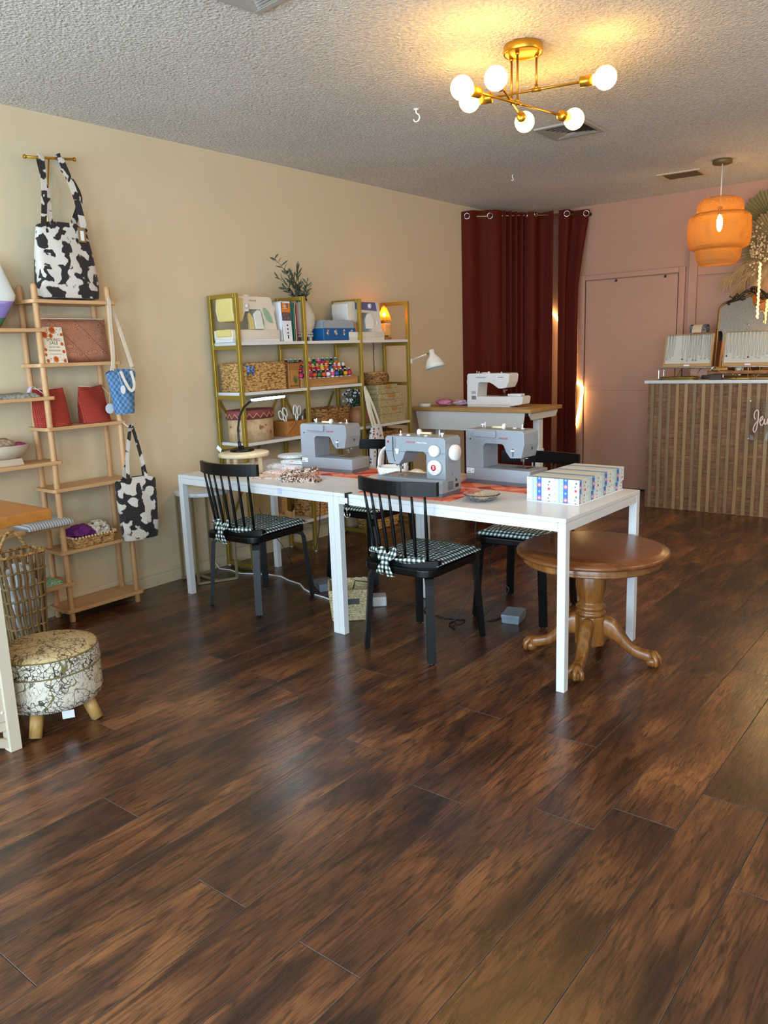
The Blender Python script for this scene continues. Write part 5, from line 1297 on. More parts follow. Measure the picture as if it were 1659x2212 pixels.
# ---------------------------------------------------------------- round oak pedestal table
rt = thing('round_table', 'round oak pedestal table with claw feet half under the white table', 'table', (2.745, 1.037, 0))
def oakm(name, ax, c1='#96602c', c2='#6c4019', c3='#43260f', sc=1.3): return wood(name, c1, c2, ax, sc, .28, c3, .1)
ok1 = oakm('polished_oak_top', 'x', '#85502a', '#66381a', '#3f2110', 1.0); ok2 = oakm('polished_oak_upright', 'z')
part(rt, 'top', MB().lathe([(0, .528), (.285, .528), (.300, .526), (.306, .521), (.318, .520), (.328, .514), (.331, .506), (.326, .498), (.315, .495), (0, .495)], (0, 0, 0), 72), ok1)
part(rt, 'apron', MB().lathe([(.294, .496), (.296, .470), (.300, .466), (.296, .460), (.27, .458), (.27, .496)], (0, 0, 0), 72), ok2)
part(rt, 'column', MB().lathe([(0, .470), (.060, .470), (.060, .455), (.048, .448), (.052, .435), (.062, .41), (.068, .375), (.068, .34), (.060, .30), (.050, .275), (.052, .268), (.064, .258), (.066, .248), (.058, .240), (.054, .236), (.062, .230), (.066, .222), (.062, .213), (.055, .209), (0, .209)], (0, 0, 0), 40), ok2)
part(rt, 'hub', MB().prism([(.070 * math.cos(R(12 + 22.5 + 45 * i)), .070 * math.sin(R(12 + 22.5 + 45 * i))) for i in range(8)], 'z', .075, .212, 0, .008, 2), ok2)
for i in range(4):
    a = R(12 + 90 * i); d = Vector((math.cos(a), math.sin(a), 0)); s = Vector((-math.sin(a), math.cos(a), 0))
    prof = [(.045, .160, .027, .050), (.078, .162, .029, .050), (.112, .146, .029, .047), (.142, .112, .027, .040), (.172, .080, .025, .031), (.202, .060, .023, .025), (.232, .052, .024, .025), (.254, .048, .027, .027), (.274, .044, .022, .022), (.280, .042, .006, .006)]
    mb = MB(); n = 14
    def lf_(u, v, prof=prof, d=d, s=s):
        t = v * (len(prof) - 1); j = min(int(t), len(prof) - 2); k = t - j
        q = [prof[j][m] + (prof[j + 1][m] - prof[j][m]) * k for m in range(4)]
        b = 2 * PI * u; cx = abs(math.cos(b)) ** .75 * math.copysign(1, math.cos(b)); sz = abs(math.sin(b)) ** .75 * math.copysign(1, math.sin(b))
        return tuple(d * q[0] + s * cx * q[2] + Vector((0, 0, q[1] + sz * q[3])))
    mb.grid(lf_, 18, 28, cu=True)
    lg = part(rt, 'leg', mb, ok2)
    ft = MB().ball(tuple(d * .272 + Vector((0, 0, .026))), .030, 18, 12, sz=.87)
    for q in (-.75, 0, .75):
        w = d * math.cos(q) + s * math.sin(q); c = d * .262
        ft.tube([c + w * .0 + Vector((0, 0, .062)), c + w * .022 + Vector((0, 0, .060)), c + w * .040 + Vector((0, 0, .043)), c + w * .043 + Vector((0, 0, .022)), c + w * .036 + Vector((0, 0, .007))], [.014, .013, .0115, .010, .005], 10)
    part(lg, 'claw_foot', ft, ok2)

# ---------------------------------------------------------------- patterned footstool
fs_ = thing('footstool', 'round footstool in cream fabric with dark floral embroidery by the cream cabinet', 'footstool', (1.245, -.715, 0))
def emb(name, base, ink, sc, thr):
    t = NT(name); v = t.map(scale=(1, 1, 1))
    w = t.noise(sc * .7, 3, .6, v, 1.8); ln = t.math('ABSOLUTE', t.math('SUBTRACT', w, .5))
    dn = t.n('TexNoise', Vector=v, Scale=sc * .6, Detail=2.0).outputs['Color']
    va = t.n('VectorMath', {'operation': 'MULTIPLY_ADD'}); t.set(va, 'i0', dn); t.set(va, 'i1', (.045, .045, .045)); t.set(va, 'i2', v)
    f = t.vor(sc * 1.5, va.outputs[0], 'Distance', 'DISTANCE_TO_EDGE')
    m1 = t.ramp(ln, [(.010, 1.0), (.020, 0.0)]); m2 = t.ramp(f, [(.04, 1.0), (.075, 0.0)])
    k = t.math('MAXIMUM', t.math('MULTIPLY', m1, .8), t.math('MULTIPLY', m2, t.math('GREATER_THAN', t.noise(sc * .30, 1), thr)))
    o = t.noise(5.0, 1, .5, v, 2.0); ol_ = t.ramp(t.math('ABSOLUTE', t.math('SUBTRACT', o, .5)), [(.008, 1.0), (.014, 0.0)])
    col = t.mix(k, base, ink); col = t.mix(ol_, col, '#6f6336')
    t.bump(t.math('ADD', t.noise(500, 2), k), .3, .001)
    return t.fin(col, .9)
e1 = emb('cream_embroidery', '#d3cab8', '#4a3d3c', 30, .47); e2 = emb('tan_embroidery', '#c6ac7c', '#5a4238', 30, .50); e3 = emb('dark_embroidered_band', '#d0c7b4', '#2e2828', 34, .22)
part(fs_, 'drum', MB().lathe([(0, .090), (.165, .090), (.184, .100), (.193, .130), (.193, .238)], (0, 0, 0), 64), e1)
part(fs_, 'band', MB().lathe([(.193, .238), (.194, .245), (.192, .290), (.188, .300)], (0, 0, 0), 64), e3)
part(fs_, 'top', MB().lathe([(.188, .300), (.184, .308), (.150, .319), (.08, .325), (0, .326)], (0, 0, 0), 64), e2)
pp = MB()
for z, r in ((.2385, .194), (.302, .188)): pp.torus((0, 0, z), r, .0032, 'z', 72, 6)
part(fs_, 'piping', pp, plain('olive_piping', '#6f6336', .8))
for a in (-42, 48, 138, 228):
    d = Vector((math.cos(R(a - 12)), math.sin(R(a - 12)), 0))
    part(fs_, 'leg', MB().cyl(tuple(d * .135 + Vector((0, 0, .093))), tuple(d * .172), .026, .0235, 20), wood('stool_pine', '#c39a5d', '#a57c44', 'z', .8))
part(fs_, 'care_label', MB().box(-.022, .022, -.0006, .0006, -.04, 0).xf(Matrix.Translation((.17, -.035, .092)) @ Matrix.Rotation(R(60), 4, 'Z') @ Matrix.Rotation(R(20), 4, 'X')), m_paper)

# ---------------------------------------------------------------- cream cabinet with the butcher block top
kb = thing('kitchen_island', 'cream painted cabinet with a thick oak butcher block top at the left frame edge', 'cabinet', (1.05, -1.3, 0))
m_isl = plain('cream_painted_wood', '#cfc3ad', .5, var=.03)
part(kb, 'worktop', MB().box(.55, 1.402, -1.95, -.713, .836, .875, 0, .003, 2), wood('butcher_block', '#bd7b34', '#9d6124', 'x', .7, .4), True)
part(kb, 'side_panel', MB().box(1.352, 1.372, -1.90, -.93, .125, .835, 0, .001, 1), m_isl, True)
part(kb, 'back_panel', MB().box(.62, 1.35, -.955, -.935, .125, .835, 0, .001, 1), m_isl, True)
for y in (-.945, -1.905):
    part(kb, 'leg', MB().box(1.335, 1.382, y - .022, y + .022, 0, .835, 0, .002, 1), m_isl, True)
    part(kb, 'leg', MB().box(.60, .647, y - .022, y + .022, 0, .835, 0, .002, 1), m_isl, True)
part(kb, 'brace', MB().box(1.345, 1.365, -1.88, -.967, .085, .1245, 0, .001, 1), m_isl, True)
part(kb, 'brace', MB().box(-.010, .010, -.14, .14, -.016, .016).xf(Matrix.Translation((1.362, -1.06, .075)) @ Matrix.Rotation(R(-24), 4, 'X')), m_isl, True)
nl = MB()
for i in range(7): nl.lathe([(0, .0025), (.005, .0015), (.0055, 0)], (1.3722, -.975 + .004 * (i % 2), .16 + .095 * i), 12, 0, 'x')
part(kb, 'screw_cap', nl, m_whitegloss, True, kind='stuff')

# ---------------------------------------------------------------- white side table under the desk end
wt2 = thing('side_table', 'round white side table on thin gold legs under the left end of the white table', 'table', (.215, .93, 0))
part(wt2, 'top', MB().lathe([(0, .570), (.172, .570), (.175, .573), (.175, .592), (.172, .595), (0, .595)], (.205, .93, 0), 48), m_white, True)
m_pg = plain('pale_gold_metal', '#a59a77', .4, .5, var=.05)
lg = MB()
for (x0, y0), (x1, y1) in (((.235, .815), (.345, 1.035)), ((.045, .84), (.075, 1.05))):
    part(wt2, 'leg_frame', MB().tube([(x0, y0, .008), (x0, y0, .568)], .009, 4).tube([(x1, y1, .008), (x1, y1, .568)], .009, 4).tube([(x0, y0, .010), (x1, y1, .010)], .009, 4), m_pg, True)
part(wt2, 'base_bar', MB().tube([(.29, .925, .011), (.06, .945, .011)], .008, 4), m_pg, True)

# ---------------------------------------------------------------- floor clutter under the tables
fb = thing('floor_basket', 'square seagrass basket of black cables on the floor behind the double table legs', 'basket', (1.42, .88, 0), R(43))
part(fb, 'basket', weave(rr_path(.225, .245, .012), .001, .168, 15, 34, .0045, lambda v: .86 + .14 * v, .010, (.015, .02), .007), m_seag)
part(fb, 'handle_slot', MB().box(-.036, .036, -.001, .0015, -.014, .014, 0, .001, 1).xf(Matrix.Translation((.026, -.1035, .112)) @ Matrix.Rotation(R(-6), 4, 'X')), m_blackmat)
part(fb, 'handle_wrap', MB().grid(lambda u, v: (.022 + .04 * (u - .5) * 2, -.106 + .0015 * math.sin(60 * u), .130 + .030 * v), 24, 3), m_seag)
solo('cable', 'black power cable spilling over the rim of the seagrass floor basket', 'cable', MB().tube([(1.37, .93, .03), (1.40, .95, .12), (1.44, .93, .19), (1.50, .96, .185), (1.535, .97, .17), (1.53, .95, .13), (1.50, .93, .10), (1.47, .95, .06)], .003, 7), m_blackmat)
ch = thing('power_hub', 'small white power hub on the floor behind the front chair leg', 'adapter', (1.44, 1.13, 0), R(40))
part(ch, 'body', MB().box(-.04, .04, -.045, .045, 0, .055, 0, .008, 3), m_whitegloss)
part(ch, 'socket', MB().box(.0395, .0408, -.012, .010, .018, .032), m_blackmat)
m_ped = plain('pedal_grey', '#6f7780', .45)
def pedal(label, loc, rz):
    t = thing('foot_pedal', label, 'foot pedal', loc, rz, 'grey foot pedals on the floor')
    part(t, 'base', MB().prism([(-.045, 0), (.045, 0), (.047, .030), (-.047, .030)], 'y', -.062, .062, 0, .002, 1), m_ped)
    part(t, 'tread', MB().prism([(-.064, .028), (.064, .028), (.064, .036), (.050, .056), (-.064, .046)], 'x', -.049, .049, 0, .003, 2), m_ped)
    part(t, 'cable_boot', MB().cyl((-.03, .06, .014), (-.045, .095, .010), .006, .004, 10), m_blackmat)
    return t
p1_ = pedal('grey foot pedal on the open floor between two chairs', (2.205, 1.300, 0), R(12))
dup(p1_, (.965, 1.185, 0), R(60), 'grey foot pedal left of the seagrass floor basket, near the white cord')
solo('extension_cord', 'white power cord snaking from the wall to the seagrass floor basket', 'cord', MB().tube([(.03, 1.12, .05), (.06, 1.13, .006), (.14, 1.15, .005), (.27, 1.13, .005), (.35, 1.17, .005), (.44, 1.21, .005), (.56, 1.22, .005), (.66, 1.185, .005), (.78, 1.165, .005), (.88, 1.10, .005), (1.0, 1.055, .005), (1.12, 1.04, .005), (1.235, 1.0, .005)], .0048, 8), m_whitegloss)
def cord(label, pts, r=.003): solo('cable', label, 'cable', MB().tube(pts, r, 7), m_blackmat, 'black machine cables')
def smooth(P, k=6):
    P = [Vector(p) for p in P]; Q = []
    for i in range(len(P) - 1):
        a, b, c, d = P[max(i - 1, 0)], P[i], P[i + 1], P[min(i + 2, len(P) - 1)]
        for q in range(k):
            t = q / k; Q.append(.5 * ((2 * b) + (c - a) * t + (2 * a - 5 * b + 4 * c - d) * t * t + (3 * b - a - 3 * c + d) * t ** 3))
    return Q + [P[-1]]
cord('black cable from the white hub to the knot between the middle chair legs', smooth([(1.49, 1.16, .02), (1.56, 1.20, .004), (1.66, 1.28, .03), (1.70, 1.24, .02), (1.74, 1.15, .004), (1.86, 1.13, .004), (1.99, 1.16, .004), (1.98, 1.10, .012), (1.955, 1.12, .004), (1.96, 1.06, .004), (2.02, 1.02, .004)]))
cord('black cable running from under the table top down to the grey pedal', smooth([(2.13, 1.33, .68), (2.12, 1.32, .50), (2.09, 1.30, .40), (2.06, 1.30, .30), (2.10, 1.31, .20), (2.16, 1.33, .15), (2.10, 1.25, .06), (2.07, 1.20, .006), (2.12, 1.235, .004), (2.15, 1.37, .006), (2.165, 1.405, .010)]))
cord('black cable looping down from the table edge between the two front chairs', smooth([(2.02, 1.28, .68), (2.00, 1.26, .45), (2.06, 1.20, .30), (2.03, 1.12, .12), (1.97, 1.08, .006)]))
cord('black twin cable hanging behind the left chair to the floor pedal', smooth([(.80, 1.37, .66), (.80, 1.36, .45), (.79, 1.33, .25), (.76, 1.28, .08), (.80, 1.22, .006), (.90, 1.17, .006), (.93, 1.16, .012)]))
cord('thin black cable from the gold shelf to the skirting behind the left chair', smooth([(.30, 1.30, .42), (.33, 1.34, .28), (.40, 1.40, .15), (.42, 1.46, .006), (.36, 1.50, .005)]), .002)
dbm = plain('lint', '#b9b0a8', .9)
rd = random.Random(21)
for i, (x, y) in enumerate(((1.03, .57), (2.62, .78), (2.86, .55), (1.9, 1.75), (2.56, 1.12))):
    pass
# ---------------------------------------------------------------- ceiling fittings
def vent4(label, loc, s, rz):
    t = thing('ceiling_vent', label, 'vent', loc, rz, 'square ceiling vents')
    h = s / 2
    m_v = plain('vent_enamel', '#a9a39a', .5, var=.03)
    fr = MB()
    for q in ((-h, h, -h, -h + .03), (-h, h, h - .03, h), (-h, -h + .03, -h + .03, h - .03), (h - .03, h, -h + .03, h - .03)): fr.box(q[0], q[1], q[2], q[3], -.012, 0, 0, .002, 1)
    part(t, 'frame', fr, m_v)
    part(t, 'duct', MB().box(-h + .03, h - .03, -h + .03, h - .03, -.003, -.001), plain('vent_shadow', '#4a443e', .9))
    for k in range(5):
        r = h - .036 - k * .022
        if r < .012: break
        z = -.006 - .003 * k
        mb = MB()
        for a in range(4):
            M = Matrix.Rotation(a * PI / 2, 4, 'Z')
            mb.add([tuple(M @ Vector(p)) for p in ((-r, -r, z - .006), (r, -r, z - .006), (r - .016, -r + .016, z + .004), (-r + .016, -r + .016, z + .004))], [(0, 1, 2, 3), (3, 2, 1, 0)], 0, False)
        part(t, 'louvre', mb, m_v)
    return t
vent4('square ceiling vent with stepped louvres just beyond the brass bulb light', (1.863, 2.605, CEIL - .0005), .325, R(2))
vent4('square ceiling vent cut by the top edge of the photo', (1.885, -.01, CEIL - .0005), .325, R(-6))
v3 = thing('ceiling_vent', 'rectangular ceiling vent with parallel slats near the pink wall', 'vent', (1.925, 4.505, CEIL - .0005), R(3))
vf = MB()
for q in ((-.165, .165, -.15, -.12), (-.165, .165, .12, .15), (-.165, -.135, -.12, .12), (.135, .165, -.12, .12)): vf.box(*q, -.010, 0, 0, .002, 1)
mv3 = plain('tan_vent_enamel', '#c7b39b', .5)
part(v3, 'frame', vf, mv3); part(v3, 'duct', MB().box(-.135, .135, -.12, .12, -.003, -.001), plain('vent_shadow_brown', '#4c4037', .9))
for i in range(18): part(v3, 'slat', MB().box(-.006, .006, -.12, .12, -.0012, 0).xf(Matrix.Translation((-.126 + i * .0148, 0, -.006)) @ Matrix.Rotation(R(40), 4, 'Y')), mv3)
hk1 = thing('ceiling_hook', 'white plastic hook on the ceiling left of the brass bulb light', 'hook', (1.44, 1.60, CEIL))
part(hk1, 'plate', MB().lathe([(0, 0), (.016, 0), (.014, -.006), (0, -.007)], (0, 0, -.0005), 16), m_whitegloss)
part(hk1, 'hook', MB().tube(smooth([(0, 0, -.006), (.002, 0, -.022), (.018, 0, -.034), (.022, 0, -.050), (.010, 0, -.064), (-.010, 0, -.062), (-.018, 0, -.050)]), .0042, 8), m_whitegloss)
hk2 = thing('ceiling_hook', 'tiny white hook on the far ceiling towards the red curtain', 'hook', (.974, 3.49, CEIL))
part(hk2, 'hook', MB().tube(smooth([(0, 0, -.001), (0, 0, -.02), (.008, 0, -.032), (0, 0, -.042), (-.008, 0, -.034)]), .003, 8).cyl((0, 0, -.004), (0, 0, -.0005), .008), m_whitegloss)
# brass sputnik light
spk = thing('ceiling_light', 'brass ceiling light with six glowing globe bulbs on crossed arms', 'light', (2.320, 1.185, CEIL - .04))
m_sat = plain('satin_brass', '#c08f2e', .30, .85, var=.03)
part(spk, 'canopy', MB().lathe([(0, .0395), (.082, .0395), (.086, .034), (.086, .006), (.083, .002), (.076, .006), (0, .006)], (2.320, 1.185, CEIL - .04), 48), m_sat, True)
bulb_m = emit('globe_bulb', (1.0, .55, .11), 28)
arms = [((2.247, .803), (2.383, 1.566), 2.450), ((2.362, .880), (2.138, 1.535), 2.478), ((2.049, 1.175), (2.644, 1.316), 2.516)]
for k, (a, b, z) in enumerate(arms):
    A = Vector((a[0], a[1], z)); B = Vector((b[0], b[1], z)); d = (B - A).normalized(); mid = A.lerp(B, (.46, .50, .51)[k])
    c0 = Vector((2.320, 1.185, 0)); off = (Vector((mid.x, mid.y, 0)) - c0)
    part(spk, 'drop_rod', MB().cyl((mid.x, mid.y, z), (mid.x, mid.y, CEIL - .035), .0048, n=10).cyl((mid.x, mid.y, z), (mid.x, mid.y, z + .02), .008, n=12).cyl(tuple(mid - d * .02), tuple(mid + d * .02), .009, n=12).cyl((mid.x, mid.y, CEIL - .046), (mid.x, mid.y, CEIL - .034), .009, n=12), m_sat, True)
    part(spk, 'arm', MB().cyl(tuple(A + d * .10), tuple(B - d * .10), .0055, n=10), m_sat, True)
    for P, s in ((A, d), (B, -d)):
        part(spk, 'socket', MB().tube([P + s * .112, P + s * .108, P + s * .105, P + s * .052], [.006, .020, .0225, .0225], 20), m_sat, True)
        part(spk, 'bulb', MB().ball(tuple(P), .0475, 24, 16).tube([P, P + s * .055], [.03, .02], 14), bulb_m, True)
# woven bamboo pendant
pn = thing('pendant_lamp', 'three tier woven bamboo pendant lamp glowing orange over the counter', 'light', (2.306, 4.21, CEIL - .03))
part(pn, 'canopy', MB().lathe([(0, .0295), (.066, .0295), (.068, .024), (.068, .004), (.062, 0), (0, 0)], (2.306, 4.21, CEIL - .03), 36), plain('dull_bronze', '#6d5a34', .5, .4), True)
part(pn, 'cord', MB().cyl((2.306, 4.21, CEIL - .03), (2.306, 4.21, 2.36), .0045, n=10), plain('cream_cord', '#ddd3c6', .7), True)
bam = NT('translucent_bamboo')
tr = bam.n('BsdfTranslucent', Color=lin('#e0983a')); df = bam.n('BsdfDiffuse', Color=lin('#c98c42')); mx = bam.n('MixShader'); bam.set(mx, 'i0', .20)
bam.t.links.new(df.outputs[0], mx.inputs[1]); bam.t.links.new(tr.outputs[0], mx.inputs[2]); bam.t.links.new(mx.outputs[0], bam.out.inputs['Surface'])
def woven_tier(prof, n, name):
    mb = MB(); L = [0]
    for a, b in zip(prof, prof[1:]): L.append(L[-1] + math.hypot(b[0] - a[0], b[1] - a[1]))
    def at(v):
        s = v * L[-1]
        for i in range(len(prof) - 1):
            if s <= L[i + 1] or i == len(prof) - 2:
                k = (s - L[i]) / (L[i + 1] - L[i]); return prof[i][0] + (prof[i + 1][0] - prof[i][0]) * k, prof[i][1] + (prof[i + 1][1] - prof[i][1]) * k
    steps = 14; hw = .0029
    tw = L[-1] / .17 * .9
    for sg in (1, -1):
        for q in range(n):
            a0 = 2 * PI * q / n; vs = []
            for i in range(steps + 1):
                v = i / steps; r, z = at(v); a = a0 + sg * tw * v; rr = r + sg * .0008
                da = hw / max(r, .03)
                vs += [(2.306 + rr * math.cos(a - da), 4.21 + rr * math.sin(a - da), z), (2.306 + rr * math.cos(a + da), 4.21 + rr * math.sin(a + da), z)]
            mb.add(vs, [(2 * i, 2 * i + 1, 2 * i + 3, 2 * i + 2) for i in range(steps)], 0, False)
    for r, z in (prof[0], prof[-1]): mb.torus((2.306, 4.21, z), r, .003, 'z', 60, 6)
    return part(pn, name, mb, bam.m, True)
woven_tier([(.085, 2.428), (.120, 2.422), (.146, 2.405), (.160, 2.375), (.163, 2.30)], 72, 'top_tier')
woven_tier([(.165, 2.318), (.200, 2.305), (.218, 2.28), (.222, 2.19), (.218, 2.11), (.205, 2.075), (.170, 2.062)], 96, 'middle_tier')
woven_tier([(.160, 2.09), (.160, 2.03), (.150, 1.985), (.120, 1.955)], 72, 'bottom_tier')
part(pn, 'bulb', MB().ball((2.306, 4.21, 2.250), .021, 18, 14, sz=2.9), emit('pendant_bulb', (1.0, .64, .26), 75), True)
part(pn, 'lamp_holder', MB().cyl((2.306, 4.21, 2.31), (2.306, 4.21, 2.365), .018, n=16), m_blackmat, True)

# ---------------------------------------------------------------- corner curtain, rod and light rope
A0 = Vector((.02, 4.30, 0)); B0_ = Vector((.81, 5.24, 0)); LC = (B0_ - A0).length; cd_ = (B0_ - A0).normalized(); cn = Vector((cd_.y, -cd_.x, 0))
def cpos(s, off, z): p = A0 + cd_ * (s * LC) + cn * off; return Vector((p.x, p.y, z))
rod = thing('curtain_rod', 'thin bronze curtain rod spanning the corner across both walls', 'curtain rod', tuple(cpos(.5, 0, 2.55)))
ZL_, ZR_ = 2.592, 2.612
part(rod, 'pole', MB().cyl(tuple(cpos(-.012, .0, ZL_)), tuple(cpos(1.005, .0, ZR_)), .010, n=14), plain('bronze', '#8f7446', .35, .8), True)
part(rod, 'wall_bracket', MB().cyl(tuple(cpos(1.0, .0, ZR_)), (.818, 5.263, ZR_), .016, n=16), plain('dark_bronze', '#3a2f26', .4, .7), True)
part(rod, 'wall_bracket', MB().cyl((.0015, 4.283, ZL_), tuple(cpos(-.008, 0, ZL_)), .016, n=16), plain('dark_bronze_b', '#3a2f26', .4, .7), True)
vel = NT('maroon_velvet')
vn = vel.noise(1.0, 3, .6, vel.map(scale=(60, 60, 2.0)))
vel.bump(vn, .25, .003)
vel.fin(vel.mix(vn, '#420f07', '#662011'), .75, 0, Specular_IOR_Level=.15, Sheen_Weight=.05, Sheen_Tint=lin('#8a3a2a'))
def fold1(s):      # broad flat stretch, a tight bunch of pleats, then two deep waves
    if s < .30: return .028 * math.sin(s / .30 * 2 * PI * 1.5 + .4) + .012
    if s < .46: return .012 + .030 * math.sin((s - .30) / .16 * 2 * PI * 3.5)
    return .010 + .060 * math.sin((s - .46) / .24 * 2 * PI * 1.25 - .6)
def panel(name, s0, s1, fold, ztop, grom, label, taper):
    t = thing('curtain', label, 'curtain', tuple(cpos((s0 + s1) / 2, 0, .02)), 0, 'maroon grommet curtain panels')
    def fn(u, v, o):
        s = s0 + (s1 - s0) * u; z = .02 + (ztop(s) - .02) * v
        sq = taper(s, v); h = .0035 * math.sin(31 * u + 4 * v) * (1 - v)
        return tuple(cpos(sq, fold(s) * (1.0 - .25 * (1 - v)) + h + o, z))
    nu = 130; nv = 26
    mb = MB().grid(lambda u, v: fn(u, v, .0012), nu, nv); g = MB().grid(lambda u, v: fn(u, v, -.0012), nu, nv); g.f = [q[::-1] for q in g.f]; mb.merge(g)
    part(t, 'panel', mb, vel.m, True)
    for s in grom:
        o = fold(s); e = .004; tn = (cd_ * (2 * e * LC) + cn * (fold(s + e) - fold(s - e))).normalized(); nrm = Vector((tn.y, -tn.x, 0))
        c = cpos(s, o, ZL_ + (ZR_ - ZL_) * s)
        M = frame((0, 0, 0), tn, (0, 0, 1)).to_3x3().to_4x4()
        part(t, 'grommet', MB().torus((0, 0, 0), 0.025, .0042, 'z', 26, 8, M=M).xf(Matrix.Translation(c + nrm * .002)), m_steel, True)
    return t
panel('curtain', -.03, .692, fold1, lambda s: 2.636 + .012 * math.sin(s * 9) + .02 * max(0, s - .5), (.012, .195, .478, .545), 'wide maroon curtain panel drawn across the corner left of the gap', lambda s, v: s)
fold2 = lambda s: .010 + .045 * math.sin((s - .757) / .25 * 2 * PI * 1.6 - .5)
panel('curtain', .757, 1.003, fold2, lambda s: 2.648, (.80, .958), 'narrow maroon curtain panel right of the gap, against the pink wall', lambda s, v: .757 + (s - .757) * (.64 + .36 * max(0, min(1, (v - .72) / .27)) ** 1.2))
lr = [(.36, YB - .03, 1.76), (.42, YB - .03, 1.735), (.49, YB - .03, 1.68), (.55, YB - .03, 1.56), (.60, YB - .045, 1.35), (.64, YB - .05, 1.16), (.69, YB - .055, 1.05), (.75, YB - .055, 1.028), (.782, YB - .055, 1.0), (.783, YB - .055, .93), (.765, YB - .055, .80), (.735, YB - .055, .68), (.700, YB - .05, .585)]
lrp = thing('light_rope', 'glowing warm white light rope on the pink wall, half hidden by the curtain', 'light', (.6, YB - .03, .55))
part(lrp, 'rope', MB().tube(smooth(lr), .0125, 10), emit('rope_glow', (1.0, .70, .28), 16), True)

# ---------------------------------------------------------------- standing desk
dk = thing('standing_desk', 'white standing desk with an oak block top by the maroon curtain', 'desk', (.62, 3.65, 0), R(1.0))
DX0, DX1, DY0, DY1, DZ = .045, 1.195, 3.375, 3.925, .920
m_blk = wood('block_oak', '#c69b5f', '#a67a42', 'x', .5, .45)
part(dk, 'desktop', MB().box(DX0, DX1, DY0, DY1, DZ - .030, DZ, 0, .002, 2), m_blk, True)
part(dk, 'modesty_panel', MB().prism([(.075, .888), (1.135, .888), (1.110, .735), (.105, .735)], 'y', 3.392, 3.400), m_white, True)
part(dk, 'bracket', MB().prism([(3.42, .889), (3.90, .889), (3.90, .872), (3.86, .830), (3.46, .830), (3.42, .872)], 'x', 1.150, 1.168, 0, .002, 1), m_offw, True)
part(dk, 'bracket', MB().prism([(3.42, .889), (3.90, .889), (3.90, .872), (3.86, .830), (3.46, .830), (3.42, .872)], 'x', .072, .090, 0, .002, 1), m_offw, True)
part(dk, 'crossbeam', MB().box(.11, 1.13, 3.64, 3.70, .845, .885), m_greydark, True)
for x in (.135, 1.105):
    part(dk, 'leg', MB().box(x - .028, x + .028, 3.635, 3.705, .56, .888, 0, .003, 1), m_whitegloss, True)
    part(dk, 'leg', MB().box(x - .034, x + .034, 3.628, 3.712, .03, .575, 0, .003, 1), m_whitegloss, True)
    part(dk, 'foot', MB().box(x - .035, x + .035, 3.40, 3.94, 0, .032, 0, .004, 2), m_whitegloss, True)
# white embroidery machine, its back to the camera (local +Y is the back)
em, s = sewing('sewing_machine', 'white embroidery sewing machine on the oak topped standing desk', (.905, 3.735, DZ + .0005), R(181), dict(L=.41, D=.175, H=.275, base=.085, body=m_whitegloss, foot=m_white, basemat=m_whitegloss, recess=.012,
    outline=[(.285, .084), (.375, .084), (.372, .262), (.362, .275), (.05, .275), (.014, .272), (.006, .255), (.014, .20), (.035, .158), (.075, .150), (.10, .152), (.145, .185), (.175, .200), (.262, .203), (.276, .195)]))
part(em, 'embroidery_arm', MB().prism([(-.105, .022), (-.02, .008), (.20, .008), (.20, .084), (-.10, .088), (-.115, .080)], 'y', .03, .172, 0, .006, 2), m_whitegloss)
part(em, 'carriage', MB().box(-.07, .05, .05, .125, .087, .105, 0, .004, 2), m_whitegloss)
part(em, 'handle', MB().prism([(.21, .248), (.33, .248), (.34, .268), (.20, .268)], 'y', .165, .188, 0, .004, 2), m_whitegloss)
part(em, 'rating_label', MB().box(.315, .368, .1745, .1752, .055, .098, 0).box(.320, .363, .1752, .1757, .060, .090, 1).box(.322, .366, .1745, .1752, .106, .130, 2).box(.23, .32, .1745, .1750, .236, .246, 2).box(.145, .153, .1745, .1752, .212, .220, 2), [m_paper, plain('label_grey', '#7d8380', .5), plain('label_pale', '#b5b8ba', .5)])
part(em, 'lettering', text_mb('brother', .016, face_rear(.085, .243, .1745), .0004), plain('navy_print', '#2b3350', .5))
part(em, 'winder_knobs', MB().cyl((.34, .09, .274), (.34, .09, .290), .004).cyl((.355, .10, .274), (.355, .10, .296), .0025).ball((.24, .10, .278), .012, 12, 8).cyl((.12, .10, .274), (.12, .10, .284), .005).cyl((.31, .10, .276), (.25, .10, .276), .005), m_whitegloss)
solo('tape_roll', 'white roll of tape at the left corner of the standing desk', 'tape', MB().lathe([(.022, 0), (.052, 0), (.052, .026), (.022, .026), (.022, 0)], (.125, 3.46, DZ + .0005), 28), m_paper)
solo('fabric_bundle', 'bright pink fabric scrunchie on the standing desk beside the tape roll', 'fabric', cloth_blob((.235, 3.60, DZ), .075, .07, .030, 61, 30, 18, .25), noisefab('pink_fabric', ['#c9648f', '#d98bab', '#b64a7c'], 16))
solo('fabric_bundle', 'pale pink and grey ribbon scraps beside the bright pink scrunchie', 'fabric', cloth_blob((.365, 3.66, DZ), .065, .06, .026, 62, 30, 18, .4), noisefab('ribbon_scraps', ['#cfc6c9', '#dba6b8', '#a9a3ad', '#c45f6c'], 40))
solo('thread_cone', 'dark blue thread cone at the left end of the white embroidery machine', 'thread', MB().lathe([(0, 0), (.026, 0), (.022, .05), (.012, .066), (0, .067)], (.462, 3.66, DZ + .0005), 20), plain('navy_thread', '#2a2f6a', .7))
wl = thing('swing_arm_lamp', 'white swing arm lamp with a bell shade clamped to the gold shelf end', 'lamp', (.30, 3.056, 1.30))
m_wl = plain('lamp_white', '#e3ddd3', .3, var=.01)
part(wl, 'clamp', MB().box(.262, .296, 3.0435, 3.066, 1.300, 1.338, 0, .002, 1), m_wl, True)
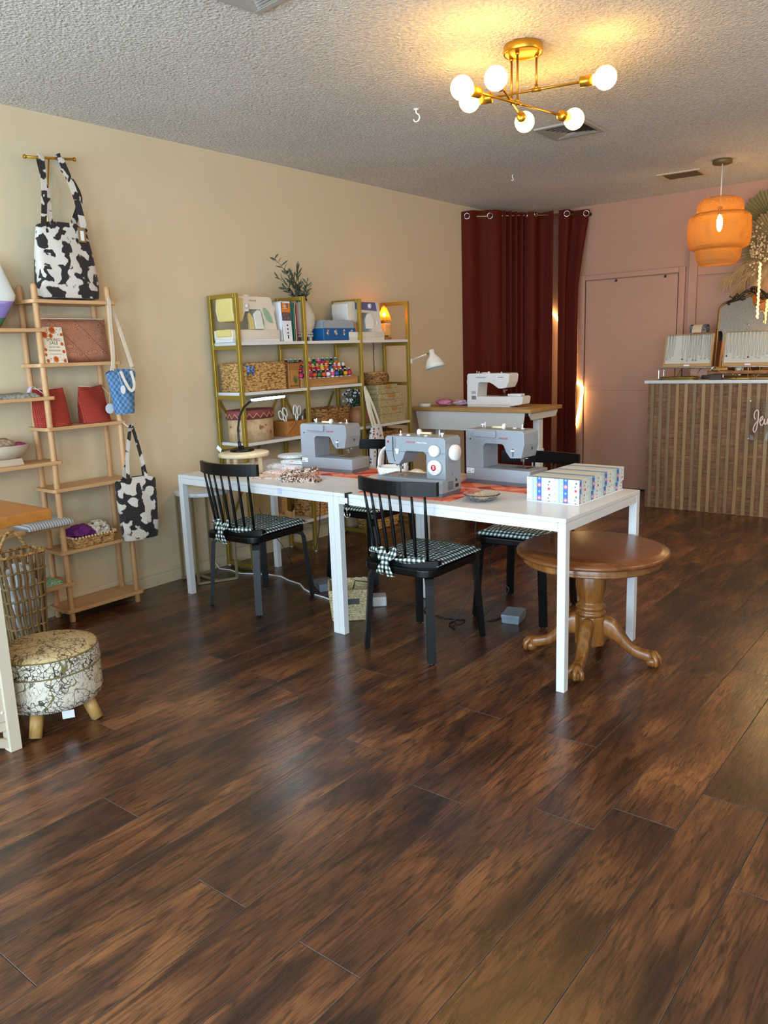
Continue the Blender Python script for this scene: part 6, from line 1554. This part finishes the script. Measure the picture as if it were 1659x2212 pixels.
part(wl, 'arm', MB().cyl((.270, 3.060, 1.323), (.440, 3.060, 1.371), .0052), m_wl, True)
ax_ = Vector((.040, 0, -.155)).normalized()
Mw = Matrix.Translation((.486, 3.060, 1.402)) @ ax_.to_track_quat('Z', 'Y').to_matrix().to_4x4()
part(wl, 'shade', MB().lathe([(0, -.004), (.021, -.002), (.023, .034), (.029, .044), (.056, .075), (.075, .115), (.080, .145), (.077, .145), (.071, .115), (.052, .08), (.027, .05), (0, .044)], (0, 0, 0), 36).xf(Mw), m_wl, True)
part(wl, 'joint', MB().cyl((.440, 3.060, 1.371), (.478, 3.060, 1.384), .004), m_steel, True)
# ---------------------------------------------------------------- jewellery counter
jc = thing('display_counter', 'counter clad in vertical wood strips with a white top by the pink wall', 'counter', (2.6, 4.80, 0))
CX0, CX1, CY0, CY1, CZ = 1.703, 3.75, 4.510, 5.05, 1.087
dk_w = NT('end_grain_slivers')
vv = dk_w.map(scale=(9, 9, 95)); nn = dk_w.noise(1.0, 4, .65, vv, .5); n2 = dk_w.noise(1.0, 2, .5, dk_w.map(scale=(40, 40, 7)))
dk_w.bump(nn, .7, .006)
dkm = dk_w.fin(dk_w.ramp(dk_w.math('ADD', dk_w.math('MULTIPLY', nn, .7), dk_w.math('MULTIPLY', n2, .3)), [(.34, '#4a2c1a'), (.48, '#7a5232'), (.60, '#8f653f'), (.70, '#b08a5c')]), .6)
part(jc, 'carcass', MB().box(CX0, CX1, CY0, CY1, 0, CZ - .026), dkm, True)
stripm = []
for i, (a, b) in enumerate((('#a8865c', '#8d6c46'), ('#9a7c58', '#7f6244'), ('#8f7350', '#776045'), ('#b09066', '#94744c'))): stripm.append(wood('counter_strip_%d' % i, a, b, 'z', .7, .55))
rd = random.Random(17)
x = CX0 + .026
for i in range(29):
    w = rd.uniform(.026, .031)
    part(jc, 'strip', MB().box(x, x + w, CY0 - .011, CY0, .002, CZ - .027, 0, .001, 1), stripm[rd.randrange(4)], True)
    x += .0695
for i in range(8):
    y = CY0 + .02 + i * .066
    part(jc, 'strip', MB().box(CX0 - .010, CX0, y, y + .028, .002, CZ - .027, 0, .001, 1), stripm[rd.randrange(4)], True)
part(jc, 'counter_top', MB().box(CX0 - .028, CX1 + .02, CY0 - .022, CY1 + .02, CZ - .026, CZ, 0, .002, 2), plain('white_stone', '#d5d6d2', .3, var=.02), True)
# acrylic name sign on the counter front, script lettering
sg = thing('acrylic_sign', 'clear acrylic sign with pink script lettering on the slatted counter front', 'sign', (2.80, 4.485, .62), 0)
acr = NT('clear_acrylic'); tb1 = acr.n('BsdfTransparent'); gb1 = acr.n('BsdfGlossy', Roughness=.03); fr1 = acr.n('Fresnel', IOR=1.5); mx1 = acr.n('MixShader'); acr.set(mx1, 'i0', fr1)
acr.t.links.new(tb1.outputs[0], mx1.inputs[1]); acr.t.links.new(gb1.outputs[0], mx1.inputs[2]); acr.t.links.new(mx1.outputs[0], acr.out.inputs['Surface'])
part(sg, 'panel', MB().box(2.518, 3.10, 4.478, 4.483, .620, .935), acr.m, True)
so = MB()
for sx, sz in ((2.528, .925), (2.528, .63), (3.09, .925), (3.09, .63)): so.cyl((sx, 4.474, sz), (sx, 4.499, sz), .006, n=12)
part(sg, 'standoff', so, m_steel, True, kind='stuff')
def jp(a, b): return (2.562 + (1560 + a / 13.83 - 1630) * .0033, 4.4765, .748 - ((840 + b / 13.83) - 915) * .0036)
J = [(1000, 905), (965, 840), (958, 760), (985, 670), (1045, 625), (1085, 675), (1090, 800), (1078, 1000), (1045, 1220), (992, 1290), (955, 1210), (985, 1080), (1060, 975), (1115, 905)]
EW = [(1115, 985), (1190, 930), (1222, 860), (1200, 810), (1155, 880), (1150, 1010), (1195, 1080), (1250, 1020), (1280, 880), (1285, 990), (1310, 1055), (1350, 1000), (1372, 880), (1380, 1000), (1410, 1055), (1455, 1000), (1470, 890), (1490, 960)]
RY = [(1500, 985), (1575, 930), (1607, 860), (1585, 810), (1540, 880), (1535, 1010), (1580, 1080), (1650, 1000), (1720, 800), (1710, 640), (1680, 700), (1690, 1000), (1730, 1075), (1780, 980), (1800, 850), (1830, 880), (1880, 860), (1870, 1000), (1900, 1070), (1960, 980), (1990, 860), (1985, 1000), (2030, 1050), (2080, 960), (2100, 860), (2080, 1100), (2030, 1280), (1985, 1240), (2060, 1080), (2150, 980)]
lt = MB()
for st_ in (J, EW, RY): lt.tube(smooth([jp(*p) for p in st_], 5), .0052, 8)
part(sg, 'lettering', lt, plain('blush_acrylic', '#e8c9bd', .4), True)

# ---- necklace boards on chrome risers
m_lin = plain('pale_linen', '#c9c5b8', .9, var=.04, bump=.3, bs=700, bd=.0006)
m_bw = wood('board_oak', '#bf9560', '#a37b4a', 'x', .8, .5)
def board(label, x0, x1, y, z, h, lean):
    t = thing('necklace_board', label, 'display board', ((x0 + x1) / 2, y, z), 0, 'linen necklace boards on the counter')
    M = Matrix.Translation((0, 0, .0)) @ Matrix.Rotation(R(-lean), 4, 'X'); w = (x1 - x0) / 2
    part(t, 'back', MB().box(-w, w, .0005, .014, 0, h).xf(M), m_bw)
    part(t, 'linen_panel', MB().box(-w + .010, w - .010, -.002, .0005, .028, h - .008).xf(M), m_lin)
    f = MB()
    for q in ((-w, -w + .010, 0, h), (w - .010, w, 0, h), (-w + .010, w - .010, 0, .028), (-w + .010, w - .010, h - .008, h)): f.box(q[0], q[1], -.012, .0004, q[2], q[3], 0, .001, 1)
    part(t, 'frame', f.xf(M), m_bw)
    part(t, 'price_strip', MB().box(-.022, .022, -.0135, -.012, .006, .018).xf(M), m_paper)
    lg = part(t, 'strut', MB().box(-.03, .03, .0, .006, 0, h * .8).xf(Matrix.Translation((0, .105, 0)) @ Matrix.Rotation(R(10), 4, 'X')), m_bw)
    return t, M, w
def riser(label, x0, x1, y0, y1, z, h):
    t = thing('chrome_riser', label, 'riser', ((x0 + x1) / 2, (y0 + y1) / 2, z), 0, 'chrome risers on the counter')
    for y in (y0, y1):
        part(t, 'leg_hoop', MB().tube(smooth([(x0, y, z + .001), (x0, y, z + h - .025), (x0 + .02, y, z + h), (x1 - .02, y, z + h), (x1, y, z + h - .025), (x1, y, z + .001)], 5), .0065, 10), m_steel, True)
    part(t, 'deck', MB().box(x0 + .01, x1 - .01, y0 + .007, y1 - .007, z + h - .003, z + h + .005, 0, .001, 1), m_steel, True)
    part(t, 'wire_brace', MB().tube([(x0 + .10, y1, z + .002), (x0 + .15, y1, z + h - .004), (x0 + .20, y1, z + h - .004), (x0 + .25, y1, z + .002), (x0 + .31, y1, z + h - .004)], .003, 6), m_brass, True)
    return t
riser('chrome riser under the left necklace board, over the brass tray', 1.765, 2.185, 4.575, 4.70, CZ, .098)
riser('chrome riser under the right necklace board at the frame edge', 2.245, 2.66, 4.60, 4.72, CZ, .098)
nb = CZ + .098 + .0055
B1, M1_, w1_ = board('linen necklace board left of the mirror on the counter', 1.795, 2.185, 4.585, nb, .270, 11)
B2, M2_, w2_ = board('linen necklace board in front of the mirror at the right frame edge', 2.262, 2.655, 4.61, nb, .280, 11)
kinds = ['silver disc', 'white pearl', 'dark stone', 'silver leaf', 'small silver heart', 'grey stone', 'pale star', 'rose quartz']
km = [m_steel, plain('pearl', '#efece6', .25), plain('dark_stone', '#3a3635', .3), m_steel, m_steel, plain('grey_stone', '#7f7f82', .35), m_steel, plain('rose_quartz', '#c99a95', .35)]
ords = ['first', 'second', 'third', 'fourth', 'fifth', 'sixth', 'seventh', 'eighth', 'ninth', 'tenth', 'eleventh', 'twelfth', 'thirteenth', 'fourteenth']
def necklace(bd, M, w, h, xc, ln, wd, k, i, side):
    P = Vector(bd.location); W = Matrix.Translation(P) @ M
    t = thing('necklace', '%s pendant necklace, %s from the left on the %s linen board' % (kinds[k], ords[i], side), 'necklace', tuple(W @ Vector((xc, -.0125, h - ln))), 0, 'necklaces on the linen boards')
    pts = [(xc - wd, -.013, h + .0008), (xc - wd * .8, -.0135, h - ln * .5), (xc - .004, -.0135, h - ln * .94), (xc, -.0135, h - ln), (xc + .004, -.0135, h - ln * .94), (xc + wd * .8, -.0135, h - ln * .5), (xc + wd, -.013, h + .0008)]
    part(t, 'chain', MB().tube([W @ Vector(p) for p in pts], .0011, 5), m_silver, True)
    z = h - ln - .007; c = W @ Vector((xc, -.0145, z))
    part(t, 'pendant', MB().ball(tuple(c), .0062 if k != 4 else .0048, 10, 8, sz=1.25 if k in (2, 5, 7) else 1.0), km[k], True)
for i, (xf, ln, wd) in enumerate(((.07, .200, .010), (.13, .198, .010), (.19, .188, .008), (.40, .200, .013), (.50, .212, .010), (.555, .180, .006), (.62, .208, .008), (.68, .210, .008), (.74, .180, .007), (.79, .198, .012), (.865, .196, .007), (.92, .205, .007), (.955, .198, .006))):
    necklace(B1, M1_, w1_, .270, -w1_ + 2 * w1_ * xf, ln, wd, (0, 1, 1, 2, 6, 3, 5, 5, 1, 4, 3, 1, 6)[i], i, 'left')
for i in range(13):
    necklace(B2, M2_, w2_, .280, -w2_ + .030 + i * .0275, (.192, .178, .205, .200, .206, .212, .203, .186, .202, .208, .182, .199, .186)[i], .010, (2, 1, 4, 1, 3, 6, 2, 7, 4, 3, 6, 1, 5)[i], i, 'right')
# ---- trays, live-edge board, arch, head form
tr_ = thing('brass_tray', 'oval dark brass tray on the counter under the left chrome riser', 'tray', (1.93, 4.60, CZ))
part(tr_, 'tray', MB().prism(rrect(1.775, 2.075, 4.545, 4.665, .045), 'z', CZ + .0005, CZ + .006).tube([(p[0], p[1], CZ + .018) for p in rrect(1.775, 2.075, 4.545, 4.665, .045)], .0075, 8, closed=True).tube([(p[0], p[1], CZ + .008) for p in rrect(1.778, 2.072, 4.548, 4.662, .045)], .006, 8, closed=True), plain('aged_brass', '#8b7440', .4, .8, var=.2), True)
rd = random.Random(8); tk = MB()
for i in range(26): tk.torus((rd.uniform(1.80, 2.04), rd.uniform(4.57, 4.64), CZ + .014 + rd.uniform(0, .012)), .008, .002, 'xyz'[i % 3], 12, 5)
part(tr_, 'rings', tk, m_brass, True, kind='stuff')
tr2 = thing('jewellery_tray', 'low dark wooden jewellery tray between the brass tray and the live edge board', 'tray', (2.12, 4.70, CZ))
part(tr2, 'tray', MB().box(2.07, 2.19, 4.72, 4.82, CZ + .0005, CZ + .03, 0, .004, 2), plain('dark_walnut', '#3c2618', .5), True)
le = thing('live_edge_board', 'live edge wooden board on dark blocks along the counter', 'board', (2.45, 4.56, CZ))
N = 40
lo = MB()
def le_f(u, v):
    x = 2.175 + .62 * u; e = .006 * math.sin(17 * u) + .004 * math.sin(41 * u + 1); a = 2 * PI * v
    return (x, 4.565 + (.042 + e) * math.copysign(abs(math.cos(a)) ** .5, math.cos(a)), CZ + .058 + .014 * math.copysign(abs(math.sin(a)) ** .5, math.sin(a)) + .002 * math.sin(30 * u + a))
lo.grid(le_f, 50, 14, cv=True)
vs_ = [le_f(0, j / 14) for j in range(14)]; lo.add(vs_, [tuple(range(14))])
part(le, 'board', lo, wood('live_edge', '#a97a48', '#7d5330', 'x', .7, .5, '#50331c'), True)
for x in (2.19, 2.66): part(le, 'block', MB().box(x, x + .09, 4.545, 4.585, CZ + .0005, CZ + .045, 0, .002, 1), plain('dark_block', '#3a221a', .5), True)
rdsh = thing('ring_dish', 'round wooden ring dish on the left end of the live edge board', 'dish', (2.245, 4.565, CZ + .073))
part(rdsh, 'dish', MB().lathe([(0, .002), (.055, .001), (.060, .006), (.060, .016), (.055, .018), (.052, .010), (0, .009)], (2.262, 4.562, CZ + .0735), 36, sy=.62), m_bamboo, True)
rr_ = MB()
for i in range(9): rr_.torus((2.225 + .010 * i, 4.560 + .012 * math.sin(i * 2), CZ + .0735 + .020), .008, .002, 'y', 14, 6)
part(rdsh, 'rings', rr_, m_brass, True, kind='stuff')
ah = thing('arch_stand', 'slim brass arch earring stand between the two necklace boards', 'stand', (2.30, 4.76, CZ))
part(ah, 'arch', MB().tube(smooth([(2.235, 4.76, CZ + .001)] + [(2.33 - .095 * math.cos(PI * q / 12), 4.76, CZ + .17 + .12 * math.sin(PI * q / 12)) for q in range(13)] + [(2.425, 4.76, CZ + .001)], 3), .0045, 8), plain('pale_brass', '#c9b07c', .35, .8), True)
part(ah, 'base', MB().box(2.215, 2.445, 4.74, 4.78, CZ, CZ + .006, 0, .001, 1), m_brass, True)
hd = thing('headband_form', 'beige headband stand wearing blue edged headbands behind the left necklace board', 'stand', (2.03, 4.80, CZ))
part(hd, 'stand', MB().box(1.96, 2.11, 4.77, 4.83, CZ, CZ + .36, 0, .004, 1), plain('blush_card', '#c79880', .7), True)
bnd = MB()
def hbf(u, v):
    a = PI * (.04 + .92 * v); return (1.955 + .12 * u + .02 * (u - .5) * math.sin(a), 4.80 - .055 * math.cos(a) * 1.25, CZ + .372 + .078 * math.sin(a))
bnd.grid(hbf, 12, 16)
def hbm():
    t = NT('beige_headband'); s = t.sep(); q = t.math('FRACT', t.math('MULTIPLY', t.math('ADD', s[0], .0815), 8.3))
    k = t.math('ADD', t.math('LESS_THAN', q, .20), t.math('GREATER_THAN', q, .84)); n = t.noise(160, 2)
    return t.fin(t.mix(t.math('MULTIPLY', k, t.math('GREATER_THAN', n, .40)), '#bfae98', '#3c4658'), .8)
part(hd, 'headband', bnd, hbm(), True)
# ---- ornate mirror on the counter
mr = thing('mirror', 'arched mirror in an ornate black and gold scroll frame on the counter', 'mirror', (2.368, 4.935, CZ))
MY = 4.935; LEAN = Matrix.Translation((0, MY, CZ)) @ Matrix.Rotation(R(-9), 4, 'X') @ Matrix.Translation((0, -MY, -CZ)); mxl, mxr, mzb = 2.105, 2.622, CZ + .010; mcx = (mxl + mxr) / 2
def arch_pts(o):
    P = [(mxl + o, mzb + o)]
    P += [(mxl + o, 1.62)]
    for q in range(1, 9):
        a = PI / 2 * q / 8; P.append((mxl + o + .075 * (1 - math.cos(a)), 1.645 + (.075 - o) * math.sin(a)))
    for q in range(1, 8):
        k = q / 8; P.append((mxl + .075 + (mcx - mxl - .075) * k, 1.72 - o + .055 * k ** 1.5))
    P.append((mcx, 1.775 - o))
    return P + [(2 * mcx - x, z) for x, z in P[-2::-1]]
part(mr, 'glass', MB().prism(arch_pts(.008), 'y', MY - .004, MY + .004).xf(LEAN), NT('mirror_silver').fin('#e6e6e2', .015, 1.0), True)
fp = [(x, MY - .004, z) for x, z in arch_pts(0)]
part(mr, 'frame', MB().tube(fp, .0095, 8, 0, closed=True, sx=1, sy=1.1).xf(LEAN), plain('antique_gold', '#6b5330', .4, .7, var=.3), True)
part(mr, 'backing', MB().prism(arch_pts(.004), 'y', MY + .004, MY + .016).xf(LEAN), m_blackmat, True)
orn = MB()
def scroll(cx, cz, r, a0, tr, sg, th=.006):
    pts = []; n = 22
    for i in range(n + 1):
        q = i / n; rr = r * (1 - .82 * q); a = a0 + sg * tr * 2 * PI * q
        pts.append((cx + rr * math.cos(a), MY - .014, cz + rr * math.sin(a)))
    orn.tube(pts, [th * (1 - .45 * i / n) for i in range(n + 1)], 7)
for s in (-1, 1):
    X = lambda d: mcx + s * d
    orn.tube([(X(.205), MY - .012, 1.706), (X(.185), MY - .014, 1.722), (X(.15), MY - .014, 1.732), (X(.115), MY - .014, 1.738), (X(.085), MY - .014, 1.775), (X(.05), MY - .014, 1.802), (X(.02), MY - .014, 1.800)], [.004, .009, .010, .012, .011, .010, .008], 8)
    scroll(X(.118), 1.768, .016, PI / 2, 1.2, -s); scroll(X(.148), 1.752, .012, PI / 2, 1.1, s); scroll(X(.075), 1.745, .022, 0 if s > 0 else PI, 1.2, -s, .006)
    scroll(X(.032), 1.786, .020, PI, 1.2, s, .006); scroll(X(.19), 1.708, .010, 0, 1.0, s)
    for q in range(6):
        x = .06 + q * .022; orn.tube([(X(x), MY - .015, 1.748 + .02 * math.cos(q)), (X(x + .008), MY - .02, 1.760 + .02 * math.cos(q)), (X(x + .018), MY - .015, 1.758)], [.003, .007, .002], 6)
orn.ball((mcx, MY - .016, 1.800), .016, 14, 10, sz=1.3)
for q in range(5):
    a = R(30 + 30 * q); orn.tube([(mcx, MY - .014, 1.806), (mcx + .022 * math.cos(a), MY - .018, 1.806 + .022 * math.sin(a)), (mcx + .034 * math.cos(a), MY - .014, 1.806 + .032 * math.sin(a))], [.005, .009, .003], 7)
part(mr, 'scrollwork', orn.xf(LEAN), plain('blackened_bronze', '#2a211a', .38, .6, var=.3), True)
# ---- dried palm fans and pampas on the wall
def palm(label, cx, cz, r, a0, a1, y, col, n=34):
    mb = MB()
    for i in range(n):
        b0 = a0 + (a1 - a0) * i / n; b1 = a0 + (a1 - a0) * (i + 1) / n; bm_ = (b0 + b1) / 2; rr = r * (1 - .03 * (i % 3))
        p = lambda a, q, o: (cx + q * math.cos(a), y - o, cz + q * math.sin(a))
        mb.add([p(b0, .02, .004), p(bm_, .02, .012), p(b1, .02, .004), p(b1, rr, .010), p(bm_, rr * 1.03, .030), p(b0, rr, .010)], [(0, 1, 4, 5), (1, 2, 3, 4), (5, 4, 1, 0), (4, 3, 2, 1)], 0, False)
    t = thing('palm_fan', label, 'dried plant', (cx, y, cz), 0, 'dried palm fans on the pink wall')
    part(t, 'fan', mb, plain(label.split()[0] + '_palm', col, .8, var=.18, vs=25), True)
    part(t, 'stalk', MB().cyl((cx, y - .006, cz), (cx + .02, y - .006, cz - r * .5), .006, .004, 8), plain('dry_stalk', '#8a7148', .8), True)
palm('olive dried palm fan pinned highest on the pink wall', 2.43, 2.345, .275, R(-10), R(215), YB - .006, '#8f8458')
palm('pale dried palm fan overlapping below the olive one', 2.50, 2.15, .30, R(60), R(225), YB - .045, '#a8946c')
rd = random.Random(33)
def plume(label, p0, p1, wd, col, n=260):
    t = thing('pampas_plume', label, 'dried plant', p0, 0, 'pampas plumes on the pink wall')
    A = Vector(p0); B = Vector(p1); sag = Vector((0, 0, -.05)); mb = MB()
    P = lambda q: A.lerp(B, q) - sag * 4 * q * (1 - q) * .6
    part(t, 'stem', MB().tube([P(q / 8) for q in range(9)], [.004 - .0004 * q for q in range(9)], 6), plain('pampas_stem', '#8a7148', .8), True)
    for i in range(n):
        q = rd.uniform(.12, .98); c = P(q); d = (P(min(1, q + .05)) - P(q - .05)).normalized()
        s = Vector((rd.uniform(-1, 1), rd.uniform(-.45, .12), rd.uniform(-1, .6))); l = rd.uniform(.05, .11) * (1.15 - .5 * q)
        e1 = c + d * l * .6 + s * wd * (1 - .5 * q) * .55; e2 = c + d * l * 1.25 + s * wd * (1 - .45 * q) + Vector((0, 0, -.03))
        mb.tube([c, e1, e2], [.0026, .0020, .0007], 3, caps=False)
    part(t, 'plume', mb, plain('pampas_fluff', col, .9, var=.15), True, kind='stuff')
plume('sandy pampas plume sweeping furthest left on the pink wall', (2.52, 5.255, 2.16), (2.10, 5.13, 1.88), .10, '#b08e62')
plume('sandy pampas plume drooping just above the mirror', (2.52, 5.255, 2.12), (2.21, 5.12, 1.83), .10, '#a9875b')
plume('feathery pampas plume nearest the right frame edge', (2.56, 5.255, 2.10), (2.36, 5.12, 1.82), .09, '#b3936a')
fb_ = thing('dried_flowers', 'cluster of dried cream flowers between the palm fans and the plumes', 'dried plant', (2.42, 5.16, 2.1), 0)
fb2 = MB()
for i in range(150):
    x = 2.36 + abs(rd.gauss(0, .09)); z = 2.12 + rd.gauss(0, .075); fb2.ball((x - .06, 5.135 + rd.uniform(-.03, .05), z), rd.uniform(.006, .014), 6, 5, sz=rd.uniform(.6, 1.3))
part(fb_, 'blossom', fb2, noisefab('dried_cream', ['#b89a6e', '#d8c8a8', '#8a6f4a', '#c9b48a'], 60), True, kind='stuff')
# ---- hanging gold light strands
gl = emit('gold_light', (1.0, .60, .16), 3)
def strand(label, x, y, z0, z1, r):
    t = thing('light_strand', label, 'light', (x, y, z1), 0, 'gold light strands by the mirror')
    mb = MB(); n = 46
    for i in range(n):
        z = z0 + (z1 - z0) * i / n; mb.ball((x + .004 * math.sin(i * 1.7), y, z), r * (1 + .3 * math.sin(i * 2.3)), 8, 6, sz=1.2)
    part(t, 'bead_chain', mb, gl, True)
    part(t, 'wire_arm', MB().tube([(x, y, z1), (x + .002, y + .05, z1 + .06), (x + .01, YB - .001, z1 + .08)], .003, 6), m_brass, True)
strand('glowing gold bead strand hanging in front of the mirror at the frame edge', 2.442, 4.88, 1.99, 1.56, .0075)
pt('added_warm_light', (2.82, 4.7, 1.7), 11, (1, .66, .26), .18)  # added warm light without fixture, standing in for unseen gold strands
